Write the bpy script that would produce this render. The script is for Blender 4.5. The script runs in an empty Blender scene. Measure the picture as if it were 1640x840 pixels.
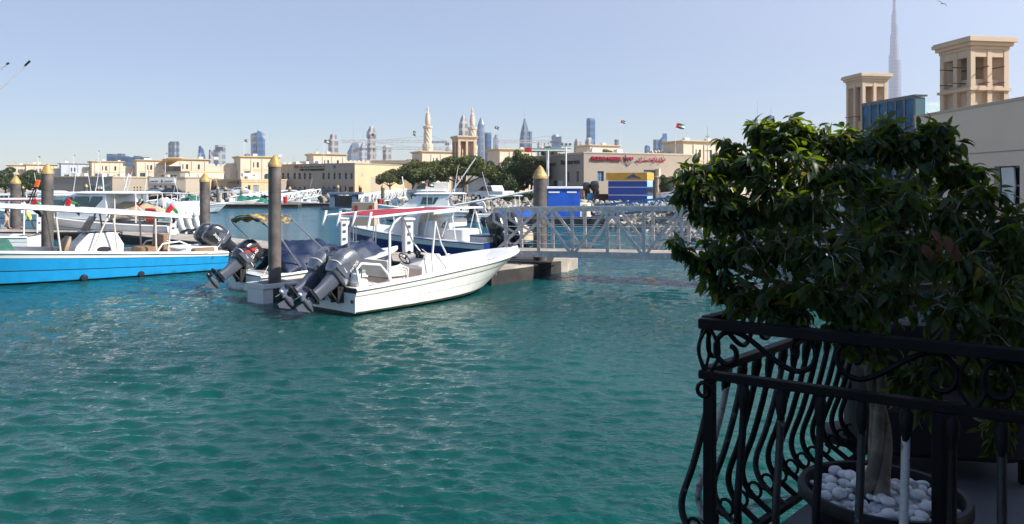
import bpy, math, random
import numpy as np
from mathutils import Vector, Matrix, noise
random.seed(7); rng = np.random.default_rng(7)
R = math.radians; PI = math.pi
S = bpy.context.scene; COL = S.collection
F = 1200.0; HC = 3.2; HZ = 300.0          # focal length in photo pixels, eye height over the water, horizon row
# ---------------------------------------------------------------- camera, sky, sun, exposure
cam_data = bpy.data.cameras.new('camera'); cam = bpy.data.objects.new('camera', cam_data); COL.objects.link(cam)
cam.location = (0, 0, HC); cam.rotation_euler = (R(90), 0, 0)
cam_data.sensor_width = 36; cam_data.lens = 36 * F / 1640; cam_data.shift_y = -(420 - HZ) / 1640
cam_data.clip_end = 20000; cam_data.clip_start = .05
S.camera = cam
SUN_EL = R(38); SUN_AZ = Vector((.95, -.30)).normalized()      # horizontal direction TO the sun
W = bpy.data.worlds.new('World'); S.world = W; W.use_nodes = True
nt = W.node_tree; nt.nodes.clear()
sky = nt.nodes.new('ShaderNodeTexSky'); sky.sky_type = 'NISHITA'; sky.sun_disc = False
sky.sun_elevation = SUN_EL; sky.sun_rotation = math.atan2(SUN_AZ.x, SUN_AZ.y)
sky.air_density = 1.0; sky.dust_density = 0.3; sky.ozone_density = 3.0; sky.altitude = 0
bg = nt.nodes.new('ShaderNodeBackground'); bg.inputs[1].default_value = .087
wo = nt.nodes.new('ShaderNodeOutputWorld')
tint = nt.nodes.new('ShaderNodeMix'); tint.data_type = 'RGBA'; tint.blend_type = 'MULTIPLY'; tint.inputs[0].default_value = 1; tint.inputs[7].default_value = (1.02, .985, 1.04, 1)
nt.links.new(sky.outputs[0], tint.inputs[6]); nt.links.new(tint.outputs[2], bg.inputs[0]); nt.links.new(bg.outputs[0], wo.inputs[0])
sl = bpy.data.lights.new('sun', 'SUN'); sl.energy = 4.2; sl.angle = R(.5); sl.color = (1, .95, .87)
so = bpy.data.objects.new('sun', sl); COL.objects.link(so)
sdir = Vector((SUN_AZ.x * math.cos(SUN_EL), SUN_AZ.y * math.cos(SUN_EL), math.sin(SUN_EL)))
so.rotation_euler = sdir.to_track_quat('Z', 'Y').to_euler(); so.location = (30, -10, 30)
S.view_settings.view_transform = 'Standard'; S.view_settings.look = 'None'
S.view_settings.exposure = 1.1; S.view_settings.gamma = 1; S.view_settings.use_curve_mapping = False
S.render.engine = 'CYCLES'
c = S.cycles; c.use_denoising = True; c.max_bounces = 8; c.diffuse_bounces = 3; c.glossy_bounces = 4
c.transmission_bounces = 6; c.transparent_max_bounces = 8; c.volume_bounces = 0; c.use_adaptive_sampling = True
c.adaptive_threshold = .02; c.sample_clamp_indirect = 6; c.caustics_reflective = False; c.caustics_refractive = False
# ---------------------------------------------------------------- helpers
def srgb(r, g, b):
    f = lambda v: (v / 255 / 12.92) if v / 255 <= .04045 else ((v / 255 + .055) / 1.055) ** 2.4
    return (f(r), f(g), f(b))
def at(px, py, D):                        # photo pixel at depth D -> world point
    return Vector(((px - 820) / F * D, D, HC - (py - HZ) / F * D))
def onz(px, py, z=0.0):                   # photo pixel on the level z
    D = (HC - z) * F / (py - HZ); return Vector(((px - 820) / F * D, D, z))
MATS = {}
def mat(name, rgb, rough=.6, metal=0, var=.12, vs=2.0, bump=0, bs=30, dark=None, spec=.5, coat=0, lo=.45, hi=.62, detail=4):
    """procedural paint / stone / metal: colour varied by noise, optional second colour in patches, optional bump"""
    if name in MATS: return MATS[name]
    m = bpy.data.materials.new(name); m.use_nodes = True; n = m.node_tree; b = n.nodes['Principled BSDF']
    tc = n.nodes.new('ShaderNodeTexCoord'); nz = n.nodes.new('ShaderNodeTexNoise')
    nz.inputs['Scale'].default_value = vs; nz.inputs['Detail'].default_value = detail
    n.links.new(tc.outputs['Object'], nz.inputs['Vector'])
    cr = n.nodes.new('ShaderNodeValToRGB')
    d = dark if dark else tuple(x * (1 - var) for x in rgb); l = rgb if dark else tuple(min(1, x * (1 + var * .5)) for x in rgb)
    cr.color_ramp.elements[0].position = lo if dark else .3; cr.color_ramp.elements[1].position = hi if dark else .7
    cr.color_ramp.elements[0].color = (*d, 1); cr.color_ramp.elements[1].color = (*l, 1)
    n.links.new(nz.outputs[0], cr.inputs[0]); n.links.new(cr.outputs[0], b.inputs['Base Color'])
    b.inputs['Roughness'].default_value = rough; b.inputs['Metallic'].default_value = metal
    b.inputs['Specular IOR Level'].default_value = spec; b.inputs['Coat Weight'].default_value = coat
    if bump:
        nb = n.nodes.new('ShaderNodeTexNoise'); nb.inputs['Scale'].default_value = bs; nb.inputs['Detail'].default_value = 5
        n.links.new(tc.outputs['Object'], nb.inputs['Vector'])
        bp = n.nodes.new('ShaderNodeBump'); bp.inputs['Strength'].default_value = bump; bp.inputs['Distance'].default_value = .02
        n.links.new(nb.outputs[0], bp.inputs['Height']); n.links.new(bp.outputs[0], b.inputs['Normal'])
    MATS[name] = m; return m
class MB:
    def __init__(s): s.v = []; s.f = []; s.m = []
    def add(s, vs, fs, m=0, M=None):
        o = len(s.v)
        s.v += [tuple(M @ Vector(p)) for p in vs] if M is not None else [tuple(p) for p in vs]
        s.f += [tuple(i + o for i in f) for f in fs]; s.m += [m] * len(fs); return s
    def box(s, x0, x1, y0, y1, z0, z1, m=0, M=None):
        return s.add([(x0,y0,z0),(x1,y0,z0),(x1,y1,z0),(x0,y1,z0),(x0,y0,z1),(x1,y0,z1),(x1,y1,z1),(x0,y1,z1)],
                     [(0,3,2,1),(4,5,6,7),(0,1,5,4),(1,2,6,5),(2,3,7,6),(3,0,4,7)], m, M)
    def bar(s, a, b, w, h, m=0, up=(0,0,1)):
        """square bar from a to b, w wide, h high"""
        a = Vector(a); b = Vector(b); d = b - a; L = d.length; d.normalize(); u = Vector(up)
        if abs(d.dot(u)) > .97: u = Vector((1, 0, 0))
        x = d.cross(u).normalized(); z = x.cross(d)
        M = Matrix((( d.x, x.x, z.x, a.x), (d.y, x.y, z.y, a.y), (d.z, x.z, z.z, a.z), (0,0,0,1)))
        return s.box(0, L, -w/2, w/2, -h/2, h/2, m, M)
    def loft(s, rings, m=0, close=True, caps=True, M=None):
        n = len(rings[0]); vs = [p for r in rings for p in r]; fs = []
        for i in range(len(rings) - 1):
            for j in range(n if close else n - 1):
                k = (j + 1) % n; fs.append((i*n + j, i*n + k, (i+1)*n + k, (i+1)*n + j))
        if caps: fs += [tuple(range(n))[::-1], tuple((len(rings)-1)*n + j for j in range(n))]
        return s.add(vs, fs, m, M)
    def tube(s, pts, r, n=8, m=0, M=None, caps=True, sx=1, up=None):
        pts = [Vector(p) for p in pts]; rs = r if isinstance(r, (list, tuple)) else [r] * len(pts); rings = []
        t0 = (pts[1] - pts[0]).normalized(); u = Vector(up) if up else (Vector((0,0,1)) if abs(t0.z) < .9 else Vector((1,0,0)))
        for i, p in enumerate(pts):
            t = (pts[min(i+1, len(pts)-1)] - pts[max(i-1, 0)]).normalized()
            x = t.cross(u)
            x = x.normalized() if x.length > 1e-5 else Vector((1,0,0)); y = x.cross(t).normalized(); u = y if not up else u
            rings.append([p + x * math.cos(2*PI*k/n) * rs[i] * sx + y * math.sin(2*PI*k/n) * rs[i] for k in range(n)])
        return s.loft(rings, m, True, caps, M)
    def lathe(s, prof, n=24, m=0, c=(0,0,0), M=None, ey=1):
        rings = [[(c[0] + r*math.cos(2*PI*k/n), c[1] + ey*r*math.sin(2*PI*k/n), c[2] + z) for k in range(n)] for r, z in prof]
        return s.loft(rings, m, True, True, M)
    def prism(s, poly, z0, z1, m=0, M=None):
        return s.loft([[(x, y, z0) for x, y in poly], [(x, y, z1) for x, y in poly]], m, True, True, M)
    def sph(s, c, r, m=0, n=10, k=6, M=None):
        rx, ry, rz = r if isinstance(r, (tuple, list)) else (r, r, r)
        rings = [[(c[0] + rx*math.sin(PI*i/k)*math.cos(2*PI*j/n), c[1] + ry*math.sin(PI*i/k)*math.sin(2*PI*j/n), c[2] - rz*math.cos(PI*i/k)) for j in range(n)] for i in range(k + 1)]
        rings[0] = [(c[0] + 1e-4*rx*math.cos(2*PI*j/n), c[1] + 1e-4*ry*math.sin(2*PI*j/n), c[2]-rz) for j in range(n)]
        rings[-1] = [(c[0] + 1e-4*rx*math.cos(2*PI*j/n), c[1] + 1e-4*ry*math.sin(2*PI*j/n), c[2]+rz) for j in range(n)]
        return s.loft(rings, m, True, True, M)
    def build(s, name, mats, parent=None, loc=(0,0,0), smooth=None, bevel=0, rot=None, fix=True):
        me = bpy.data.meshes.new(name); me.from_pydata(s.v, [], s.f)
        for mm in (mats if isinstance(mats, (list, tuple)) else [mats]): me.materials.append(mm)
        me.polygons.foreach_set('material_index', s.m)
        if fix:
            import bmesh
            bm = bmesh.new(); bm.from_mesh(me)
            if name in ('deck', 'hull'): bmesh.ops.remove_doubles(bm, verts=bm.verts[:], dist=1e-4)
            bmesh.ops.recalc_face_normals(bm, faces=bm.faces[:]); bm.to_mesh(me); bm.free()
        if smooth is not None:
            me.polygons.foreach_set('use_smooth', [True] * len(me.polygons)); me.set_sharp_from_angle(angle=R(smooth))
        me.update()
        o = bpy.data.objects.new(name, me); COL.objects.link(o); o.location = loc
        if rot is not None: o.rotation_euler = rot
        if parent is not None: o.parent = parent
        if bevel:
            b = o.modifiers.new('bevel', 'BEVEL'); b.width = bevel; b.segments = 2; b.limit_method = 'ANGLE'; b.angle_limit = R(40)
        return o
def tag(o, label=None, cat=None, group=None, kind=None):
    if label: o['label'] = label
    if cat: o['category'] = cat
    if group: o['group'] = group
    if kind: o['kind'] = kind
    return o
def thing(name, label, cat, loc=(0,0,0), rz=0, group=None, sc=1):
    o = bpy.data.objects.new(name, None); COL.objects.link(o); o.location = loc; o.rotation_euler = (0, 0, rz)
    o.scale = (sc, sc, sc); o.empty_display_size = .2
    return tag(o, label, cat, group)
def dup(root, loc, rz=0, label=None, group=None, sc=None):
    r = root.copy(); COL.objects.link(r); r.location = loc; r.rotation_euler = (0, 0, rz)
    if sc: r.scale = (sc, sc, sc) if not isinstance(sc, tuple) else sc
    if label: r['label'] = label
    if group: r['group'] = group
    def kids(a, b):
        for ch in list(a.children):
            d = ch.copy(); COL.objects.link(d); d.parent = b; kids(ch, d)
    kids(root, r); return r
FONT = None
def font(arabic=False):
    import os
    if not arabic: return None
    p = os.path.join(bpy.utils.resource_path('LOCAL'), 'datafiles', 'fonts')
    return None
def text(s, size, m, name, parent, M, ext=.01, width=None):
    """lettering as a thin solid mesh; M places its plane (x right, y up, z out)"""
    cu = bpy.data.curves.new(name, 'FONT'); cu.body = s; cu.size = size; cu.extrude = ext; cu.align_x = 'CENTER'; cu.align_y = 'CENTER'
    t = bpy.data.objects.new(name + '_curve', cu); COL.objects.link(t)
    dg = bpy.context.evaluated_depsgraph_get(); me = bpy.data.meshes.new_from_object(t.evaluated_get(dg))
    bpy.data.objects.remove(t); bpy.data.curves.remove(cu)
    if width:
        xs = [v.co.x for v in me.vertices]; k = width / max(1e-6, max(xs) - min(xs)); 
        for v in me.vertices: v.co.x *= k
    me.transform(M); me.materials.clear(); me.materials.append(m); me.name = name
    o = bpy.data.objects.new(name, me); COL.objects.link(o)
    if parent is not None: o.parent = parent
    return o
def frame(o, x, y):                       # matrix with origin o, x right, y up
    x = Vector(x).normalized(); y = Vector(y).normalized(); z = x.cross(y)
    return Matrix(((x.x, y.x, z.x, o[0]), (x.y, y.y, z.y, o[1]), (x.z, y.z, z.z, o[2]), (0,0,0,1)))
def T(x=0, y=0, z=0): return Matrix.Translation((x, y, z))
def RZ(a): return Matrix.Rotation(a, 4, 'Z')
def RY(a): return Matrix.Rotation(a, 4, 'Y')
def RX(a): return Matrix.Rotation(a, 4, 'X')
# ---------------------------------------------------------------- materials
M_ = MATS
mat('gel_white', (.78,.77,.74), .28, var=.05, vs=1.5, coat=.4)
mat('gel_grey', (.60,.58,.55), .5, var=.08)
mat('gel_beige', (.60,.50,.43), .6, var=.06)
mat('line_grey', (.16,.18,.20), .4); mat('line_gold', (.45,.36,.16), .5)
mat('antifoul', (.03,.045,.03), .7, dark=(.012,.018,.012), vs=6)
mat('hull_blue', (.015,.30,.62), .22, var=.04, vs=1, coat=.6); mat('hull_black', (.012,.014,.02), .4)
mat('navy', (.012,.035,.17), .3, var=.08, coat=.3)
mat('tarp_navy', (.005,.016,.052), .6, var=.25, vs=3, bump=.5, bs=9)
mat('tarp_green', (.035,.13,.10), .7, var=.25, vs=3, bump=.5, bs=7)
mat('tarp_beige', (.42,.33,.22), .8, var=.2, vs=3, bump=.6, bs=6)
mat('tarp_blue', (.01,.09,.48), .45, var=.2, vs=1.5, bump=.6, bs=3)
mat('canvas_red', (.30,.025,.04), .8, var=.15); mat('canvas_yellow', (.55,.36,.05), .8, dark=(.10,.09,.09), vs=5)
mat('tube_white', (.75,.75,.74), .3, var=.04); mat('steel', (.55,.55,.56), .28, metal=.9, var=.1)
mat('alu', (.54,.53,.51), .5, metal=.15, dark=(.40,.39,.38), vs=8, bump=.1, bs=60)
mat('cowl_black', (.022,.022,.026), .25, var=.2, coat=.5); mat('cowl_grey', (.16,.17,.19), .3, var=.1, coat=.5, metal=.5)
mat('cowl_white', (.72,.72,.70), .3, var=.04); mat('leg_grey', (.10,.11,.14), .38, var=.15, metal=.3)
mat('prop_steel', (.55,.54,.52), .25, metal=.85); mat('rubber', (.02,.02,.02), .7)
mat('seat_brown', (.24,.15,.08), .55, var=.12, vs=5); mat('seat_grey', (.42,.40,.37), .6, var=.1, vs=4); mat('seat_white', (.70,.67,.60), .55)
mat('red', (.5,.02,.015), .5); mat('orange', (.75,.12,.02), .5); mat('yellow', (.75,.5,.03), .6); mat('green', (.01,.22,.06), .6)
mat('white', (.78,.78,.76), .6, var=.05); mat('black', (.012,.012,.013), .55); mat('flag_red', (.62,.02,.02), .8); mat('flag_green', (.01,.22,.05), .8)
mat('pile_steel', (.145,.12,.105), .62, dark=(.06,.05,.045), vs=2.4, bump=.3, bs=14, lo=.35, hi=.68)
mat('pile_black', (.03,.028,.028), .65, dark=(.015,.014,.013), vs=4)
mat('gold_cap', (.50,.33,.13), .5, dark=(.36,.22,.07), vs=5, metal=.2)
mat('conc', (.42,.37,.31), .85, dark=(.28,.24,.20), vs=1.6, bump=.35, bs=25)
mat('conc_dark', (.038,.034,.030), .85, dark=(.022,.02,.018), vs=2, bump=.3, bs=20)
mat('cream', (.64,.53,.40), .85, var=.08, vs=.3, bump=.15, bs=8); mat('cream_light', (.66,.55,.40), .85, var=.06, vs=.3)
mat('cream_trim', (.60,.45,.26), .8, var=.06); mat('bluish', (.50,.52,.56), .8, var=.05)
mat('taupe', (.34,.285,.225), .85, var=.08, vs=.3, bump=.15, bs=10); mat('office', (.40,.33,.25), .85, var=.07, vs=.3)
mat('office_lit', (.56,.42,.25), .85, var=.07, vs=.3)  # lighter copy of office, with sunlight put into the colour
mat('win', (.02,.028,.04), .12, var=.3, vs=1, spec=.8); mat('win_teal', (.03,.08,.09), .12, spec=.8)
mat('door_brown', (.12,.06,.035), .6); mat('shutter', (.22,.24,.27), .6)
mat('tyre', (.02,.02,.02), .8); mat('car_dark', (.02,.024,.035), .25, coat=.8); mat('car_white', (.75,.75,.74), .25, coat=.6); mat('car_silver', (.4,.42,.44), .25, metal=.5, coat=.6)
mat('chrome', (.6,.6,.6), .2, metal=1)
mat('bark', (.10,.075,.05), .9, bump=.6, bs=20)

def hull_paint(name, rgb, stain):
    """gelcoat with faint run marks and a brownish waterline stain that belongs to the hull"""
    m = bpy.data.materials.new(name); m.use_nodes = True; n = m.node_tree; b = n.nodes['Principled BSDF']; L = n.links.new
    tc = n.nodes.new('ShaderNodeTexCoord'); sp = n.nodes.new('ShaderNodeSeparateXYZ'); L(tc.outputs['Object'], sp.inputs[0])
    mp = n.nodes.new('ShaderNodeMapping'); mp.inputs['Scale'].default_value = (1.7, 1.7, .5); L(tc.outputs['Object'], mp.inputs[0])
    nz = n.nodes.new('ShaderNodeTexNoise'); nz.inputs['Scale'].default_value = 1.6; nz.inputs['Detail'].default_value = 6; L(mp.outputs[0], nz.inputs['Vector'])
    a = n.nodes.new('ShaderNodeMath'); a.operation = 'MULTIPLY_ADD'; a.inputs[1].default_value = .5; L(nz.outputs[0], a.inputs[0]); L(sp.outputs[2], a.inputs[2])
    cr = n.nodes.new('ShaderNodeValToRGB'); e = cr.color_ramp.elements; e[0].position = .22; e[0].color = (*stain, 1); e[1].position = .40; e[1].color = (*rgb, 1)
    q = e.new(.30); q.color = (*[(x*.25 + y*.75) for x, y in zip(stain, rgb)], 1); L(a.outputs[0], cr.inputs[0])
    n2 = n.nodes.new('ShaderNodeTexNoise'); n2.inputs['Scale'].default_value = 3; n2.inputs['Detail'].default_value = 8; L(mp.outputs[0], n2.inputs['Vector'])
    c2 = n.nodes.new('ShaderNodeValToRGB'); c2.color_ramp.elements[0].position = .35; c2.color_ramp.elements[0].color = (.93,.92,.90,1); c2.color_ramp.elements[1].position = .55; c2.color_ramp.elements[1].color = (1,1,1,1); L(n2.outputs[0], c2.inputs[0])
    mx = n.nodes.new('ShaderNodeMix'); mx.data_type = 'RGBA'; mx.blend_type = 'MULTIPLY'; mx.inputs[0].default_value = 1; L(cr.outputs[0], mx.inputs[6]); L(c2.outputs[0], mx.inputs[7])
    L(mx.outputs[2], b.inputs['Base Color']); b.inputs['Roughness'].default_value = .3; b.inputs['Coat Weight'].default_value = .4; MATS[name] = m
hull_paint('hull_white', (.78,.77,.73), (.30,.26,.17)); bpy.data.materials.remove(MATS['hull_blue']); hull_paint('hull_blue', (.015,.30,.62), (.02,.16,.25))
mat('weed', (.05,.065,.03), .9, dark=(.12,.11,.09), vs=14, bump=1, bs=30)
# ---------------------------------------------------------------- setting: water, land, rocks
def leaf_mat(name, col, trans, rough=.5, spec=.4, var=.35, yellow=None, back=.5):
    m = bpy.data.materials.new(name); m.use_nodes = True; n = m.node_tree; b = n.nodes['Principled BSDF']
    g = n.nodes.new('ShaderNodeNewGeometry'); cr = n.nodes.new('ShaderNodeValToRGB')
    cr.color_ramp.elements[0].color = (*[x * (1 - var) for x in col], 1); cr.color_ramp.elements[1].color = (*[min(1, x * (1 + var)) for x in col], 1)
    if yellow:
        e = cr.color_ramp.elements.new(.94); e.color = (*[min(1, x * (1 + var)) for x in col], 1); cr.color_ramp.elements[-1].color = (*yellow, 1)
    n.links.new(g.outputs['Random Per Island'], cr.inputs[0]); n.links.new(cr.outputs[0], b.inputs['Base Color'])
    b.inputs['Roughness'].default_value = rough; b.inputs['Specular IOR Level'].default_value = spec
    t = n.nodes.new('ShaderNodeBsdfTranslucent'); t.inputs[0].default_value = (*trans, 1)
    mx = n.nodes.new('ShaderNodeMixShader'); mx.inputs[0].default_value = back
    n.links.new(b.outputs[0], mx.inputs[1]); n.links.new(t.outputs[0], mx.inputs[2]); n.links.new(mx.outputs[0], n.nodes['Material Output'].inputs[0])
    MATS[name] = m; return m
def water_mat():
    m = bpy.data.materials.new('sea_water'); m.use_nodes = True; n = m.node_tree; b = n.nodes['Principled BSDF']; L = n.links.new
    tc = n.nodes.new('ShaderNodeTexCoord')
    # body colour: green teal with broad slow patches (sand and weed below)
    nz = n.nodes.new('ShaderNodeTexNoise'); nz.inputs['Scale'].default_value = .11; nz.inputs['Detail'].default_value = 2
    L(tc.outputs['Object'], nz.inputs['Vector'])
    cr = n.nodes.new('ShaderNodeValToRGB'); cr.color_ramp.elements[0].position = .35; cr.color_ramp.elements[1].position = .65
    cr.color_ramp.elements[0].color = (.001,.042,.039,1); cr.color_ramp.elements[1].color = (.001,.064,.053,1)
    L(nz.outputs[0], cr.inputs[0]); 
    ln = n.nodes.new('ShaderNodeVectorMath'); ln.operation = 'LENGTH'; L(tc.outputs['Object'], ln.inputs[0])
    mr = n.nodes.new('ShaderNodeMapRange'); mr.inputs['From Min'].default_value = 14; mr.inputs['From Max'].default_value = 70; mr.inputs['To Min'].default_value = .02; mr.inputs['To Max'].default_value = .12
    L(ln.outputs['Value'], mr.inputs['Value']); L(mr.outputs[0], b.inputs['Roughness'])
    m2 = n.nodes.new('ShaderNodeMapRange'); m2.inputs['From Min'].default_value = 12; m2.inputs['From Max'].default_value = 60; m2.inputs['To Min'].default_value = 1; m2.inputs['To Max'].default_value = 6
    L(ln.outputs['Value'], m2.inputs['Value'])
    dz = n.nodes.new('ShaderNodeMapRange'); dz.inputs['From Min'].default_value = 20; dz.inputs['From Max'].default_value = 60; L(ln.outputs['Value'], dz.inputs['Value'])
    dc = n.nodes.new('ShaderNodeMix'); dc.data_type = 'RGBA'; dc.inputs[7].default_value = (.012,.125,.19,1); L(dz.outputs[0], dc.inputs[0]); L(cr.outputs[0], dc.inputs[6]); L(dc.outputs[2], b.inputs['Base Color'])  # far water painted bluer to stand in for reflected sky
    wp = n.nodes.new('ShaderNodeTexNoise'); wp.inputs['Scale'].default_value = .16; wp.inputs['Detail'].default_value = 2; L(tc.outputs['Object'], wp.inputs['Vector'])
    wr = n.nodes.new('ShaderNodeMapRange'); wr.inputs['From Min'].default_value = .35; wr.inputs['From Max'].default_value = .65; wr.inputs['To Min'].default_value = .65; wr.inputs['To Max'].default_value = 1.3; L(wp.outputs[0], wr.inputs['Value'])
    wm_ = n.nodes.new('ShaderNodeMath'); wm_.operation = 'MULTIPLY'; L(m2.outputs[0], wm_.inputs[0]); L(wr.outputs[0], wm_.inputs[1])
    b.inputs['IOR'].default_value = 1.333; b.inputs['Specular IOR Level'].default_value = .5
    hs = None; prev = None
    for sc_, amp, st in ((2.4, .011, (1, 2.1, 1)), (6.0, .020, (1, 1.9, 1)), (14, .014, (1, 1.6, 1)), (34, .0035, (1, 1.3, 1))):
        mp = n.nodes.new('ShaderNodeMapping'); mp.inputs['Scale'].default_value = st; mp.inputs['Rotation'].default_value = (0, 0, R(14 if sc_ < 10 else -18))
        L(tc.outputs['Object'], mp.inputs['Vector'])
        w = n.nodes.new('ShaderNodeTexNoise'); w.inputs['Scale'].default_value = sc_; w.inputs['Detail'].default_value = 3; w.inputs['Distortion'].default_value = .4
        L(mp.outputs[0], w.inputs['Vector'])
        bp = n.nodes.new('ShaderNodeBump'); bp.inputs['Strength'].default_value = 1
        dm = n.nodes.new('ShaderNodeMath'); dm.operation = 'MULTIPLY'; dm.inputs[1].default_value = amp; L(wm_.outputs[0], dm.inputs[0]); L(dm.outputs[0], bp.inputs['Distance'])
        L(w.outputs[0], bp.inputs['Height'])
        if prev: L(prev.outputs[0], bp.inputs['Normal'])
        prev = bp
    L(prev.outputs[0], b.inputs['Normal'])
    MATS['sea_water'] = m; return m
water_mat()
def build_water():
    """one sheet: a finely waved fan of real ripples near the quay, running out flat to the banks"""
    da = .0042; A0, A1 = R(-56), R(56); na = int((A1 - A0) / da)
    rr = [4.6]
    while rr[-1] < 75: rr.append(rr[-1] * (1 + .0042))
    rr = np.array(rr); aa = np.linspace(A0, A1, na)
    r, a = np.meshgrid(rr, aa, indexing='ij'); X = r * np.sin(a); Y = r * np.cos(a)
    Z = np.zeros_like(X); g = np.random.default_rng(3)
    for i in range(130):
        lam = .10 * (10 ** g.uniform(0, .85)); k = 2 * PI / lam
        th = R(-103) + g.normal(0, .45); ph = g.uniform(0, 2*PI)
        amp = .0031 * lam ** .42 / .8
        res = np.clip((lam / (r * .0042) - 3.0) / 3, 0, 1)
        wob = .7 * np.sin(X * g.uniform(.15, .5) + Y * g.uniform(.15, .5) + ph)
        p = k * (X * math.cos(th) + Y * math.sin(th)) + ph + wob
        Z += amp * res * (2 * ((np.sin(p) + 1) / 2) ** 2.6 - .7)
    patch = .82 + .3 * np.sin(X * .31 + .7 * np.sin(Y * .23)) * np.sin(Y * .27 + 1.3)
    edge = np.clip((r - 4.6) / 1.2, 0, 1) * np.clip((75 - r) / 35, 0, 1) * np.clip((a - A0) / .08, 0, 1) * np.clip((A1 - a) / .08, 0, 1)
    Z *= patch * edge
    v = np.stack([X, Y, Z], -1).reshape(-1, 3); nr = len(rr)
    i, j = np.meshgrid(np.arange(nr - 1), np.arange(na - 1), indexing='ij'); b = (i * na + j).ravel()
    q = np.stack([b, b + 1, b + na + 1, b + na], -1)
    extra = []; base = len(v); ev = []
    # flat continuation: far fan to 420 m, near disc, and the sector behind
    far = [(420 * math.sin(t), 420 * math.cos(t), 0) for t in aa[::20]]
    n_last = (nr - 1) * na
    ev += far
    idx = list(range(0, na, 20))
    for t in range(len(idx) - 1):
        extra.append(tuple([n_last + jj for jj in range(idx[t], idx[t+1] + 1)] + [base + t + 1, base + t]))
    last = idx[-1]
    me = bpy.data.meshes.new('water'); allv = [tuple(p) for p in v.tolist()] + far
    ci = len(allv); allv.append((0, 0, 0))
    faces = [tuple(x) for x in q.tolist()] + extra
    for t in range(0, na - 1): faces.append((t, t + 1, ci)[::-1])
    s0 = len(allv); angs = np.linspace(aa[-1], aa[0] + 2*PI, 40)
    for t in angs: allv.append((420 * math.sin(t), 420 * math.cos(t), 0))
    for t in range(39): faces.append((s0 + t, s0 + t + 1, ci))
    me.from_pydata(allv, [], faces); me.polygons.foreach_set('use_smooth', [True] * len(me.polygons))
    import bmesh
    bm = bmesh.new(); bm.from_mesh(me)
    bmesh.ops.recalc_face_normals(bm, faces=bm.faces[:]); 
    if sum(f.normal.z for f in list(bm.faces)[:50]) < 0: bmesh.ops.reverse_faces(bm, faces=bm.faces[:])
    bm.to_mesh(me); bm.free()
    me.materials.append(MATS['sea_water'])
    o = bpy.data.objects.new('water', me); COL.objects.link(o); tag(o, kind='structure')
build_water()
mat('sand', (.42,.34,.24), .9, dark=(.30,.25,.18), vs=.05, bump=.3, bs=2); mat('paving', (.40,.36,.31), .85, dark=(.33,.30,.26), vs=.6)
mat('asphalt', (.06,.06,.06), .9)
ZL = 1.6
SH = [(-420,128),(-260,136),(-13.5,137),(-9,120),(-7.5,80),(-5.5,77),(2,76.5),(9.6,64),(13.2,61),(13.6,44),(13.2,22)]
def build_land():
    mb = MB(); top = SH + [(13.2,-60),(300,-60)]
    outer = [(6000,-60),(6000,7000),(-6000,7000),(-6000,128)]
    poly = SH + [(13.2,-60)] + outer
    mb.add([(x, y, ZL) for x, y in poly], [tuple(range(len(poly)))], 0)
    # quay slope down to below the water
    vs = []; fs = []
    for x, y in SH + [(13.2,-60)]: vs += [(x, y, ZL), (x, y, -1.5)]
    for i in range(len(SH)): fs.append((2*i, 2*i+1, 2*i+3, 2*i+2))
    mb.add(vs, fs, 1)
    o = mb.build('ground', [M_['sand'], M_['conc_dark']]); tag(o, kind='structure')
    # quay road strip on the far bank and the near bank
    rb = MB()
    rb.add([(-260,140.5,ZL+.004),(-20,141.5,ZL+.004),(-20,146,ZL+.004),(-260,146,ZL+.004)], [(0,1,2,3)])
    rb.add([(-5,83,ZL+.004),(9,74,ZL+.004),(14,84,ZL+.004),(-3,95,ZL+.004)], [(0,1,2,3)])
    o = rb.build('road', M_['asphalt']); tag(o, kind='structure')
build_land()
ICO = None
def ico():
    t = (1 + 5 ** .5) / 2
    v = np.array([(-1,t,0),(1,t,0),(-1,-t,0),(1,-t,0),(0,-1,t),(0,1,t),(0,-1,-t),(0,1,-t),(t,0,-1),(t,0,1),(-t,0,-1),(-t,0,1)], float); v /= np.linalg.norm(v[0])
    f = np.array([(0,11,5),(0,5,1),(0,1,7),(0,7,10),(0,10,11),(1,5,9),(5,11,4),(11,10,2),(10,7,6),(7,1,8),(3,9,4),(3,4,2),(3,2,6),(3,6,8),(3,8,9),(4,9,5),(2,4,11),(6,2,10),(8,6,7),(9,8,1)])
    return v, f
def rocks(name, path, per_m, smin, smax, mt, label, cat, z0=-.3, z1=1.75, run=2.6):
    v0, f0 = ico(); V = []; Fs = []; o = 0
    for (x0,y0),(x1,y1) in zip(path[:-1], path[1:]):
        L = math.hypot(x1-x0, y1-y0); nx, ny = (y1-y0)/L, -(x1-x0)/L      # towards the water
        for k in range(int(L * per_m)):
            t = random.random(); h = random.random(); s = random.uniform(smin, smax) * (1.1 - .2*h)
            off = (1 - h) * run + random.uniform(-.15,.15)
            c_ = np.array([x0 + (x1-x0)*t + nx*off, y0 + (y1-y0)*t + ny*off, z0 + (z1-z0)*h])
            q = np.array(Matrix.Rotation(random.uniform(0,6.28), 3, Vector((random.uniform(-1,1), random.uniform(-1,1), random.uniform(-1,1))).normalized()))
            vv = v0 * (np.array([1, .75, .6]) * rng.uniform(.7, 1.2, 3) * s) * rng.uniform(.75, 1.15, (12, 1))
            V.append(vv @ q.T + c_); Fs.append(f0 + o); o += 12
    me = bpy.data.meshes.new(name); me.from_pydata(np.concatenate(V).tolist(), [], np.concatenate(Fs).tolist()); me.materials.append(mt)
    ob = bpy.data.objects.new(name, me); COL.objects.link(ob); tag(ob, label, cat, kind='stuff'); return ob
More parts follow.
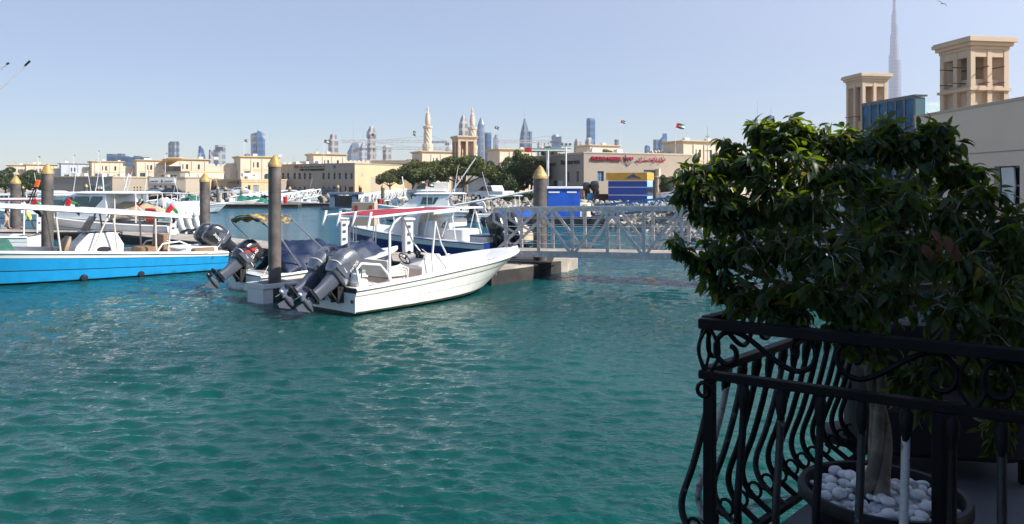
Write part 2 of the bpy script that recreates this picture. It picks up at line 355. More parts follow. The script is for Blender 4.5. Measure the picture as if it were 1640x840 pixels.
def rock_mat():
    m = bpy.data.materials.new('rock'); m.use_nodes = True; n = m.node_tree; b = n.nodes['Principled BSDF']
    g = n.nodes.new('ShaderNodeNewGeometry'); cr = n.nodes.new('ShaderNodeValToRGB')
    cr.color_ramp.elements[0].color = (.10,.09,.075,1); cr.color_ramp.elements[1].color = (.48,.44,.36,1); cr.color_ramp.interpolation = 'B_SPLINE'
    n.links.new(g.outputs['Random Per Island'], cr.inputs[0]); n.links.new(cr.outputs[0], b.inputs['Base Color']); b.inputs['Roughness'].default_value = .9
    MATS['rock'] = m
rock_mat()
rocks('rock_armour', SH[4:10], 40, .28, .62, M_['rock'], 'heap of grey and cream boulders armouring the near bank', 'rocks', run=3.6)
rocks('rock_armour', [(-60,137.3),(-13.5,137.2),(-9,120)], 8, .5, 1.0, M_['rock'], 'boulders along the far quay by the white truss gangways', 'rocks')
# ---------------------------------------------------------------- piles, pontoons, gangway
def pile(px, D, dia, ztop, label, black=False, collar=False, zb=-3, cap=None, group='mooring piles with golden conical caps'):
    p = at(px, HZ, D); t = thing('mooring_pile', label, 'pile', (p.x, p.y, 0), 0, group); r = dia / 2
    ch = cap if cap else dia * .98
    MB().lathe([(r, zb), (r, ztop - ch)], 28).build('pile_shaft', M_['pile_black' if black else 'pile_steel'], t, smooth=40)
    MB().lathe([(r*1.0, ztop-ch-.01), (r*1.08, ztop - ch), (r*1.08, ztop - ch*.8), (r*1.0, ztop - ch*.72), (r*.45, ztop-ch*.22), (.012, ztop)], 28).build('cap', M_['gold_cap'], t, smooth=50)
    if dia > .3 and not black:
        MB().lathe([(r*1.02, -.4), (r*1.03, .1), (r*1.012, .28)], 28).build('tide_band', M_['weed'], t, smooth=40)
    return t
pile(440, 21.3, .355, 4.12, 'tall brown mooring pile with gold cone beside the silver outboards')
pile(865, 28.4, .52, 4.03, 'thick mooring pile with gold cone behind the aluminium gangway')
pile(328, 43.6, .56, 4.04, 'mooring pile with gold cone behind the black outboards of the blue boat')
pile(76, 29.2, .42, 4.12, 'tall mooring pile with gold cone rising behind the long blue boat')
pile(25, 50, .60, 4.0, 'mooring pile with gold cone nearest the left edge of the photo')
for px, D, w, zt, l in ((138,112,.5,3.7,'small far pile before the cream shop with teal canopy, left of three'), (158,118,.4,3.3,'thin far pile before the teal canopy, in the middle of three'),
        (162,108,.45,3.35,'dark far pile before the teal canopy, right of three'), (37,115,.4,3.4,'thin far pile against the dark trees at the left'),
        (349,128,.5,3.35,'far pile in front of the pointed arches, near the left arch'), (361,124,.5,3.3,'dark far pile at the green nets before the arches'),
        (387,128,.45,3.0,'short far pile beside the green nets and blue sign'), (464,126,.55,3.35,'far pile beside the white gangway under the sand office'),
        (541,122,.5,3.6,'far pile rising behind the blue floating shed'), (577,118,.5,3.6,'dark far pile right of the blue floating shed'),
        (613,112,.55,3.6,'far pile with gold cone in front of the white truss bridge')):
    pile(px, D, w, zt, l, black='dark' in l, group='small mooring piles across the basin')
DIRF = Vector((.65,.757,0)).normalized(); DIRM = Vector((-.757,.65,0)).normalized()
def pontoon(name, label, a, d, L, Wd, z=.5, n=None, group=None):
    """floating dock of concrete units: root at a, x along d"""
    t = thing(name, label, 'floating dock', (a[0], a[1], 0), math.atan2(d.y, d.x), group)
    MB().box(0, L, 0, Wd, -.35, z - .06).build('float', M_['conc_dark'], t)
    k = n or max(1, int(L / 2.5)); mb = MB(); s = L / k
    for i in range(k): mb.box(i*s + .02, (i+1)*s - .02, -.04, Wd + .04, z - .06, z)
    mb.build('deck_slabs', M_['conc'], t, bevel=.012)
    mb = MB(); mb.box(0, L, -.09, -.04, z-.17, z-.03).box(0, L, Wd+.04, Wd+.09, z-.17, z-.03); mb.build('fender_strip', M_['rubber'], t)
    return t
P0 = Vector((.9, 26.2, 0))
pontoon('floating_dock', 'long pale concrete floating dock behind the moored boats', P0, DIRM, 33, 2.4)
pontoon('floating_dock', 'low concrete finger dock beneath the tall brown pile', (-6.25, 21.0, 0), DIRF, 8.3, .85, z=.48)
pontoon('floating_dock', 'pale concrete floating dock under the walking people at left', (-46, 46.5, 0), Vector((1,-.06,0)).normalized(), 21, 2.6)
# end block of the main dock under the gangway
t = thing('dock_end_block', 'square weathered concrete block ending the dock under the gangway', 'dock block', (0,0,0))
e = [Vector(p) for p in ((.2,25.9,0),(1.9,28.3,0),(2.35,29.4,0),(.6,30.2,0),(-1.3,27.3,0))]
mb = MB(); mb.prism([(p.x, p.y) for p in e], -.4, .42); mb.build('block_body', M_['conc_dark'], t, bevel=.02); MB().prism([(1.5,28.0),(2.1,28.4),(2.6,29.5),(1.7,29.9)], -.38, .44).build('pale_end', M_['conc'], t, bevel=.02)  # dark body and pale end: shadow and sun put into the concrete colours
# collar round the pile nearest the boats
t = thing('pile_collar', 'white rectangular steel collar holding the tall pile to its finger dock', 'pile collar', (-6.72, 21.2, 0), math.atan2(DIRF.y, DIRF.x))
mb = MB()
for s in (-1, 1): mb.box(-.62, .45, s*.42-.04, s*.42+.04, .40, .53); mb.box(-.62 if s < 0 else .37, -.54 if s < 0 else .45, -.38, .38, .40, .53)
mb.build('collar_frame', M_['gel_grey'], t, bevel=.01)
MB().box(-.6, -.52, -.4, .4, -.2, .40).box(-.52, -.30, -.41, -.35, -.2, .40).build('skirt', M_['gel_grey'], t)
MB().box(-.50,.42,.36,.40,-.2,.395).build('side_panel', M_['conc_dark'], t)
def pedestal(px, D, h, label, w=.28):
    p = at(px, HZ, D); t = thing('power_pedestal', label, 'power pedestal', (p.x, p.y, .5), R(20), 'white dock power pedestals')
    MB().box(-w/2, w/2, -w/2, w/2, 0, h-.1).build('column', M_['white'], t, bevel=.02)
    MB().box(-w*.72, w*.72, -w*.72, w*.72, h-.1, h).build('column_cap', M_['white'], t, bevel=.03)
    for z in (.25, .5, .72): MB().box(-.06, .06, -w/2-.03, -w/2-.002, h*z, h*z + .10).build('socket', M_['cowl_grey'], t)
    for z in (.4, .85): MB().box(w/2+.002, w/2+.012, -.07, .07, h*z-.02, h*z + .08).build('gauge', M_['black'], t)
pedestal(278, 42.5, 1.35, 'white power pedestal behind the black outboards with a flag over it')
pedestal(551, 33.6, 1.35, 'white power pedestal behind the navy tarpaulin')
pedestal(654, 31.2, 1.42, 'white power pedestal seen under the red canopy frame', .34)
pedestal(64, 47, 1.7, 'white power pedestal beside the walker in yellow shorts', .3)
def gangway():
    a = Vector((-.62, 26.9, .77)); b = Vector((13.6, 21.1, 1.02)); d = b - a; L = d.length
    t = thing('gangway', 'long grey aluminium truss gangway from shore to floating dock', 'gangway', a, 0)
    t.rotation_euler = (0, -math.asin(d.z / L), math.atan2(d.y, d.x)); Wd = 1.5; Hh = 1.62; n = 12; s = (L - .5) / n
    for side, y in (('near', 0), ('far', Wd)):
        mb = MB(); mb.bar((0.0, y, Hh), (L, y, Hh), .11, .15); mb.build('handrail', M_['alu'], t)
        mb = MB(); mb.bar((.3, y, .05), (L, y, .05), .08, .20)
        mb.bar((0.0, y, Hh), (-.02, y, Hh - .42), .07, .07); mb.bar((-.02, y, Hh-.42), (.75, y, .95-.12), .07, .07)
        mb.build('chord', M_['alu'], t)
        for i in range(n + 1):
            x = .5 + i*s - .05; MB().bar((x, y, .1), (x, y, Hh - .04), .09, .10).build('post', M_['alu'], t)
        for i in range(n):
            x = .5 + i*s
            if i % 2 == 0: MB().bar((x + s - .1, y, Hh-.05), (x + (.05 if i else -.45), y, .14), .08, .095).build('brace', M_['alu'], t)
            else: MB().bar((x, y, Hh-.05), (x + s - .15, y, .14), .08, .095).build('brace', M_['alu'], t)
        for z in (.42, .72, 1.02, 1.30): MB().tube([(.5, y - .04*(1 if y else -1), z), (L, y - .04*(1 if y else -1), z)], .014, 6).build('rail', M_['alu'], t)
    MB().box(.3, L, .05, Wd - .05, .10, .16).build('walkway', M_['conc'], t)
    MB().box(-.15, .32, .06, Wd - .06, -.02, .10).build('ramp_plate', M_['alu'], t)
    for y in (.1, Wd-.1): MB().lathe([(.02,-.05),(.09,-.05),(.09,.05),(.02,.05)], 14, M=T(.15, y, -.1) @ RX(R(90))).build('wheel', M_['rubber'], t)
gangway()
tag(MB().tube([(x/6*1.6 - .1, 27.2 - x*.05, .40 - .32*math.sin(x/6*PI)) for x in range(7)], .02, 6).build('mooring_cable', M_['rubber']), 'black cable hanging in a loop under the gangway foot', 'cable')
# ---------------------------------------------------------------- boats
def rrect(x0, x1, w, z, n=20, p=3.2, xc=0):
    """superellipse ring in the xy plane"""
    cx = (x0 + x1)/2; a = (x1 - x0)/2; out = []
    for k in range(n):
        t = 2*PI*k/n; c_, s_ = math.cos(t), math.sin(t)
        out.append((cx + a*math.copysign(abs(c_)**(2/p), c_), w/2*math.copysign(abs(s_)**(2/p), s_), z))
    return out
def outboard(parent, x, y, z, tilt, cowl='cowl_grey', leg='leg_grey', stripe=None, sc=1.0, prop='prop_steel', lettering=None, top='cowl_black', detail=True):
    """parent's frame: +x forward. Pivot at (x,y,z). The leg mesh is the part; cowl, propeller, bracket are its sub-parts."""
    Mt = T(x, y, z) @ RY(R(tilt)) @ Matrix.Scale(sc, 4)
    mb = MB()
    rings = [rrect(-.54,-.08,.36,.16,16), rrect(-.50,-.10,.28,.0,16), rrect(-.47,-.14,.21,-.33,16), rrect(-.50,-.16,.17,-.62,16)]
    mb.loft(rings, 0, M=Mt)
    mb.loft([rrect(-.40,-.22,.10,-.66,16), rrect(-.41,-.23,.06,-.88,16)], 0, M=Mt)
    mb.loft([rrect(-.72,-.14,.30,-.665,16), rrect(-.74,-.12,.31,-.645,16), rrect(-.72,-.14,.30,-.625,16)], 1, M=Mt)
    mb.loft([rrect(-.60,-.18,.23,-.585,16), rrect(-.58,-.19,.22,-.565,16)], 1, M=Mt)
    mb.lathe([(.004,-.30),(.05,-.22),(.072,-.10),(.075,.05),(.06,.16),(.055,.22)], 16, 0, M=Mt @ T(-.36,0,-.86) @ RY(R(-90)))
    mb.prism([(-.10,-.90),(-.44,-.90),(-.50,-1.13),(-.40,-1.15)][::-1], -.012, .012, 0, M=Mt @ RX(R(90)))
    o = mb.build('outboard_motor', [M_[leg], M_['cowl_black']], parent, smooth=38)
    mb = MB()
    rings = [rrect(-.56,.00,.40,.10,24,4), rrect(-.63,.05,.48,.16,24,4), rrect(-.69,.09,.53,.34,24,4), rrect(-.72,.09,.53,.56,24,3.4), rrect(-.69,.07,.51,.78,24,3.4), rrect(-.60,.03,.45,.91,24,3.2), rrect(-.47,-.06,.30,.965,24,2.8), rrect(-.40,-.12,.14,.97,24,2.4)]
    mb.loft(rings[:4], 0, caps=False, M=Mt); mb.loft(rings[3:6], 1, caps=False, M=Mt); mb.loft(rings[5:], 2, M=Mt)
    mb.add(rings[0], [tuple(range(24))], 0, Mt)
    if detail:                                    # seam round the cowl and swept side panels
        mb.loft([rrect(-.70,.10,.545,.335,24,4), rrect(-.703,.10,.547,.36,24,4)], 3, caps=False, M=Mt)
        for s_ in (-1, 1):
            mb.loft([[(-.62, s_*.24, .20), (-.20, s_*.25, .24), (-.08, s_*.25, .44), (-.46, s_*.25, .62)], [(-.62, s_*.262, .20), (-.20, s_*.282, .24), (-.08, s_*.280, .44), (-.46, s_*.277, .62)]], 4, M=Mt)
    mb.build('cowl', [M_[cowl], M_[cowl], M_[top], M_['gel_grey' if cowl != 'cowl_white' else 'cowl_grey'], M_['leg_grey' if cowl != 'cowl_white' else 'cowl_white']], o, smooth=35)
    if stripe:
        mb = MB()
        for s_ in (-1, 1):
            mb.prism([(-.56,.40),(-.46,.40),(-.30,.74),(-.38,.80)], .268, .276, 0, M=Mt @ Matrix(((1,0,0,0),(0,0,s_,0),(0,1,0,0),(0,0,0,1))))
        mb.build('stripe', M_[stripe], o)
    if lettering:
        for s_ in (-1, 1):
            text(lettering, .13, M_['white'], 'lettering', o, Mt @ frame((-.26, s_*.282, .60), (-.25*1, 0, 1) if s_ < 0 else (.25, 0, -1), (-1, 0, -.25) if s_ < 0 else (-1, 0, -.25)), .002, width=.34)
    mb = MB(); Mp = Mt @ T(-.60, 0, -.86) @ RY(R(-90))
    mb.lathe([(.062,-.03),(.058,.07),(.03,.12),(.004,.14)], 14, 0, M=Mp)
    for k in range(3):
        a = 2*PI*k/3 + .4; Mb = Mp @ RZ(a)
        g = []
        for i in range(6):
            r_ = .05 + .145*i/5; wd = .055 + .06*math.sin(PI*(i+.8)/6.4)
            g.append([(r_, -wd, -.035 + .02*i/5), (r_ + .012, 0, .015), (r_, wd, .06), (r_, wd, .068), (r_ + .012, 0, .023), (r_, -wd, -.027 + .02*i/5)])
        mb.loft(g, 0, M=Mb)
    mb.build('propeller', M_[prop], o, smooth=40)
    mb = MB(); Mu = T(x, y, z) @ Matrix.Scale(sc, 4)
    for s_ in (-1, 1): mb.box(-.10, .10, s_*.13-.02, s_*.13+.02, -.32, .10, M=Mu); mb.bar((-.06, s_*.1, -.28), tuple((RY(R(tilt)) @ Vector((-.22, s_*.08, -.15)))), .045, .045, M_ and 0) if False else None
    for s_ in (-1, 1):
        q = Mt @ Vector((-.26, s_*.07, -.22)); p = Mu @ Vector((-.06, s_*.10, -.30)); mb.tube([p, q], .028*sc, 8)
    mb.tube([Mu @ Vector((0, -.17, .06)), Mu @ Vector((0, .17, .06))], .04*sc, 10)
    mb.build('bracket', M_['black'], o, smooth=40)
    return o
def hull(t, L, B, hs, hb, over, bands, gw=.18, floor=.22, t0=.05, t1=.78, draft=.35, N=26, deck='gel_white', inner=None, rub='gel_grey', p=1.7, rubr=.025, q0=.42, q1=2.5):
    """bands: [(fraction of the side height, material)]; the hull, its deck moulding and rub rail"""
    def st(tt):
        b = B/2 * (.93 + .07*min(1, tt/.3)) * max(0, 1 - max(0, (tt-q0)/(1-q0))**q1)**.8; b = max(b, .02)
        zs = hs + (hb - hs)*tt**p; bc = b*(.88 - .3*tt**3); zc = .05 + .10*tt**4
        zk = min(-draft + (draft + .08)*max(0, (tt-.5)/.5)**2.2, zc - .01)
        return b, zs, bc, zc, zk, tt*(L - over), tt*L
    names = []; 
    for f_, m in bands:
        if m not in names: names.append(m)
    if 'antifoul' not in names: names.append('antifoul')
    mb = MB(); fr = [0] + [f_ for f_, m in bands]; rings = []
    for i in range(N + 1):
        tt = i/N; b, zs, bc, zc, zk, xk, xs = st(tt)
        ring = [(xk, 0, zk), (xk, bc, zc)]
        for f_ in fr[1:]:
            w = f_ ** (1 + .5*tt); ring.append((xk + (xs-xk)*f_, bc + (b - bc)*w, zc + (zs - zc)*f_))
        rings.append(ring)
    n = len(rings[0])
    for s_ in (1, -1):
        vs = [(x, s_*y, z) for r in rings for x, y, z in r]
        for j in range(n - 1):
            m = names.index('antifoul' if j == 0 else bands[j-1][1])
            mb.add(vs, [], 0) if False else None
            fs = []
            for i in range(N): fs.append((i*n + j, i*n + j + 1, (i+1)*n + j + 1, (i+1)*n + j))
            if j == 0: base = len(mb.v); mb.v += vs
            mb.f += [tuple(q + base for q in f_) for f_ in fs]; mb.m += [m]*len(fs)
    r0 = rings[0]
    mb.add([(x, y, z) for x, y, z in r0] + [(x, -y, z) for x, y, z in r0[1:]][::-1], [tuple(range(2*n - 1))], names.index(bands[0][1]))
    # a dark wet strip under the chine reads as antifouling at the waterline
    hl = mb.build('hull', [M_[k] for k in names], t, smooth=28)
    mb = MB(); g = []
    for i in range(N + 1):
        tt = i/N; b, zs, bc, zc, zk, xk, xs = st(tt); yi = max(.0, b - gw); ff = max(0, (floor - zc)/(zs - zc)); xf = xk + (xs - xk)*ff; yf = max(0, min(yi - .04, bc + (b - bc)*ff - .06)); g.append((xs, b, zs, yi, yf, tt, xf - (.12 if tt > .7 else 0)))
    g.append((L + .03, .0, hb, 0, 0, 1, L - over - .1))
    for s_ in (1, -1):
        for (a, c_) in zip(g[:-1], g[1:]):
            A = lambda q: [(q[0], s_*(q[1]+.012), q[2]), (q[0], s_*q[1]*.985, q[2]+.035), (q[0], s_*q[3], q[2]+.035), (q[6], s_*q[4], floor), (q[6], 0, floor), (q[0], 0, q[2]+.07)]
            a6, c6 = A(a), A(c_); mb.add(a6 + c6, [(0,1,7,6),(1,2,8,7)], 0)
            if t0 <= a[5] < t1: mb.add(a6 + c6, [(2,3,9,8)], 1); mb.add(a6 + c6, [(3,4,10,9)], 1)
            else: mb.add(a6 + c6, [(2,5,11,8)], 0)
        for q in (min(g, key=lambda u: abs(u[5] - t0)), min((u for u in g if u[5] >= t1), key=lambda u: u[5])):
            A6 = A(q); mb.add(A6, [(2,3,4,5)], 1)
    mb.build('deck', [M_[deck], M_[inner or deck]], t, smooth=30)
    for s_ in (1, -1):
        MB().tube([(q[0], s_*(q[1] + .008), q[2] - .02) for q in g[:-1]], rubr, 6).build('rub_rail', M_[rub], t, smooth=60)
    return st
def pad(mb, x0, x1, y0, y1, z0, z1, m=0, M=None, p=5):
    cx, cy = (x0+x1)/2, (y0+y1)/2; w = y1-y0
    def rg(k, z): return [(cx + (q[0])*k, cy + q[1]*k, z) for q in rrect(-(x1-x0)/2, (x1-x0)/2, w, 0, 20, p)]
    return mb.loft([rg(.94, z0), rg(1, z0 + .03), rg(1, z1 - .03), rg(.92, z1)], m, M=M)
def wheel(t, x, y, z, r=.17, lean=-35):
    mb = MB(); M = T(x, y, z) @ RY(R(lean))
    mb.tube([(0, r*math.cos(a*PI/10), r*math.sin(a*PI/10)) for a in range(21)], .018, 8, M=M)
    for k in range(3): a = k*2*PI/3 + .5; mb.tube([(.02,0,0), (0, r*math.cos(a), r*math.sin(a))], .012, 6, M=M)
    mb.tube([(.12,0,0),(0,0,0)], .03, 8, M=M)
    mb.build('steering_wheel', M_['black'], t, smooth=50)
def tarp(t, x0, x1, wf, hf, mname, name='tarpaulin', n=44, m=26, fold=.07, seed=0):
    """cloth over the boat: half width wf(u), crown height hf(u)"""
    mb = MB(); vs = []
    for i in range(n + 1):
        u = i/n; x = x0 + (x1 - x0)*u
        for j in range(m + 1):
            v = -1 + 2*j/m; q = noise.noise(Vector((x*1.3 + seed, v*1.6, seed))) + .5*noise.noise(Vector((x*3.3 + v, v*4.2, seed + 5)))
            sag = abs(math.sin(x*3.1 + v*2.2 + seed))**.6
            e = hf(u, 0)*(1 - abs(v)**2.2) + hf(u, 1)*abs(v)**2.2
            vs.append((x, v*wf(u)*(1 + .03*q), e + fold*q*1.3 - fold*.5*(1 - sag)*(1-v*v)))
    for i in range(n):
        for j in range(m): mb.f.append((i*(m+1)+j, i*(m+1)+j+1, (i+1)*(m+1)+j+1, (i+1)*(m+1)+j)); mb.m.append(0)
    mb.v = vs
    o = mb.build(name, M_[mname], t, smooth=75); s_ = o.modifiers.new('thick', 'SOLIDIFY'); s_.thickness = .015; return o
def flag_mesh(w, h, amp=.08, seed=0, n=18, m=9):
    mb = MB(); vs = []
    for i in range(n + 1):
        u = i/n
        for j in range(m + 1):
            v = j/m; a = amp*w*(.2 + u)*math.sin(u*7.5 + v*1.2 + seed); vs.append((u*w*(.96 - .04*math.cos(seed)), a, v*h - .10*h*u*u*(1 + math.sin(seed)) + .03*h*math.sin(u*9 + seed)))
    for i in range(n):
        for j in range(m):
            mi = 0 if i < n*.28 else (1 if j >= 6 else (2 if j >= 3 else 3))
            mb.f.append((i*(m+1)+j, (i+1)*(m+1)+j, (i+1)*(m+1)+j+1, i*(m+1)+j+1)); mb.m.append(mi)
    mb.v = vs; return mb
FM = [M_['flag_red'], M_['flag_green'], M_['white'], M_['black']]
def flag_cloth(t, w, h, loc=(0,0,0), rot=(0,0,0), seed=0, amp=.08):
    o = flag_mesh(w, h, amp, seed).build('flag', FM, t, loc=loc, smooth=70, rot=rot); s_ = o.modifiers.new('thick', 'SOLIDIFY'); s_.thickness = .012; return o
# ---- white open boat with the red canopy --------------------------------------------------
rzW = math.atan2(DIRF.y, DIRF.x)
wb = thing('motor_boat', 'white open motorboat with red canopy frame and two silver outboards', 'boat', (-4.62, 19.15, 0), rzW)
stW = hull(wb, 7.35, 2.25, .66, 1.20, 1.6, [(.07,'antifoul'),(.36,'hull_white'),(.372,'line_grey'),(.70,'hull_white'),(.742,'line_grey'),(.775,'hull_white'),(.79,'line_gold'),(1,'hull_white')], gw=.24, floor=.30, t0=.09, t1=.86, inner='gel_white', q0=.5, q1=2.9, p=1.25)
MB().lathe([(.03,0),(.05,.02),(.02,.05)], 10, M=T(-.02,-.9,.36) @ RY(R(-90))).build('drain_fitting', M_['black'], wb)
MB().box(-.012, 0, -1.0, 1.0, .08, .56).build('transom_panel', M_['gel_white'], wb)
mb = MB(); pad(mb, .12, .62, -.84, .84, .40, .86); mb.build('stern_bench', M_['gel_beige'], wb, smooth=35)
mb = MB(); pad(mb, .10, .30, -.86, .86, .80, 1.02); mb.build('bench_back', M_['gel_white'], wb, smooth=35)
mb = MB(); pad(mb, 1.45, 2.15, -.48, .48, .30, .78); mb.build('leaning_post', M_['gel_beige'], wb, smooth=30)
mb = MB(); pad(mb, 1.40, 2.20, -.56, .56, .785, .97, p=4); pad(mb, 1.36, 1.52, -.56, .56, .94, 1.24, p=4); mb.build('seat_cushion', M_['seat_white'], wb, smooth=35)
mb = MB()
mb.loft([[(2.75,-.42,.3),(3.75,-.40,.3),(3.75,.40,.3),(2.75,.42,.3)], [(2.75,-.42,.95),(3.72,-.40,.95),(3.72,.40,.95),(2.75,.42,.95)], [(2.62,-.42,1.0),(3.70,-.36,1.02),(3.70,.36,1.02),(2.62,.42,1.0)], [(3.0,-.40,1.30),(3.5,-.34,1.28),(3.5,.34,1.28),(3.0,.40,1.30)]], 0)
mb.build('console', M_['gel_white'], wb, smooth=25, bevel=.02)
mb = MB(); mb.box(3.02, 3.3, -.425, -.40, .42, .82).box(2.735, 2.748, -.34, .34, .42, .88); mb.build('console_locker', M_['gel_beige'], wb)
MB().box(2.86, 2.90, -.32, -.02, 1.04, 1.30, M=T(0,0,0)).build('instrument_panel', M_['black'], wb)
for y_, z_ in ((-.08,1.34),(-.22,1.35),(-.15,1.24),(.2,1.33)): MB().lathe([(.004,0),(.05,0),(.05,.05),(.004,.05)], 12, M=T(2.84, y_, z_) @ RY(R(-80))).build('gauge', M_['black'], wb)
wheel(wb, 2.55, .1, 1.18, .19)
mb = MB()
mb.loft([[(3.2,-.42,1.27),(3.2,.42,1.27),(3.22,.42,1.27),(3.22,-.42,1.27)],[(3.45,-.36,1.62),(3.45,.36,1.62),(3.47,.36,1.62),(3.47,-.36,1.62)]])
# canopy
tz = lambda x: 2.44 + .045*(x - .7)
def canopy():
    xs0, xs1, yw = .55, 3.95, 1.0
    fr = [(xs0,-yw,tz(xs0)),(2.4,-yw,tz(2.4)+.02),(3.3,-yw*.93,tz(3.3)-.02),(xs1-.1,-yw*.72,tz(4)-.05),(xs1,0,tz(4)-.04),(xs1-.1,yw*.72,tz(4)-.05),(3.3,yw*.93,tz(3.3)-.02),(2.4,yw,tz(2.4)+.02),(xs0,yw,tz(xs0)),(xs0,-yw,tz(xs0))]
    MB().tube(fr, .035, 8).build('canopy_frame', M_['tube_white'], wb, smooth=50)
    mb = MB(); n = 20; m = 8; vs = []
    for i in range(n + 1):
        x = xs0 + (xs1 - xs0)*i/n; k = 1 if i < n*.75 else 1 - ((i - n*.75)/(n*.25))**2*.4
        for j in range(m + 1): v = -1 + 2*j/m; vs.append((x, v*yw*.97*k, tz(x) + .10*(1 - v*v)*math.sin(PI*min(1, i/n*1.2+.1))+.01))
    mb.v = vs
    for i in range(n):
        for j in range(m): mb.f.append((i*(m+1)+j, (i+1)*(m+1)+j, (i+1)*(m+1)+j+1, i*(m+1)+j+1)); mb.m.append(0)
    o = mb.build('canopy_cloth', M_['canvas_red'], wb, smooth=60); q = o.modifiers.new('thick', 'SOLIDIFY'); q.thickness = .02
    for s_ in (-1, 1):
        MB().tube([(2.6, s_*yw*.98, tz(2.6)-.03), (3.3, s_*yw*.92, tz(3.3)-.03), (3.85, s_*yw*.7, tz(3.85)-.04)], .07, 8).build('roof_edge', M_['white'], wb, smooth=60)
        MB().tube([(1.2, s_*.86, .72), (1.2, s_*.86, 2.05), (1.32, s_*.90, 2.28), (1.55, s_*.96, tz(1.5))], .036, 8).build('canopy_post', M_['tube_white'], wb, smooth=50)
        MB().tube([(3.05, s_*.62, .35), (2.95, s_*.60, 1.2), (2.98, s_*.74, tz(3))], .030, 8).build('canopy_post', M_['tube_white'], wb, smooth=50)
        MB().tube([(3.75, s_*.5, .9), (3.55, s_*.55, 1.3), (3.3, s_*.6, 1.6), (3.0, s_*.66, 2.3)], .022, 8).build('canopy_brace', M_['tube_white'], wb, smooth=50)
    for y_ in (-.95, -.32, .32, .95):
        MB().tube([(.42, y_, tz(.4) - .26), (.52, y_, tz(.5) + .14)], .038, 10).build('rod_holder', M_['tube_white'], wb, smooth=50)
canopy()
for s_ in (-1, 1):
    MB().tube([(.2, s_*.9, .72), (.15, s_*.85, 1.15), (.3, s_*.84, 1.28), (.9, s_*.84, 1.2), (1.12, s_*.88, .95), (1.2, s_*.92, .74)], .032, 8).build('grab_rail', M_['tube_white'], wb, smooth=50)
    MB().tube([(2.0, s_*.58, .35), (2.05, s_*.62, 1.0), (1.75, s_*.62, 1.12), (1.45, s_*.62, 1.0), (1.42, s_*.60, .4)], .024, 8).build('seat_rail', M_['tube_white'], wb, smooth=50)
for x_, y_ in ((5.1,.92),(5.1,-.92),(.45,-1.0)): MB().tube([(x_-.12,y_,1.06 if x_ > 1 else .74),(x_,y_,1.09 if x_ > 1 else .76),(x_+.12,y_,1.06 if x_ > 1 else .74)], .02, 6).build('cleat', M_['steel'], wb)
MB().tube([(6.2,-.10,.40),(6.32,0,.42),(6.2,.10,.40)], .03, 8).build('bow_eye', M_['steel'], wb)
sa, sb2 = stW(.90), stW(.965); hp_ = lambda q, f_: Vector((q[5] + (q[6]-q[5])*f_, -(q[2] + (q[0]-q[2])*f_**1.45), q[3] + (q[1]-q[3])*f_))
pa, pb_, pu = hp_(sa, .86), hp_(sb2, .86), hp_(sa, .95); dx_ = (pb_ - pa); nn_ = dx_.cross(pu - pa).normalized(); nn_ = nn_ if nn_.y < 0 else -nn_
text('DP 372', .15, M_['line_grey'], 'registration', wb, frame(tuple((pa + pb_)/2 + nn_*.03), dx_, (pu - pa) - dx_.normalized()*((pu-pa).dot(dx_.normalized()))), .006, width=.44)
for y_ in (-.40, .40): outboard(wb, -.10, y_, .62, 52, cowl='cowl_grey', leg='leg_grey', top='cowl_black', sc=1.0, lettering='FOUR STROKE')
tag(MB().tube([(-4.62+DIRF.x*7.3, 19.15+DIRF.y*7.3, 1.2), (-.2,25.2,.95), (.35,26.1,.45)], .014, 6).build('mooring_line', M_['black']), 'dark mooring line from the bow of the white boat to the dock', 'rope')
# ---- small boat with the raised black outboard and navy cover -----------------------------
sb = thing('motor_boat', 'small white boat under a navy tarpaulin with raised black outboard', 'boat', (-8.32, 23.2, 0), rzW)
hull(sb, 6.2, 2.15, .48, .95, .9, [(.55,'hull_white'),(.62,'line_gold'),(1,'hull_white')], gw=.22, floor=.2, t0=.08, t1=.7)
outboard(sb, -.08, 0, .58, 53, cowl='cowl_black', leg='leg_grey', stripe='red', sc=.97, prop='cowl_black', lettering='200')
tarp(sb, .9, 5.6, lambda u: 1.04*(1 - .5*u**2), lambda u, e: (.55 + .1*u) if e else .66 + .72*math.sin(PI*min(1, .10 + u*.88))**.7 + .16*math.sin(u*9), 'tarp_navy', seed=2, fold=.22)
for s_ in (-1, 1):
    MB().tube([(1.5, s_*.98, .52), (.75, s_*1.0, 1.55), (.15, s_*.98, 2.1)], .022, 8).build('bimini_leg', M_['steel'], sb, smooth=50)
    MB().tube([(2.9, s_*1.0, .60), (1.75, s_*1.02, 1.6), (1.1, s_*1.0, 2.18)], .022, 8).build('bimini_leg', M_['steel'], sb, smooth=50)
    MB().tube([(.1, s_*.95, .5), (.6, s_*1.0, 1.4)], .010, 6).build('strap', M_['tube_white'], sb)
for x_, z_ in ((.15, 2.1), (1.1, 2.18)): MB().tube([(x_, -.98, z_), (x_, -.85, z_+.12), (x_, 0, z_+.2), (x_, .85, z_+.12), (x_, .98, z_)], .022, 8).build('bimini_bow', M_['steel'], sb, smooth=50)
mb = MB(); vs = []
for i in range(13):
    for j in range(9): v = -1 + j/4; vs.append((.12 + 1.02*i/12, v*.97, 2.12 + .20*(1 - v*v) + .05*math.sin(i*1.4 + v*2)))
mb.v = vs
for i in range(12):
    for j in range(8): mb.f.append((i*9+j, i*9+j+1, (i+1)*9+j+1, (i+1)*9+j)); mb.m.append(0)
o = mb.build('bimini_cloth', M_['canvas_yellow'], sb, smooth=60); q = o.modifiers.new('thick', 'SOLIDIFY'); q.thickness = .03
MB().tube([(.25,.6,.5),(.25,.62,.85),(.3,.3,.88),(.3,.28,.5)], .018, 6).build('stern_rail', M_['steel'], sb)
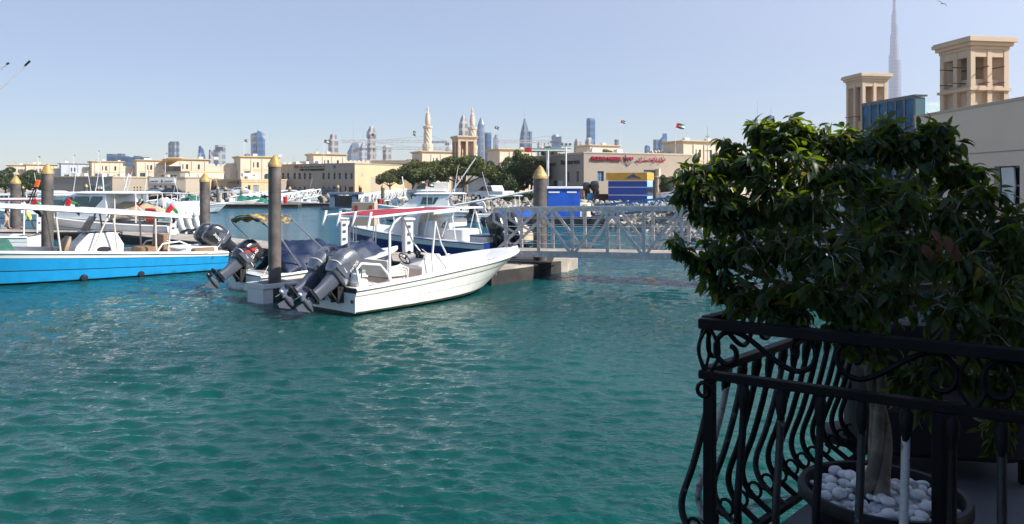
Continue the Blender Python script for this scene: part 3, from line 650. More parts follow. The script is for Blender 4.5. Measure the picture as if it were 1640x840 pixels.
# ---- long blue boat -----------------------------------------------------------------------
rzB = math.atan2(-.66, -.75)
bb = thing('motor_boat', 'long bright blue and white boat with hardtop and black outboards', 'boat', (-11.75, 29.75, 0), rzB)
hull(bb, 11.6, 2.9, .70, 1.42, 1.4, [(.36,'hull_blue'),(.39,'hull_black'),(.78,'hull_blue'),(.80,'hull_black'),(1,'gel_white')], gw=.26, floor=.35, t0=.06, t1=.66, p=1.15, draft=.45, rub='gel_white')
for s_ in (-1, 1):
    for x_ in (3.1, 4.9): MB().lathe([(.01,0),(.13,.0),(.10,.06),(.01,.07)], 12, M=T(x_, s_*1.25, .10) @ RX(R(-90*s_))).build('drain_scoop', M_['hull_black'], bb, smooth=40)
    for x_, z_ in ((.6,.60),(2.3,.67),(2.15,.67),(2.0,.67)): MB().sph((x_, s_*1.36, z_-.06 if x_ < 1 else .80), .022, n=8, k=4).build('fitting', M_['hull_black'], bb)
def hardtop():
    mb = MB(); rr = []
    for i in range(19):
        u = i/18; x = 1.15 + 6.2*u; w = 1.12*(1 - .35*max(0, .2 - u)/.2 - .25*max(0, (u-.8)/.2)**2); z = 2.02 + .085*(x-1.15) ; th = .06 + .05*math.sin(PI*u)
        rr.append([(x, -w, z), (x, -w*.97, z + th*.6), (x, -w*.5, z + th + .05), (x, 0, z + th + .07), (x, w*.5, z + th+.05), (x, w*.97, z + th*.6), (x, w, z), (x, w*.9, z - .03), (x, -w*.9, z-.03)])
    mb.loft(rr); mb.build('hardtop', M_['gel_white'], bb, smooth=50)
    for s_ in (-1, 1):
        for a_, b_ in (((4.75,.8,.5),(4.05,.95,2.3)),((3.7,.8,.5),(3.95,.95,2.3)),((5.5,.75,.9),(5.7,.9,2.42)),((2.5,.95,.7),(2.55,1.0,2.12)),((2.1,.95,.7),(2.0,1.0,2.08))):
            MB().tube([(a_[0], s_*a_[1], a_[2]), (b_[0], s_*b_[1], b_[2])], .032, 8).build('hardtop_post', M_['gel_beige'], bb, smooth=50)
    for x_, y_ in ((4.9,.3),(6.2,0),(2.2,-.4)): MB().lathe([(.02,0),(.10,.01),(.09,.10),(.03,.13)], 12, M=T(x_, y_, 2.5 if x_ > 3 else 2.2)).build('deck_lamp', M_['black'], bb, smooth=40)
hardtop()
mb = MB()
mb.loft([[(3.55,-.62,.35),(5.3,-.62,.35),(5.3,.62,.35),(3.55,.62,.35)], [(3.5,-.62,1.15),(5.0,-.6,1.15),(5.0,.6,1.15),(3.5,.62,1.15)], [(3.75,-.56,1.62),(4.6,-.55,1.58),(4.6,.55,1.58),(3.75,.56,1.62)]]); mb.build('console', M_['gel_white'], bb, smooth=25, bevel=.03)
for s_ in (-1,1): MB().lathe([(.004,0),(.22,0),(.22,.02),(.16,.024),(.004,.02)], 24, M=T(4.15, s_*.612, 1.0) @ RX(R(90*-s_)) @ Matrix.Diagonal((1,.45,1,1))).build('oval_vent', M_['black'], bb, smooth=30)
mb = MB(); mb.loft([[(4.7,-.55,1.55),(4.7,.55,1.55),(4.72,.55,1.55),(4.72,-.55,1.55)], [(4.35,-.52,2.15),(4.35,.52,2.15),(4.37,.52,2.15),(4.37,-.52,2.15)]]); mb.build('windscreen', M_['win'], bb)
MB().box(3.6,4.75,-.57,.57,1.585,1.64).build('dash_trim', M_['cowl_black'], bb, bevel=.01)
mb = MB(); mb.loft([rrect(0,.16,1.0,.0,20,4), rrect(-.02,.20,1.05,.4,20,4), rrect(.0,.18,.95,.8,20,4), rrect(.03,.13,.7,.95,20,3)], M=T(5.35,0,.55) @ RY(R(-18))); mb.build('lounge_seat_back', M_['seat_brown'], bb, smooth=40)
mb = MB(); pad(mb, 5.4, 6.2, -.5, .5, .6, .85); mb.build('lounge_seat', M_['seat_brown'], bb, smooth=35)
mb = MB(); pad(mb, 2.2, 3.0, -.62, .62, .62, 1.0); mb.build('aft_seat', M_['seat_brown'], bb, smooth=35)
mb = MB(); pad(mb, 2.0, 2.2, -.66, .66, .70, 1.42); mb.build('aft_seat_back', M_['seat_brown'], bb, smooth=35)
MB().box(2.35,2.95,-.6,.6,.36,.62).build('seat_base', M_['gel_white'], bb, bevel=.02)
for s_ in (-1,1): MB().tube([(2.5, s_*1.05, .85),(2.3, s_*1.02, 1.12),(1.7, s_*1.0, 1.18),(1.35, s_*1.05, 1.0)], .03, 8).build('grab_rail', M_['tube_white'], bb, smooth=50)
mb = MB(); pad(mb, .15, 1.7, -.95, .95, .36, .92); mb.build('bait_station', M_['gel_white'], bb, smooth=30)
mb = MB(); pad(mb, .35, 1.3, -.9, 1.15, .74, .90); mb.build('stern_cushion', M_['seat_brown'], bb, smooth=35)
wheel(bb, 3.55, .1, 1.4, .19)
tarp(bb, 6.9, 10.6, lambda u: 1.28*(1 - .75*u**2.2), lambda u, e: (1.12+.15*u) if e else 1.42 + .12*math.sin(u*5), 'tarp_green', seed=8, fold=.10)
for y_ in (-.46, .46): outboard(bb, -.12, y_, .66, 54, cowl='cowl_black', leg='cowl_black', top='cowl_black', sc=1.08, prop='cowl_black', lettering='300')
# fishing rods with orange tips on its far side
for dx in (0, .35):
    t = thing('fishing_rod', 'black fishing rod with orange float standing on the blue boat, ' + ('left one' if dx else 'right one'), 'fishing rod', (0,0,0), 0, 'fishing rods with orange floats')
    a_ = at(50 - dx*14, 326, 27.5); b_ = at(63 - dx*8, 289, 27.5)
    MB().tube([a_, a_.lerp(b_, .75)], .022, 6).build('rod', M_['black'], t); MB().tube([a_.lerp(b_, .72), b_.lerp(a_, -.0)], .05, 8).build('float', M_['orange'], t, smooth=50)
# outriggers poking into the sky at far left
for (x0,y0,x1,y1,l) in ((-30,172,48,98,'long white outrigger pole slanting across the sky at far left'), (-14,122,14,101,'short tip of a white outrigger pole at the left edge of the sky')):
    t = thing('outrigger_pole', l, 'outrigger', (0,0,0)); a_ = at(x0,y0,22); b_ = at(x1,y1,22); lo = at(-150, 320, 22) 
    MB().tube([lo, a_], .03, 6).build('lower_pole', M_['tube_white'], t)
    MB().tube([a_, a_.lerp(b_, .9)], .022, 6).build('pole', M_['tube_white'], t); MB().tube([a_.lerp(b_, .9), b_], .03, 6).build('tip', M_['black'], t)
def lying_flag(px, py, D, w, h, ang, label, seed):
    p = at(px, py, D); t = thing('boat_flag', label, 'flag', p, 0, 'small striped flags on the boats')
    flag_cloth(t, w, h, (0, 0, 0), (0, R(ang), R(-10)), seed, .06)
    MB().tube([(0,0,-.25),(0,0,h)], .014, 6, M=RY(R(ang))).build('staff', M_['tube_white'], t)
lying_flag(47, 330, 26.4, .62, .36, 38, 'striped flag beside the fishing rods on the hardtop', 1)
lying_flag(103, 331, 27.0, .72, .34, 24, 'striped flag crumpled on the middle of the long hardtop', 2)
lying_flag(264, 338, 28.9, .62, .38, 46, 'large striped flag at the right end of the hardtop', 3)
lying_flag(223, 333, 29.4, .34, .2, -50, 'small folded striped flag near the cruiser windows', 4)
# ---------------------------------------------------------------- more boats behind the dock
bw = thing('motor_boat', 'white and blue boat moored behind the dock with grey canvas dodger', 'boat', (-.4, 33.6, 0), math.atan2(.65, -.757))
hull(bw, 12.2, 2.8, .72, 1.35, 1.5, [(.62,'navy'),(1,'gel_white')], gw=.24, floor=.35, t0=.05, t1=.6, rub='navy')
mb = MB(); pad(mb, 1.9, 3.3, -.65, .65, .35, 1.25); mb.build('aft_box', M_['gel_white'], bw, smooth=30)
mb = MB(); pad(mb, 2.8, 3.05, -.62, .62, 1.35, 1.72); mb.build('seat_back', M_['seat_white'], bw, smooth=35)
mb = MB(); pad(mb, .2, 1.3, -1.0, 1.0, .6, 1.02); mb.build('stern_seat', M_['seat_white'], bw, smooth=35)
mb = MB(); pad(mb, .2, 1.35, -1.03, 1.03, 1.0, 1.07); mb.build('seat_piping', M_['navy'], bw, smooth=35)
mb = MB(); mb.loft([[(3.9,-.6,.35),(5.4,-.6,.35),(5.4,.6,.35),(3.9,.6,.35)],[(3.8,-.6,1.25),(5.1,-.58,1.25),(5.1,.58,1.25),(3.8,.6,1.25)],[(4.1,-.5,1.6),(4.7,-.5,1.55),(4.7,.5,1.55),(4.1,.5,1.6)]]); mb.build('console', M_['gel_white'], bw, smooth=25, bevel=.03)
wheel(bw, 3.7, 0, 1.4, .18)
mb = MB(); g = []
for i in range(13):
    u = i/12; x = 4.6 + 2.8*u; w = .95*(1 - .25*u); h = 2.15 - 1.0*u**1.8
    g.append([(x, w*math.cos(PI*k/10), .9 + (h - .9)*math.sin(PI*k/10)**.6 + .03*noise.noise(Vector((x*3, k*.7, 1)))) for k in range(11)])
mb.loft(g, 0, close=False, caps=False); mb.build('canvas_dodger', M_['gel_grey'], bw, smooth=60)
for s_ in (-1, 1):
    for a_, b_ in (((2.1,.9,.8),(2.5,.8,2.2)),((4.2,.9,.9),(3.9,.8,2.2)),((3.0,.9,.9),(2.5,.8,2.2))):
        MB().tube([(a_[0], s_*a_[1], a_[2]), (b_[0], s_*b_[1], b_[2])], .026, 8).build('tower_post', M_['tube_white'], bw)
    MB().tube([(7.4, s_*1.0, 1.12),(7.5, s_*1.0, 1.75),(9.6, s_*.75, 1.95),(11.6, s_*.15, 2.0),(12.1, 0, 1.95)], .024, 8).build('bow_rail', M_['tube_white'], bw, smooth=50)
    for x_, y_ in ((8.5,.92),(9.6,.75),(10.7,.45)): MB().tube([(x_, s_*y_, 1.15), (x_+.1, s_*y_, 1.93)], .02, 6).build('rail_stanchion', M_['tube_white'], bw)
mb = MB(); mb.loft([[(2.0,-.9,2.2),(4.6,-.85,2.2),(4.6,.85,2.2),(2.0,.9,2.2)],[(2.05,-.85,2.28),(4.5,-.8,2.28),(4.5,.8,2.28),(2.05,.85,2.28)]]); mb.build('hardtop', M_['gel_white'], bw, bevel=.02)
for y_ in (-.5, .5): outboard(bw, -.12, y_, .85, 35, cowl='cowl_black', leg='cowl_black', sc=1.15, prop='cowl_black', detail=False)
tp = at(812, 372, 36.5); t = thing('tarpaulin_bundle', 'beige tarpaulin bundle tied to a peak behind the gangway foot', 'tarpaulin', (tp.x, tp.y+1.5, .5))
mb = MB(); rings = []
for i, (r_, z_) in enumerate(((1.0,0),(1.05,.3),(.8,.7),(.45,1.0),(.16,1.35),(.04,1.7))):
    rings.append([((r_*(1 + .22*noise.noise(Vector((k*.9, i*.6, 2)))))*math.cos(2*PI*k/22)*1.1 + .25*(1-i/5), r_*math.sin(2*PI*k/22), z_ + .08*noise.noise(Vector((k*.8, i, 7)))) for k in range(22)])
mb.loft(rings); mb.build('cloth', M_['tarp_beige'], t, smooth=70)
# rack of flat fish boxes behind the navy cover (grey locker on legs)
p = at(584, 384, 32.0); t = thing('dock_locker', 'beige notice cabinet on thin legs standing on the dock', 'cabinet', (p.x, p.y, .5), R(-12))
MB().box(-.52,.52,-.18,.18,1.05,2.05).build('cabinet_body', mat('locker', (.40,.33,.24), .7, var=.1), t, bevel=.015)
for x_ in (-.45,.45):
    for y_ in (-.14,.14): MB().tube([(x_,y_,0),(x_,y_,1.05)], .022, 6).build('leg', M_['steel'], t)
MB().box(-.42,.42,-.14,.14,.35,.38).build('shelf', M_['steel'], t)
for x_ in (-.38,.28): MB().box(x_,x_+.14,-.192,-.18,1.62,1.92).build('notice', M_['red'], t)
# white cruiser with four white outboards at left
cb = thing('motor_cruiser', 'white cruiser with green windows and white outboards behind the blue boat', 'boat', (-20.4, 46.6, 0), math.atan2(.22, -.97))
hull(cb, 11, 3.4, .85, 1.5, 1.5, [(.5,'gel_white'),(.54,'line_grey'),(1,'gel_white')], gw=.35, floor=.6, t0=.03, t1=.35)
mb = MB(); mb.loft([[(4.4,-1.35,1.1),(9.2,-1.1,1.3),(9.2,1.1,1.3),(4.4,1.35,1.1)],[(4.6,-1.25,2.75),(7.4,-1.0,2.75),(7.4,1.0,2.75),(4.6,1.25,2.75)]]); mb.build('cabin', M_['gel_white'], cb, bevel=.05)
for s_ in (-1,1):
    for x0,x1 in ((4.75,5.65),(5.8,6.9)): MB().prism([(x0,1.75),(x1+.35,1.75),(x1-.05,2.62),(x0+.06,2.62)], -.01, .012, M=T(0, s_*1.245, 0) @ RX(R(90)) if s_ < 0 else T(0, 1.245, 0) @ RX(R(90))).build('side_window', M_['win_teal'], cb)
    for x_ in (2.4, 3.9): MB().tube([(x_, s_*1.3, 1.0),(x_+.1, s_*1.2, 2.8)], .04, 8).build('roof_post', M_['gel_beige'], cb)
    MB().prism([(7.0,1.7),(8.6,1.7),(7.5,2.6),(7.2,2.6)], -.01, .01, M=T(0, s_*1.12, 0) @ RX(R(90))).build('side_window', M_['win_teal'], cb)
mb = MB(); mb.loft([rrect(2.2,7.3,2.5,2.76,30,4), rrect(2.0,7.5,2.6,2.82,30,4), rrect(2.2,7.2,2.4,2.92,30,4)]); mb.build('hardtop', M_['gel_white'], cb, smooth=40)
tarp(cb, .6, 4.2, lambda u: 1.3, lambda u, e: 1.25 if e else 2.3 - 1.0*(1-u)**2, 'tarp_beige', seed=5)
for k in range(4): outboard(cb, -.15, -1.14 + .76*k, 1.05, 22, cowl='cowl_white', leg='cowl_white', top='cowl_white', sc=1.2, prop='cowl_black', detail=False)
mb = MB(); pad(mb, 1.2, 1.8, 1.0, 1.28, 1.1, 1.9); mb.build('red_cooler', M_['red'], cb, smooth=30)
# left-edge boat with the orange cover
lb = thing('motor_boat', 'white boat at far left with pink edged top and orange cover', 'boat', (-24.5, 38.5, 0), R(196))
hull(lb, 8, 2.6, .7, 1.2, 1.2, [(.6,'gel_white'),(.64,'line_grey'),(1,'gel_white')])
mb = MB(); mb.loft([rrect(-.4,5.0,2.2,2.5,26,4), rrect(-.5,5.1,2.3,2.56,26,4), rrect(-.3,4.9,2.0,2.64,26,4)]); mb.build('hardtop', M_['gel_white'], lb, smooth=40)
MB().tube([(x,y,z) for x,y,z in rrect(-.52,5.12,2.32,2.56,26,4)], .03, 6).build('top_edging', M_['canvas_red'], lb)
for x_ in (.2,2.2,4.4):
    for s_ in (-1,1): MB().tube([(x_,s_*1.0,.8),(x_,s_*.98,2.5)], .035, 8).build('top_post', M_['tube_white'], lb)
mb = MB(); mb.loft([rrect(1.6,2.6,.7,1.5,18,2.6), rrect(1.5,2.75,.85,1.9,18,2.6), rrect(1.55,2.7,.8,2.2,18,2.4), rrect(1.8,2.4,.4,2.35,18,2)], M=T(0,.75,-.1)); mb.build('orange_cover', mat('orange_cloth', (.6,.09,.025), .8, bump=.5, bs=6), lb, smooth=60)
# ---------------------------------------------------------------- small boats across the basin (prototypes copied)
def small_console(hc='gel_white', name='motor_boat', cover=None, label='', loc=(0,0,0), rz=0):
    t = thing(name, label, 'boat', loc, rz, 'small boats across the basin')
    hull(t, 7.5, 2.3, .75, 1.25, 1.1, [(.6,hc),(.66,'line_grey'),(1,'gel_white')], N=14)
    mb = MB(); pad(mb, 2.8, 3.8, -.5, .5, .3, 1.5); mb.build('console', M_['gel_white'], t, smooth=30)
    mb = MB(); pad(mb, 1.6, 2.2, -.5, .5, .4, 1.15); mb.build('seat', M_['seat_white'], t, smooth=30)
    mb = MB(); mb.loft([rrect(1.4,4.4,1.8,2.35,20,4), rrect(1.3,4.5,1.9,2.42,20,4), rrect(1.5,4.3,1.6,2.48,20,4)]); mb.build('top', M_[cover or 'gel_white'], t, smooth=40)
    for x_ in (1.8, 4.0):
        for s_ in (-1,1): MB().tube([(x_, s_*.8, .6),(x_, s_*.8, 2.36)], .04, 6).build('top_post', M_['tube_white'], t)
    outboard(t, -.1, 0, .75, 30, cowl='cowl_black', leg='cowl_black', detail=False)
    MB().tube([(1.5,.8,2.4),(.9,.95,4.6)], .02, 5).build('antenna', M_['tube_white'], t)
    return t
def small_cabin(label, loc, rz):
    t = thing('cabin_boat', label, 'boat', loc, rz, 'small cabin boats across the basin')
    hull(t, 10, 3.0, .9, 1.6, 1.2, [(.5,'gel_white'),(.56,'navy'),(1,'gel_white')], N=14)
    mb = MB(); mb.loft([[(2.6,-1.1,.8),(7.6,-.7,1.2),(7.6,.7,1.2),(2.6,1.1,.8)],[(2.9,-1.0,2.5),(5.8,-.75,2.4),(5.8,.75,2.4),(2.9,1.0,2.5)]]); mb.build('cabin', M_['gel_white'], t, bevel=.04)
    for s_ in (-1,1):
        for x0, x1 in ((3.3,4.1),(4.3,5.2)): MB().prism([(x0,1.6),(x1+.2,1.6),(x1,2.25),(x0,2.25)], -.02, .012, M=T(0, s_*.93, 0) @ RX(R(90))).build('side_window', M_['win_teal'], t)
    mb = MB(); mb.loft([rrect(1.2,6.0,2.2,2.5,20,4), rrect(1.1,6.2,2.3,2.58,20,4), rrect(1.4,5.8,2.0,2.7,20,4)]); mb.build('roof', M_['gel_white'], t, smooth=40)
    for s_ in (-1,1):
        MB().tube([(7.5,s_*.9,1.4),(7.6,s_*.9,2.0),(9.6,s_*.2,2.1)], .025, 5).build('bow_rail', M_['steel'], t)
        MB().tube([(1.5,s_*1.0,.9),(1.4,s_*1.0,2.5)], .04, 5).build('roof_post', M_['tube_white'], t)
    outboard(t, -.1, -.4, .9, 30, cowl='cowl_white', leg='cowl_white', detail=False); outboard(t, -.1, .4, .9, 30, cowl='cowl_white', leg='cowl_white', detail=False)
    MB().tube([(2.4,.0,2.6),(2.0,0,5.2)], .025, 5).build('mast', M_['tube_white'], t)
    return t
pc = small_console(label='little white console boat at the dock before the sand office gangway', loc=at(512,300,121).to_2d().to_3d(), rz=R(178))
pk = small_cabin('white cabin boat with white top between the two left piles', at(150,300,80).to_2d().to_3d(), R(172))
CS = [(20,72,150,'console boat at the left edge behind the first pile'),(45,86,170,'console boat behind the orange tipped rods'),(235,68,186,'console boat under the grey shed'),(300,100,165,'console boat left of the pile before the arches'),
      (398,120,8,'console boat between the big pile and the arches'),(335,116,20,'console boat right behind the golden capped dock pile'),(430,122,172,'console boat behind the tallest pile'),(760,68,14,'console boat beside the near rocks'),(262,92,10,'console boat beneath the dark parked car'),(100,98,185,'console boat before the cream shop'),(185,104,20,'console boat before the teal canopy'),(470,128,190,'console boat at the root of the white gangway'),(222,118,200,'white console boat farthest back before the white signs')]
for px, D, a_, l in CS: dup(pc, at(px, 300, D).to_2d().to_3d(), R(a_), 'small white ' + l)
CB = [(112,92,10,'before the cream shop windows'),(205,58,188,'with a broad white roof under the grey shed'),(262,88,172,'beneath the white shop sign'),(768,70,178,'with a long white roof behind the red canopy'),(635,90,8,'in front of the white van'),(30,104,8,'far at the left edge'),(418,128,6,'behind the tallest pile, against the lit shops')]
for px, D, a_, l in CB: dup(pk, at(px, 300, D).to_2d().to_3d(), R(a_), 'white cabin boat ' + l)
# cruiser hardtop boat behind the red canopy: bigger, with tubes and a long bowsprit
for (x0,y0,x1,y1,D,l) in ((716,319,762,253,60,'thin white outrigger slanting up before the mosque trees'),(650,322,644,283,61,'white rod leaning beside the white van'),(190,335,206,278,55,'white rod rising left of the white shop sign'),(168,330,164,279,70,'thin white rod beside the grey shed'),(725,330,868,303,58,'long pale bowsprit pole reaching the pile beside the gangway')):
    t = thing('boat_pole', l, 'pole', (0,0,0)); k = .10 if y1 > 300 else .05
    MB().tube([at(x0,y0,D), at(x1,y1,D)], k, 6).build('pole', M_['tube_white' if k < .1 else 'seat_white'], t)
    MB().sph(tuple(at(x0,y0,D)), k*1.8, n=8, k=5).build('pole_base', M_['steel'], t)
# white truss footbridges to the far quay
def truss_bridge(px0, D0, px1, D1, z0, z1, h, label):
    a = at(px0, 300, D0); b = at(px1, 300, D1); a.z = z0; b.z = z1; d = b - a; L = d.length
    t = thing('truss_footbridge', label, 'footbridge', a, 0, 'white truss footbridges'); t.rotation_euler = (0, -math.asin(d.z/L), math.atan2(d.y, d.x))
    n = max(4, int(L/1.2)); s = L/n
    for y in (0, 1.4):
        MB().bar((0,y,h),(L,y,h),.12,.12).bar((0,y,0),(L,y,0),.12,.14).build('chord', M_['white'], t)
        for i in range(n):
            x = i*s; MB().bar((x,y,0),(x + (s if i%2 else 0),y,h),.08,.08).bar((x + (0 if i % 2 else s),y,0),(x + (0 if i%2 else s)*1.0 + 0,y,h),.08,.08).bar((x if i%2 == 0 else x+s, y, 0),(x+s if i%2==0 else x,y,h),.08,.08).build('brace', M_['white'], t)
    MB().box(0,L,.1,1.3,.02,.10).build('walkway', M_['conc'], t)
truss_bridge(447,120,514,131,.7,1.7,1.15,'white truss footbridge left, below the sand coloured office')
truss_bridge(570,108,652,124,.5,1.6,1.3,'long white truss footbridge below the round trees')
truss_bridge(380,124,440,132,.7,1.6,.9,'white truss footbridge above the green nets')
# floating docks + clutter on the far side
for px, D, L_, l in ((262,112,20,'left, under the console boats'),(330,117,11,'middle, below the green nets'),(446,119,8,'right, at the foot of the footbridge')):
    p = at(px, 300, D); pontoon('floating_dock', 'far wooden floating dock ' + l, (p.x, p.y, 0), Vector((1, .02, 0)).normalized(), L_, 2.0, z=.65, group='far floating docks')
p0 = at(378,300,117.5)
for (px, D, w, l) in ((385,119,5.5,'left'),(408,119,4.5,'middle'),(424,120.5,3.2,'right'),(305,120,4.0,'far left, beside the pile')):
    p = at(px, 300, D); t = thing('fishing_net', f'heap of green fishing net on the far dock, the {l} heap', 'fishing net', (p.x, p.y, .62), 0, 'green nets heaped on the far dock')
    mb = MB(); rings = []
    for i in range(7):
        r_ = math.cos(i/6*PI/2)**.7
        rings.append([(w/2*r_*math.cos(2*PI*k/20)*(1 + .25*noise.noise(Vector((k, i, px)))), .9*r_*math.sin(2*PI*k/20), 1.15*(i/6)*(1 + .4*noise.noise(Vector((k*.8, i*.7, px + 3))))) for k in range(20)])
    mb.loft(rings); mb.build('net_heap', mat('net_green', (.03,.22,.15), .9, dark=(.015,.10,.08), vs=4, bump=1, bs=10), t, smooth=80)
    MB().tube([(w/2*.9*math.cos(k/3), .95*math.sin(k/3), .12 + .05*math.sin(k)) for k in range(18)], .05, 6).build('float_line', M_['seat_white'], t)
# crab pots and cages (a white tangle) on the docks
def cages(px0, px1, D, n, label):
    p = at(px0, 300, D); t = thing('stacked_fish_traps', label, 'fish traps', (p.x, p.y, .62), 0, 'wire fish traps on the far docks'); Wd = at(px1, 300, D).x - p.x
    for i in range(n):
        x = Wd*(i + .5)/n; z = random.uniform(.35,.75); mb = MB()
        for k in range(5):
            a = PI*k/5; mb.tube([(x + .62*math.cos(q*PI/8)*math.cos(a), .62*math.cos(q*PI/8)*math.sin(a), z + .62*abs(math.sin(q*PI/8)) - .35) for q in range(9)], .035, 4)
        mb.tube([(x + .62*math.cos(q*PI/8), .62*math.sin(q*PI/8), z-.35) for q in range(17)], .04, 4)
        mb.build('trap', M_['white' if i % 3 else 'steel'], t)
cages(262, 318, 121, 8, 'row of domed wire fish traps on the far dock, left of the nets')
cages(366, 384, 120, 4, 'domed wire fish traps between the dark pile and the nets')
cages(398, 438, 125, 7, 'row of domed wire fish traps behind the green nets')
# blue floating shed
p = at(532, 300, 105); t = thing('floating_shed', 'blue steel floating shed on a dark pontoon in mid basin', 'floating shed', (p.x, p.y, 0), R(4))
MB().box(-1.2, 11, -1.6, 1.6, -.3, .45).build('pontoon', mat('shed_blue', (.035,.075,.13), .6, dark=(.02,.03,.05), vs=1.5), t, bevel=.05)
for x_ in (.2, 3.2):
    for y_ in (-1.1, 1.1): MB().box(x_-.30, x_+.30, y_-.12, y_+.12, .45, 2.15).build('column', mat('shed_blue_light', (.09,.14,.20), .6), t)
MB().box(-.3, 4.2, -1.4, 1.4, 2.15, 2.5).build('roof_beam', M_['shed_blue_light'], t, bevel=.04)
MB().box(.6, 3.0, -.2, .9, .45, 2.0).build('machine_box', M_['win'], t, bevel=.03)
MB().box(4.6, 5.0, -.8, .8, .45, 1.9).build('gate_panel', M_['steel'], t)
def bin_(px, D, z, label):
    p = at(px, 300, D); t = thing('red_bin', label, 'bin', (p.x, p.y, z), 0, 'red bins on the far docks')
    MB().lathe([(.28,0),(.36,.9)], 14).build('bin_body', M_['red'], t, smooth=40); MB().lathe([(.38,.9),(.36,1.0),(.05,1.06)], 14).build('lid', M_['canvas_red'], t, smooth=40)
bin_(457,118,.65,'red bin at the foot of the far footbridge, left'); bin_(567,106,.45,'red bin beside the blue floating shed'); bin_(608,107,.5,'red bin below the long white footbridge')
# people on the left dock
def person(px, pyf, D, z, label, pose, top, bottom, skin='skin', h=1.75, rz=0, group=None):
    p = at(px, 300, D); t = thing('person', label, 'person', (p.x, p.y, z), rz, group); k = h/1.75
    J = {'pel':(0,0,.95),'ch':(0,.02,1.28),'ne':(0,.03,1.48),'he':(0,.03,1.58),'ht':(0,.03,1.73)}
    for s_, n_ in ((1,'l'),(-1,'r')):
        f = pose*s_; J['hp'+n_] = (s_*0+0*f, s_*.10, .90); J['kn'+n_] = (f*.16, s_*.12, .50); J['an'+n_] = (f*.34 - (.10 if f < 0 else 0), s_*.12, .09 + (.05 if f < 0 else 0)); J['to'+n_] = (f*.34 + .14, s_*.13, .03)
        J['sh'+n_] = (0, s_*.19, 1.40); J['el'+n_] = (-f*.12, s_*.25, 1.12); J['ha'+n_] = (-f*.16 + .10, s_*.24, .88)
    E = [('pel','ch'),('ch','ne'),('ne','he'),('he','ht')]
    for n_ in 'lr': E += [('pel','hp'+n_),('hp'+n_,'kn'+n_),('kn'+n_,'an'+n_),('an'+n_,'to'+n_),('ch','sh'+n_),('sh'+n_,'el'+n_),('el'+n_,'ha'+n_)]
    rad = {'pel':.15,'ch':.155,'ne':.06,'he':.10,'ht':.085,'hp':.095,'kn':.062,'an':.042,'to':.04,'sh':.068,'el':.045,'ha':.036}
    def skinned(keys, name, m, grow, parent):
        ks = [q for q in J if q in keys]; me = bpy.data.meshes.new(name)
        me.from_pydata([tuple(c_*k for c_ in J[q]) for q in ks], [(ks.index(a), ks.index(b)) for a, b in E if a in ks and b in ks], [])
        o = bpy.data.objects.new(name, me); COL.objects.link(o); o.parent = parent; me.materials.append(M_[m])
        o.modifiers.new('skin', 'SKIN'); me.skin_vertices[0].data[0].use_root = True
        for i, q in enumerate(ks):
            r_ = rad[q if q in rad else q[:2]]*k + grow; me.skin_vertices[0].data[i].radius = (r_*.8 if q in ('pel','ch') else r_, r_)
        s2 = o.modifiers.new('sub', 'SUBSURF'); s2.levels = 2; s2.render_levels = 2; return o
    skinned(list(J), 'body', skin, 0, t)
    skinned(['pel','ch','shl','shr','ell','elr'], 'shirt', top, .022, t)
    skinned(['pel','hpl','hpr','knl','knr'] + (['anl','anr'] if bottom[1] else []), 'trousers' if bottom[1] else 'shorts', bottom[0], .026, t)
    MB().sph((-.01*k, .03*k, 1.66*k), (.105*k, .10*k, .12*k), n=12, k=8).build('hair', M_['black'], t, smooth=80)
    return t
mat('skin', (.42,.25,.17), .6); mat('shirt_grey', (.45,.45,.43), .8); mat('shorts_yellow', (.55,.62,.14), .8); mat('shirt_dark', (.03,.03,.04), .8); mat('shirt_red', (.40,.06,.05), .8); mat('trousers_teal', (.05,.12,.13), .8); mat('shorts_beige', (.5,.42,.32), .8)
person(44, 366, 48.6, .5, 'person striding on the left dock in lime yellow shorts and grey shirt', 1, 'shirt_grey', ('shorts_yellow', False), h=1.78, rz=R(-15))
person(11, 366, 48.2, .5, 'person in dark shirt standing near the left edge of the photo', .35, 'shirt_dark', ('shorts_beige', False), h=1.72, rz=R(30))
person(109, 366, 48.4, .5, 'person in red shirt and dark teal trousers walking behind the windscreen', .9, 'shirt_red', ('trousers_teal', True), h=1.70, rz=R(185))
# ---------------------------------------------------------------- buildings on the banks
def wall_mb(mb, Lw, z0, z1, ops, dep=.18, m=0, mr=0):
    """wall in the plane y=0 facing -y from x=0..Lw with rectangular openings (x0,z0,x1,z1) and reveals"""
    xs = sorted({0, Lw, *[o[0] for o in ops], *[o[2] for o in ops]}); zs = sorted({z0, z1, *[o[1] for o in ops], *[o[3] for o in ops]})
    for a, b in zip(xs[:-1], xs[1:]):
        for c_, d in zip(zs[:-1], zs[1:]):
            mx, mz = (a+b)/2, (c_+d)/2
            if any(o[0] < mx < o[2] and o[1] < mz < o[3] for o in ops): continue
            mb.add([(a,0,c_),(b,0,c_),(b,0,d),(a,0,d)], [(0,1,2,3)], m)
    for x0, c_, x1, d in [o[:4] for o in ops]:
        mb.add([(x0,0,c_),(x1,0,c_),(x1,0,d),(x0,0,d),(x0,dep,c_),(x1,dep,c_),(x1,dep,d),(x0,dep,d)], [(0,1,5,4),(1,2,6,5),(2,3,7,6),(3,0,4,7)], mr)
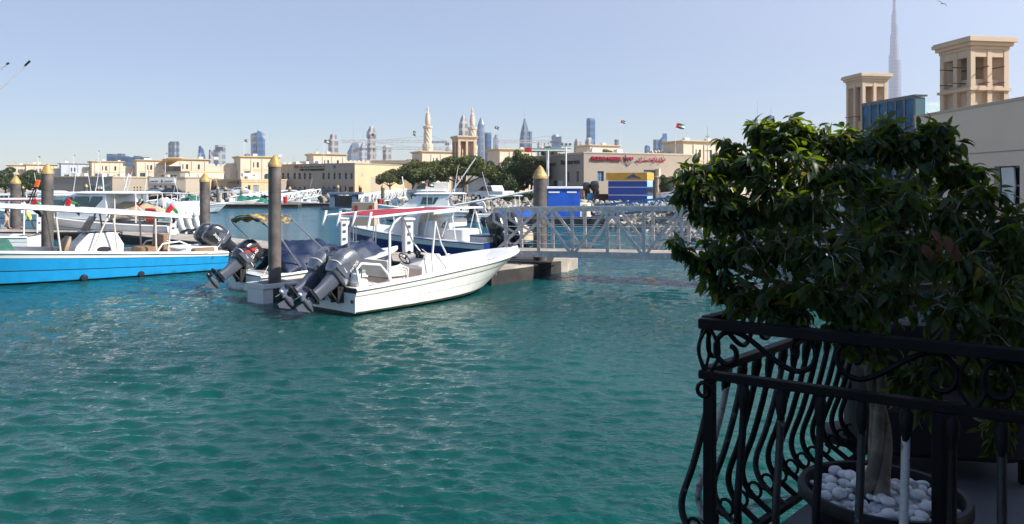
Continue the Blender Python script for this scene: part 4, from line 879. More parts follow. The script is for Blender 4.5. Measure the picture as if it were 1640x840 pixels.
def facade(root, M, Lw, z0, z1, ops, wm, name='wall', dep=.18, wmat='win', fname='window', mull=True):
    mb = MB(); wall_mb(mb, Lw, z0, z1, ops, dep); mb2 = MB(); mb2.add(mb.v, mb.f, 0, M)
    mb2.build(name, wm, root, fix=False)
    for o in ops:
        x0, c_, x1, d = o[:4]; mt = o[4] if len(o) > 4 else wmat
        nm = 'door' if mt in ('door_brown',) else ('shutter' if mt == 'shutter' else fname)
        q = MB(); q.add([(x0,dep-.004,c_),(x1,dep-.004,c_),(x1,dep-.004,d),(x0,dep-.004,d)], [(0,1,2,3)], 0, M)
        if mull and (x1-x0) > .5 and nm == 'window':
            q.box((x0+x1)/2-.03, (x0+x1)/2+.03, dep-.06, dep-.006, c_, d, 1, M); q.box(x0, x1, dep-.06, dep-.008, (c_+d)/2-.03, (c_+d)/2+.03, 1, M)
        q.build(nm, [M_[mt], M_['shutter']], root, fix=False)
        if len(o) > 5:                                   # arch: infill corners of the opening head
            h = o[5]; w2 = (x1-x0)/2; xc = (x0+x1)/2; n = 8; q = MB()
            for s_ in (-1, 1):
                pts = [(xc + s_*w2, d)] + [(xc + s_*w2*math.cos(PI/2*k/n), d - h + h*(math.sin(PI/2*k/n) if o[6:] == () else (k/n)**.8)) for k in range(n + 1)]
                q.loft([[(x, .004, z) for x, z in pts], [(x, dep-.02, z) for x, z in pts]], 0, M=M)
            q.build('arch_head', wm, root)
def volume(root, x0, x1, y0, y1, z0, z1, wm, trim='cream_trim', front=(), right=(), left=(), cren=False, cornice=.35, ch=.35, name='wall', wmat='win', dep=.18):
    """closed block with openings on three sides, roof slab, and cornice or battlements"""
    facade(root, T(x0, y0, 0), x1-x0, z0, z1, list(front), M_[wm], name, wmat=wmat, dep=dep)
    facade(root, T(x1, y0, 0) @ RZ(R(90)), y1-y0, z0, z1, list(right), M_[wm], name, wmat=wmat, dep=dep)
    facade(root, T(x0, y1, 0) @ RZ(R(-90)), y1-y0, z0, z1, list(left), M_[wm], name, wmat=wmat, dep=dep)
    facade(root, T(x1, y1, 0) @ RZ(R(180)), x1-x0, z0, z1, [], M_[wm], name)
    if cren:
        mb = MB(); mb.box(x0, x1, y0, y1, z1 - .25, z1 - .2); mb.build('roof', M_[wm], root)
        mb = MB(); s = 1.05
        def run(a, b, horiz, fixed):
            n = max(1, int((b - a)/s)); q = (b - a)/n
            for i in range(n):
                u0 = a + q*i + .08*q; u1 = u0 + q*.62
                p = [(u0, z1 - .01), (u1, z1 - .01), (u1, z1 + .35), ((u0*.35+u1*.65), z1 + .55), ((u0*.65+u1*.35), z1+.55), (u0, z1 + .35)]
                f0, f1 = (fixed, fixed + .22)
                mb.loft([[(u, f0, z) if horiz else (f0, u, z) for u, z in p], [(u, f1, z) if horiz else (f1, u, z) for u, z in p]])
        run(x0, x1, True, y0 + .002); run(y0 + .3, y1, False, x1 - .222); run(y0 + .3, y1, False, x0 + .002); run(x0, x1, True, y1 - .222)
        mb.build('battlements', M_[wm], root)
    else:
        c_ = cornice; mb = MB()
        mb.loft([[(x0-.02,y0-.02,z1-ch*1.6),(x1+.02,y0-.02,z1-ch*1.6),(x1+.02,y1+.02,z1-ch*1.6),(x0-.02,y1+.02,z1-ch*1.6)],[(x0-c_,y0-c_,z1-ch*.5),(x1+c_,y0-c_,z1-ch*.5),(x1+c_,y1+c_,z1-ch*.5),(x0-c_,y1+c_,z1-ch*.5)],[(x0-c_,y0-c_,z1),(x1+c_,y0-c_,z1),(x1+c_,y1+c_,z1),(x0-c_,y1+c_,z1)]])
        mb.build('cornice' if c_ > .2 else 'roof', M_[trim], root)
def villa(px, D, rz, sc, wm, label, wings=(1, 1), ztop=None, py=None, tall=True, group='crenellated villas across the harbour'):
    """corner nearest the camera at pixel px; core tower with cornice, two lower battlemented wings"""
    p = at(px, 300, D); zt = (HC - (py - HZ)/F*D) - ZL; t = thing('villa', label, 'villa', (p.x, p.y, ZL), R(rz), group)
    w, d = 8.0*sc, 6.4*sc; k = zt
    wn = lambda x, z, a=.5, b=1.3: (x - a, z, x + a, z + b)
    tr = 'cream_trim' if wm != 'bluish' else 'bluish'
    volume(t, 0, w, 0, d, 0, k, wm, tr, cornice=.45, ch=.3*sc,
           front=[(w*.10, k*.30, w*.10+1.3, k*.60, 'win_teal'), (w*.60, k*.24, w*.60+2.0, k*.54, 'win_teal', .8), (w*.3,k*.70,w*.3+.5,k*.84), (w*.42,k*.70,w*.42+.5,k*.84), (w*.72,k*.70,w*.72+.5,k*.84), (w*.34,k*.28,w*.34+.9,k*.5)],
           left=[(d*.40, k*.30, d*.40 + 1.1, k*.62, 'win_teal')])
    for x_ in (-.02, w*.27, w*.56, w*.90): MB().box(x_, x_+w*.055, -.14, -.005, 0, k*.93).build('pilaster', M_[wm], t)
    MB().box(.01, w-.01, -.07, -.004, k*.63, k*.655).build('string_course', M_[tr], t)
    if wings[1]:
        volume(t, w + .01, w + 6.5*sc, .8, d + 3, 0, k*.80, wm, cren=True, front=[(1.0*sc, k*.30, 1.0*sc + 1.5, k*.5, 'win_teal', .6), (3.6*sc, k*.30, 3.6*sc + 1.5, k*.5, 'win_teal', .6)])
    if wings[0]:
        volume(t, .8, w*.8, d + .01, d + 6*sc, 0, k*.81, wm, cren=True, left=[(1.2*sc, k*.32, 1.2*sc + 1.3, k*.5, 'win_teal', .5), (3.6*sc, k*.32, 3.6*sc + 1.3, k*.5, 'win_teal', .5)])
        volume(t, -1.4*sc, -.01, d*.62, d + 4*sc, 0, k*.76, wm, cren=True, left=[(1.0, k*.3, 2.0, k*.5, 'win_teal', .5)])
    return t
villa(12, 250, 34, 1.1, 'cream', 'cream villa at the left edge, mostly behind dark trees', (0,1), py=264)
villa(42, 240, 36, 1.05, 'cream', 'cream villa with small red flag, left of the tall pile', py=263)
villa(98, 235, 36, 1.0, 'bluish', 'pale bluish white villa between two cream ones', py=261)
villa(147, 225, 36, 1.05, 'cream', 'cream villa just right of the bluish white one', py=258)
villa(219, 205, 35, 1.0, 'cream', 'cream villa in front of the wide blue tower blocks', py=256)
villa(271, 185, 34, 1.15, 'cream', 'cream villa with sloping awning terrace before it', py=254)
villa(385, 175, 32, 1.1, 'cream', 'large cream villa above the pointed arches', py=250)
villa(502, 190, 30, 1.05, 'cream', 'cream villa rising behind the flat sand office', py=246)
villa(676, 178, 28, 1.05, 'cream', 'beige villa left of the mosque below the minaret', py=242)
villa(800, 150, 24, 1.0, 'cream', 'beige villa behind the dark green trees, centre', (0,1), py=238)
villa(1094, 128, 22, .95, 'cream', 'beige villa with parapet just left of the potted tree', py=225)
villa(945, 190, 26, 1.1, 'cream', 'cream villa peeping over the marine shop roof', (0,1), py=232)
# --- generic quay building: front from (px0,D0) to (px1,D1), openings given in photo pixels
def quay(name, label, cat, px0, D0, px1, D1, py, depth, wm, ops=(), rops=(), lops=(), z0=ZL, trim='cream_trim', cornice=.12, ch=.2, dep=.2, wmat='win'):
    a = at(px0, 300, D0); b = at(px1, 300, D1); d = b - a; Lw = d.length; D = (D0 + D1)/2
    t = thing(name, label, cat, (a.x, a.y, z0), math.atan2(d.y, d.x)); zt = HC - (py - HZ)/F*D - z0
    def cv(o):
        def u(px):                                  # pixel column -> distance along the front
            k = (px - 820)/F; return max(.05, min(Lw - .05, (k*a.y - a.x)/(d.x/Lw - k*d.y/Lw)))
        x0, x1 = u(o[0]), u(o[2]); Dm = a.y + (x0+x1)/2*d.y/Lw; zz = lambda py_: min(zt - .1, max(.03, HC - (py_ - HZ)/F*Dm - z0))
        return (x0, zz(o[3]), x1, zz(o[1])) + tuple(o[4:])
    fr = [cv(o) for o in ops]
    volume(t, 0, Lw, 0, depth, 0, zt, wm, trim, front=fr, right=rops, left=lops, cornice=cornice, ch=ch, dep=dep, wmat=wmat)
    t['_w'] = Lw; t['_h'] = zt; return t, Lw, zt, cv
# flat sand coloured office with two rows of windows
up = [451.5,459.5,470,478,486,494.5, 516,524.5,533.5,542,552,561]
ops = [(x+.2, 277.5, x+3.8, 287.2) for x in up] + [(x+.2, 299.5, x+3.6, 305) for x in up[:8]] + [(533,299,537.5,311),(543,299,546.5,311),(552,299,555,310),(558,299.5,566,312.2,'door_brown')]
off, Lw, zt, cv = quay('office_building', 'flat sand coloured office with two rows of dark windows by the water', 'office', 446, 152, 568, 141.5, 262.5, 14, 'office', ops, trim='office')
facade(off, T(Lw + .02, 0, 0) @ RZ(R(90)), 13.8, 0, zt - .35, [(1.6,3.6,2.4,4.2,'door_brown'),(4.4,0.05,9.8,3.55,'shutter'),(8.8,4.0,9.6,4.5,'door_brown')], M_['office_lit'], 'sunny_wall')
for x0, z0_, x1, z1_ in [cv((x-.3, 273.5, x+4.2, 275)) for x in up] + [cv((x-.3, 295.8, x+4, 297)) for x in up]: MB().box(x0, x1, -.10, -.002, z0_, z1_).build('hood', M_['office'], off)
q = cv((480,265,520,271)); text('GENERAL DEPT OF BORDERS AND TRANSPORT', .62, M_['black'], 'office_lettering', off, frame((q[0] + (q[2]-q[0])/2, -.06, zt - 1.22), (1,0,0), (0,0,1)), .03, width=q[2]-q[0])
mb = MB()
for i, (a_, b_) in enumerate(((0,.08),(.1,.22),(.24,.27),(.3,.42),(.44,.5),(.52,.53),(.56,.70),(.72,.80),(.82,.84),(.87,1.0))):
    W_ = q[2]-q[0]; mb.box(q[0]+a_*W_, q[0]+b_*W_, -.08, -.01, zt-.72, zt-.62); mb.box(q[0]+b_*W_-.08, q[0]+b_*W_, -.08, -.01, zt-.62, zt-.42); 
    if i % 2: mb.box(q[0]+a_*W_+.1, q[0]+a_*W_+.22, -.08, -.01, zt-.86, zt-.78)
    else: mb.box(q[0]+a_*W_+.2, q[0]+a_*W_+.32, -.08, -.01, zt-.52, zt-.44)
mb.build('arabic_lettering', M_['black'], off)
q = cv((471.5,265.5,478.5,270)); MB().box(q[0],q[2],-.06,-.01,q[1],q[3]).build('emblem', mat('emblem_red', (.22,.05,.04), .6), off)
q = cv((534,265,540,270)); MB().lathe([(.01,0),(.34,.01),(.34,.05),(.01,.06)], 18, M=T(q[0]+.3,-.002,(q[1]+q[3])/2) @ RX(R(90))).build('round_emblem', mat('emblem_blue', (.06,.16,.3), .6), off)
# low shops at left
t, Lw, zt, cv = quay('harbour_shop', 'cream single storey shop with brown door and teal canopy', 'shop', 88, 150, 181, 147, 282.5, 10, 'cream', [(100,297,104.5,307,'door_brown'),(110,296,115,304),(124,296,129,304),(93,296,95,298.5)])
text('MARITIME FISHERMEN ASSOCIATION', .5, M_['door_brown'], 'shop_lettering', t, frame((4.0,-.04,zt-1.1),(1,0,0),(0,0,1)), .03, width=5.2)
mb = MB()
for i in range(11): mb.box(7.2+i*.34, 7.2+i*.34+.26, -.06, -.01, zt-1.35, zt-1.27); mb.box(7.2+i*.34, 7.2+i*.34+.05, -.06, -.01, zt-1.27, zt-1.12 if i%3 else zt-1.0)
mb.build('arabic_lettering', M_['black'], t)
tc_, Lw2, zt2, cv2 = quay('teal_kiosk', 'teal and dark kiosk with bright cyan end panel by the shop', 'kiosk', 134, 141, 164, 141, 296.5, 4, 'win_teal', [(136,300,150,310)], trim='shed_blue_light')
MB().box(Lw2-.9, Lw2+.02, -.12, -.03, zt2-2.0, zt2-.1).build('cyan_panel', mat('cyan', (.05,.35,.55), .5), tc_)
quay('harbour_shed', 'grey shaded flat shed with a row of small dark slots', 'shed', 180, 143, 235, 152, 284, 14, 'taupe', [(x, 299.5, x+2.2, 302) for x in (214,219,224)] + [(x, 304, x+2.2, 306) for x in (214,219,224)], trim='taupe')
t, Lw, zt, cv = quay('harbour_shop', 'cream shop with long white signboard and dark doorways', 'shop', 236, 143, 296, 142, 283.5, 12, 'cream_light', [(246,297.5,250.5,308),(255,297.5,258.5,308),(263,297.5,267,308),(274,297,282.5,312)])
q = cv((240,285.5,281,294)); MB().box(q[0], q[2], -.2, -.02, q[1], q[3]).build('signboard', M_['white'], t)
W_ = q[2]-q[0]; zc_ = (q[1]+q[3])/2
text('AL MINA GROUP', .34, M_['emblem_red'], 'sign_lettering', t, frame((q[0]+W_*.2,-.23,zc_-.12),(1,0,0),(0,0,1)), .02, width=W_*.32)
text('SEAFOOD', .34, M_['emblem_red'], 'sign_lettering', t, frame((q[0]+W_*.76,-.23,zc_-.12),(1,0,0),(0,0,1)), .02, width=W_*.30)
MB().prism([(q[0]+W_*.45,zc_-.3),(q[0]+W_*.55,zc_-.3),(q[0]+W_*.5,zc_+.38)], .21, .24, M=RX(R(90))).build('sign_emblem', M_['cowl_grey'], t)
t2, *_ = quay('awning_house', 'cream house with sloping tan awning over a dark upper terrace', 'house', 252, 158, 304, 152, 275, 8, 'cream_light', [(257,281,283,284.4)])
MB().loft([[(0,-.5,6.2),(4.6,-.5,7.6),(4.6,3,7.7),(0,3,6.3)],[(0,-.5,6.3),(4.6,-.5,7.7),(4.6,3,7.8),(0,3,6.4)]]).build('awning', M_['cream_trim'], t2)
for x_ in (.2, 3.4): MB().tube([(x_,-.4,4.6),(x_,-.4,6.3 + x_*.3)], .06, 6).build('awning_post', M_['white'], t2)
MB().box(.6,4.0,1.0,2.8,4.75,6.0).build('dark_glazing', M_['win'], t2)
quay('plain_hall', 'plain cream wall building between the awning house and the arches', 'building', 297, 142, 334, 143, 284, 10, 'cream_light', [(300,308,303,313)], trim='cream')
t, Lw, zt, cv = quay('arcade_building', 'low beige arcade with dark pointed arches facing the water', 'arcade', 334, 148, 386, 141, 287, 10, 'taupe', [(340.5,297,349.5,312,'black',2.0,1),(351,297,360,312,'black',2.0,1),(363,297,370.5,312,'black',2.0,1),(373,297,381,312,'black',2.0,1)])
q = cv((366,291.5,382,294.5)); MB().box(q[0], q[2], -.2, -.02, q[1]-.1, q[3]+.25).build('signboard', M_['cowl_black'], t); text('MARINE CAFE', .34, M_['red'], 'sign_lettering', t, frame(((q[0]+q[2])/2,-.22,(q[1]+q[3])/2),(1,0,0),(0,0,1)), .02, width=(q[2]-q[0])*.85)
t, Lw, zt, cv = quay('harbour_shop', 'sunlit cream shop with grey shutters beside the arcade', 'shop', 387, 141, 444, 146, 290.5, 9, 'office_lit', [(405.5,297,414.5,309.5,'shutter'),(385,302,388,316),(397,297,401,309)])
q = cv((392,299.5,396,305)); MB().box(q[0], q[2], -.08, -.01, q[1], q[3]).build('blue_sign', mat('sign_blue', (.03,.08,.35), .5), t)
MB().box(2.2,4.3,2.0,2.8,zt+.02,zt+.9).build('rooftop_unit', M_['white'], t, bevel=.03)
# open roofed terrace building behind the office
p = at(570, 300, 178); t = thing('roofed_terrace', 'flat brown open terrace roof on columns behind the sand office', 'building', (p.x, p.y, ZL), R(-2))
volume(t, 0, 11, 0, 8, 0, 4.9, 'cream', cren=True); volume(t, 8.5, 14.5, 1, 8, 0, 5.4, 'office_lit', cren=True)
MB().box(-3.4,4,.5,8,6.6,6.9).box(4,13,-1.4,8,7.1,7.9).build('roof_slab', M_['taupe'], t)
for x_ in (-2.5,1,4.6,8.6,12.2): MB().box(x_-.16,x_+.16,-.0,.3,4.9,7.12).build('column', M_['taupe'], t)
MB().box(5,12.3,2.5,7,5,7.1).build('dark_interior', M_['win'], t)
# marine shop
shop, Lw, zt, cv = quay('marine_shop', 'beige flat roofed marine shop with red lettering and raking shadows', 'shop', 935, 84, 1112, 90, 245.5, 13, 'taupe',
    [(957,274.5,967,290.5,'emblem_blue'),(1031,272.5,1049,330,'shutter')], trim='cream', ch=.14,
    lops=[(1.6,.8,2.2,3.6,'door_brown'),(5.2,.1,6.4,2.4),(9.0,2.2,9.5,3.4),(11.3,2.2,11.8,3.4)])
MB().box(Lw*.22-.1, Lw*.22+.15, -.12, .1, -.2, 3.6) if False else None
q = cv((1030,272,1050,330)); MB().box(q[2]-.02, q[2]+.22, -.7, -.003, .0, q[3]+.1).build('door_jamb', M_['cream_light'], shop)
q = cv((946,252,1027,258)); zz = (q[1]+q[3])/2; W_ = q[2]-q[0]
mag = mat('sign_magenta', (.40,.02,.06), .5)
def sx(px): return cv((px,252,px+1,258))[0]
text('POLINA MARINE', .62, mag, 'shop_lettering', shop, frame(((sx(947)+sx(994))/2, -.16, zz), (1,0,0), (0,0,1)), .12, width=sx(994)-sx(947))
o = MB(); x0 = sx(997); 
o.tube([(x0+.1,-.18,zz-.35),(x0+.05,-.18,zz+.0),(x0+.3,-.18,zz+.45),(x0+.35,-.18,zz-.05),(x0+.85,-.18,zz-.5)], [.02,.07,.05,.07,.02], 6); o.tube([(x0+.35,-.18,zz-.35),(x0+.8,-.18,zz-.62),(x0+1.3,-.18,zz-.25)], [.02,.07,.02], 6)
o.build('emblem_swirl', M_['cowl_grey'], shop, smooth=60)
text('JPM', .5, mag, 'shop_emblem', shop, frame((x0+.85, -.16, zz+.05), (1,0,.1), (0,0,1)), .10, width=1.0)
mb = MB(); xs_ = [sx(v) for v in (1018, 1028, 1036, 1042, 1050, 1057, 1064)]
for i, (a_, b_) in enumerate(((1018,1026),(1027,1040),(1042,1047),(1048,1051),(1053,1058),(1059,1064))):
    a_, b_ = sx(a_), sx(b_); mb.tube([(a_, -.15, zz-.12-.1*(i%2)), ((a_*2+b_)/3, -.15, zz-.2+.12*(i%3)), ((a_+2*b_)/3, -.15, zz-.12), (b_, -.15, zz-.08+.1*(i%2))], .075, 6)
    mb.tube([(b_, -.15, zz-.12), (b_-.02, -.15, zz+.28 - .12*(i%2))], .06, 6)
    mb.sph(((a_+b_)/2, -.15, zz + (.30 if i%2 else -.42)), .07, n=6, k=4)
mb.build('arabic_lettering', mag, shop, smooth=60)
text('Power', .8, M_['emblem_red'], 'side_lettering', shop, T(-.06,0,0) @ frame((0, 8.3, zt-1.15), (0,-1,0), (0,0,1)), .03, width=3.0)
text('Batteries', .8, M_['black'], 'side_lettering', shop, T(-.06,0,0) @ frame((0, 3.2, zt-1.05), (0,-1,0), (0,0,1)), .03, width=4.6)
MB().lathe([(.01,0),(.8,.01),(.8,.05),(.01,.06)], 20, M=T(-.01, 11.3, zt-1.3) @ RY(R(-90))).build('round_sign', M_['emblem_red'], shop)
for x_, z_ in ((-.05, 1.6), (-.05, 2.0)): MB().box(-.42, -.01, 4.6 if z_ < 1.8 else 9.6, 5.5 if z_ < 1.8 else 10.6, z_, z_+.75).build('wall_unit', M_['gel_grey'], shop, bevel=.03)
# blue and yellow kiosk
k, Lk, zk_, cvk = quay('sales_kiosk', 'tall blue and white striped kiosk with a yellow fascia before the marine shop', 'kiosk', 974, 74, 1036, 72.5, 289, 2.6, 'tarp_blue2' if mat('tarp_blue2', (.012,.06,.34), .5, var=.08) else '', (), trim='white', cornice=.02, ch=.06)
MB().box(-.12, Lk+.1, -.3, 2.7, zk_+.02, zk_+.74).build('fascia', mat('fascia_yellow', (.62,.33,.03), .5), k, bevel=.02)
for z_ in (zk_*.36, zk_*.70): MB().box(.01, Lk-.01, -.03, -.003, z_-.03, z_+.03).build('stripe', M_['white'], k)
MB().box(Lk+.001, Lk+.03, .1, 2.5, zk_*.35, zk_*.68).build('dark_window', M_['win'], k)
for z0_, z1_ in ((.05, zk_*.32),(zk_*.72, zk_*.97)): MB().box(Lk+.001, Lk+.02, .1, 2.5, z0_, z1_).build('light_panel', mat('panel_lightblue', (.25,.5,.8), .5), k)
MB().prism([(1.9,zk_+.25),(3.3,zk_+.25),(2.9,zk_+.40),(2.6,zk_+.64),(2.2,zk_+.40)], .305, .33, M=RX(R(90))).build('fascia_emblem', M_['navy'], k)
text('MARINE', .16, M_['navy'], 'fascia_lettering', k, frame((2.6,-.32,zk_+.16),(1,0,0),(0,0,1)), .01, width=1.5)
# outboards on stands, drums and crates in front of the shop
for px, D, l, hh in ((943,79,'black outboard engine displayed on a stand, left of two',1.0),(957,79,'black outboard engine displayed on a stand, right of two',1.15)):
    p = at(px, 300, D); t = thing('display_outboard', l, 'outboard engine', (p.x, p.y, ZL), R(20), 'outboard engines shown before the marine shop')
    outboard(t, 0, 0, 1.15, 0, cowl='cowl_black', leg='cowl_black', sc=hh, prop='cowl_black', detail=False)
    MB().box(-.05,.05,-.3,.3,0,1.1).build('stand', M_['black'], t)
p = at(945,300,76.5); t = thing('blue_drum', 'blue plastic drum before the marine shop', 'drum', (p.x,p.y,ZL)); MB().lathe([(.26,0),(.30,.1),(.30,.85),(.27,.95)], 16).build('drum_body', M_['cyan'], t, smooth=40); MB().lathe([(.29,.95),(.29,.99),(.02,1.0)], 16).build('lid', M_['tarp_blue2'], t)
p = at(956,300,76); t = thing('wooden_crate', 'long brown wooden crate beside the blue drum', 'crate', (p.x,p.y,ZL), R(8)); MB().box(0,1.5,0,.8,0,.85).build('crate_body', M_['door_brown'], t, bevel=.02); mb = MB().box(-.03,1.53,-.03,.83,.85,.90); mb.build('lid', M_['seat_brown'], t)
# blue tarpaulined float behind the gangway
p = at(880, 300, 62); t = thing('covered_workboat', 'workboat wrapped in bright blue tarpaulin with white roof behind the gangway', 'workboat', (p.x-1.2, p.y, 0), R(4))
mb = MB(); mb.loft([rrect(-4.2,5.4,2.3,-.2,26,4), rrect(-4.6,5.8,2.7,.5,26,4), rrect(-4.5,5.7,2.6,.75,26,4)]); mb.build('hull', M_['cowl_black'], t, smooth=40)
MB().box(.9,3.6,-1.1,1.1,.75,3.05).build('tarpaulin_wall', M_['tarp_blue'], t, bevel=.04)
MB().box(.4,3.8,-1.25,1.25,3.05,3.25).build('roof', M_['white'], t, bevel=.04)
MB().box(1.0,1.9,-1.14,-1.11,2.72,2.84).box(2.5,3.3,-1.14,-1.11,2.72,2.84).build('vent_slot', M_['white'], t)
mb = MB(); mb.loft([rrect(-3.6,.8,2.0,.7,24,3), rrect(-3.5,.8,1.9,1.0,24,3), rrect(-2.6,.7,1.2,1.3,24,2.5)]); mb.build('bow_tarpaulin', M_['tarp_blue'], t, smooth=50)
mb = MB(); pad(mb, 2.9, 4.6, -1.0, 1.0, .75, 1.9); mb.build('cabin_end', M_['gel_white'], t, smooth=30)
MB().box(4.55,4.64,-.9,.9,1.0,1.7).build('dark_panel', M_['win'], t); MB().box(3.9,4.2,-1.06,-.99,.9,1.8).build('yellow_stripe', M_['yellow'], t); MB().box(3.70,3.78,-1.0,-.8,2.3,3.0).build('life_jacket', M_['red'], t)
# slender light blue truss gangway on the near bank
a = at(955,300,60); b = at(1130,300,52); a.z = .9; b.z = 1.9; d = b - a; L = d.length
t = thing('blue_footbridge', 'light blue truss footbridge rising over the boulders to the near bank', 'footbridge', a); t.rotation_euler = (0, -math.asin(d.z/L), math.atan2(d.y, d.x)); mb_blue = mat('rail_blue', (.06,.20,.42), .5)
for y in (0, 1.2):
    MB().bar((0,y,.85),(L,y,.85),.09,.09).bar((0,y,0),(L,y,0),.1,.12).build('chord', mb_blue, t)
    for i in range(7): s = L/7; MB().bar((i*s,y,0),((i+.5)*s,y,.82),.07,.07).bar(((i+.5)*s,y,.82),((i+1)*s,y,0),.07,.07).build('brace', mb_blue, t)
MB().box(0,L,.08,1.12,.03,.09).build('walkway', M_['conc'], t)
# carport and parked vehicles right of the kiosk
p = at(1052,300,86); t = thing('carport', 'beige carport frame with white roof beam beside the marine shop', 'carport', (p.x,p.y,ZL), R(3))
MB().box(0,9,0,5,2.75,2.9).build('roof', M_['cream_light'], t)
for x_ in (.2,3.4,6.4,8.8): MB().box(x_-.08,x_+.08,.1,.26,0,2.75).build('post', M_['cream_light'], t)
# ---------------------------------------------------------------- wind towers, glass block, terrace building at right
def wind_tower(loc, rz, w, H, label, bays=2, low=1, mats=('tower_stone','tower_trim'), poles=True, group='wind towers'):
    t = thing('wind_tower', label, 'wind tower', loc, rz, group); st_, tr = M_[mats[0]], M_[mats[1]]
    zc = H*.46 if low else 0
    MB().box(.28*w/3, w-.28*w/3, .28*w/3, w-.28*w/3, 0, zc).build('lower_core', st_, t)
    mb = MB(); a = w*.03
    # the X of inner walls that catches the wind
    mb.bar((a*3,a*3,(zc+H)/2), (w-a*3,w-a*3,(zc+H)/2), .12, H-zc-.2); mb.bar((a*3,w-a*3,(zc+H)/2), (w-a*3,a*3,(zc+H)/2), .124, H-zc-.21); mb.build('inner_wall', st_, t)
    pw = w*.12
    for i in range(bays + 1):
        for f in range(4):
            if i == bays: continue
            u = i*(w - pw)/bays; x, y = [(u, 0), (w-pw, u), (w-pw-u, w-pw), (0, w-pw-u)][f]
            MB().box(x, x+pw, y, y+pw, 0, H-.1).build('pier', tr, t)
    for z_, th in (([(zc, .34)] if low else []) + [(H - .55, .45)]):
        for f in range(4):
            M = T(w/2, w/2, 0) @ RZ(f*PI/2) @ T(-w/2, -w/2, 0)
            MB().box(pw+.002, w-pw-.002, .03, pw*.8, z_-th/2, z_+th/2, M=M).build('lintel', tr, t)
    if low:
        MB().box(-.12,w+.12,-.12,w+.12,zc-.12,zc+.04).build('band', tr, t)
    q = w*.02; mb = MB()
    for k, (o_, z0_, z1_) in enumerate(((.05,H-.32,H-.12),(.20,H-.12,H+.10),(.34,H+.10,H+.34),(.28,H+.34,H+.42))): mb.box(-o_, w+o_, -o_, w+o_, z0_+.001*k, z1_)
    mb.build('cornice', tr, t, bevel=.02)
    for i in range(bays):
        for f in range(2):
            M = T(0,0,0) if f == 0 else T(0, w, 0) @ RZ(R(-90)); u = pw + i*(w-pw)/bays; bw = (w-pw)/bays - pw
            MB().box(u, u+bw, .16*w/3*2, .2*w/3*2, zc+.2, zc + (H-zc)*.22, M=M).build('parapet_panel', st_, t)
    if poles:
        for z_ in ((zc + (H-zc)*.50), (zc + (H-zc)*.14)) if low else (H*.3,):
            for y_ in (w*.3, w*.7):
                MB().tube([(-w*.24, y_, z_), (w*1.2, y_, z_)], .035, 6).build('pole', M_['door_brown'], t); MB().tube([(y_, -w*.2, z_-.08), (y_, w*1.15, z_-.08)], .035, 6).build('pole', M_['door_brown'], t)
    return t
mat('tower_stone', (.46,.34,.235), .85, var=.07, vs=.8, bump=.2, bs=14); mat('tower_trim', (.52,.39,.27), .85, var=.06, vs=.8, bump=.15, bs=14)
wind_tower((27.80,45.4,6.9), R(9), 2.6, 5.0, 'large open wind tower at the right edge with two tiers of bays')
wind_tower((32.0,68.4,8.2), R(9), 2.5, 5.0, 'smaller wind tower behind the blue glass block', low=0)
p = at(734,300,160); wind_tower((p.x,p.y,ZL), R(24), 4.0, 12.2, 'distant wind tower in front of the mosque minaret', group='wind towers')
# host buildings under the towers
t = thing('tower_house', 'beige building carrying the large wind tower', 'building', (24,44,ZL), R(9)); volume(t, 0, 14, 0, 10, 0, 5.35, 'tower_stone', 'tower_trim', cornice=.1); MB().box(6.0,7.6,.2,1.6,5.36,6.3).build('red_roof_box', M_['door_brown'], t)
t = thing('tower_house', 'beige building carrying the smaller wind tower', 'building', (31,66.5,ZL), R(9)); volume(t, 0, 10, 0, 10, 0, 6.65, 'tower_stone', 'tower_trim', cornice=.1)
rb = thing('terrace_restaurant', 'long beige flat roofed building at the right with dark window', 'building', (16.4,30.5,1.45), R(-90))
facade(rb, T(0,0,0), 28, 0, 4.55, [(5.0,1.15,6.3,2.45,'win'),(6.9,.9,8.6,2.5,'win'),(10,.9,12,2.5,'win')], M_['wall_sand'] if 'wall_sand' in M_ else mat('wall_sand', (.74,.56,.41), .85, var=.04, vs=.5, bump=.12, bs=18), dep=.22)
facade(rb, T(0,12,0) @ RZ(R(-90)), 12, 0, 4.55, [], M_['wall_sand']); facade(rb, T(28,0,0) @ RZ(R(90)), 12, 0, 4.55, [], M_['wall_sand']); facade(rb, T(28,12,0) @ RZ(R(180)), 28, 0, 4.55, [], M_['wall_sand'])
MB().box(0.05,27.95,0.25,11.95,4.4,4.5).build('roof', M_['wall_sand'], rb); MB().box(-.03,28.03,-.025,.3,4.55,4.66).build('coping', M_['tower_trim'], rb, bevel=.01)
MB().box(0,28,-.02,-.004,2.93,2.96).build('groove_trim', M_['taupe'], rb)
for k_ in range(7): MB().tube([(5.3+k_*.09,.10,1.2),(5.34+k_*.09,.12,1.8),(5.3+k_*.09,.10,2.4)], .05, 6).build('curtain_fold', M_['seat_white'], rb)
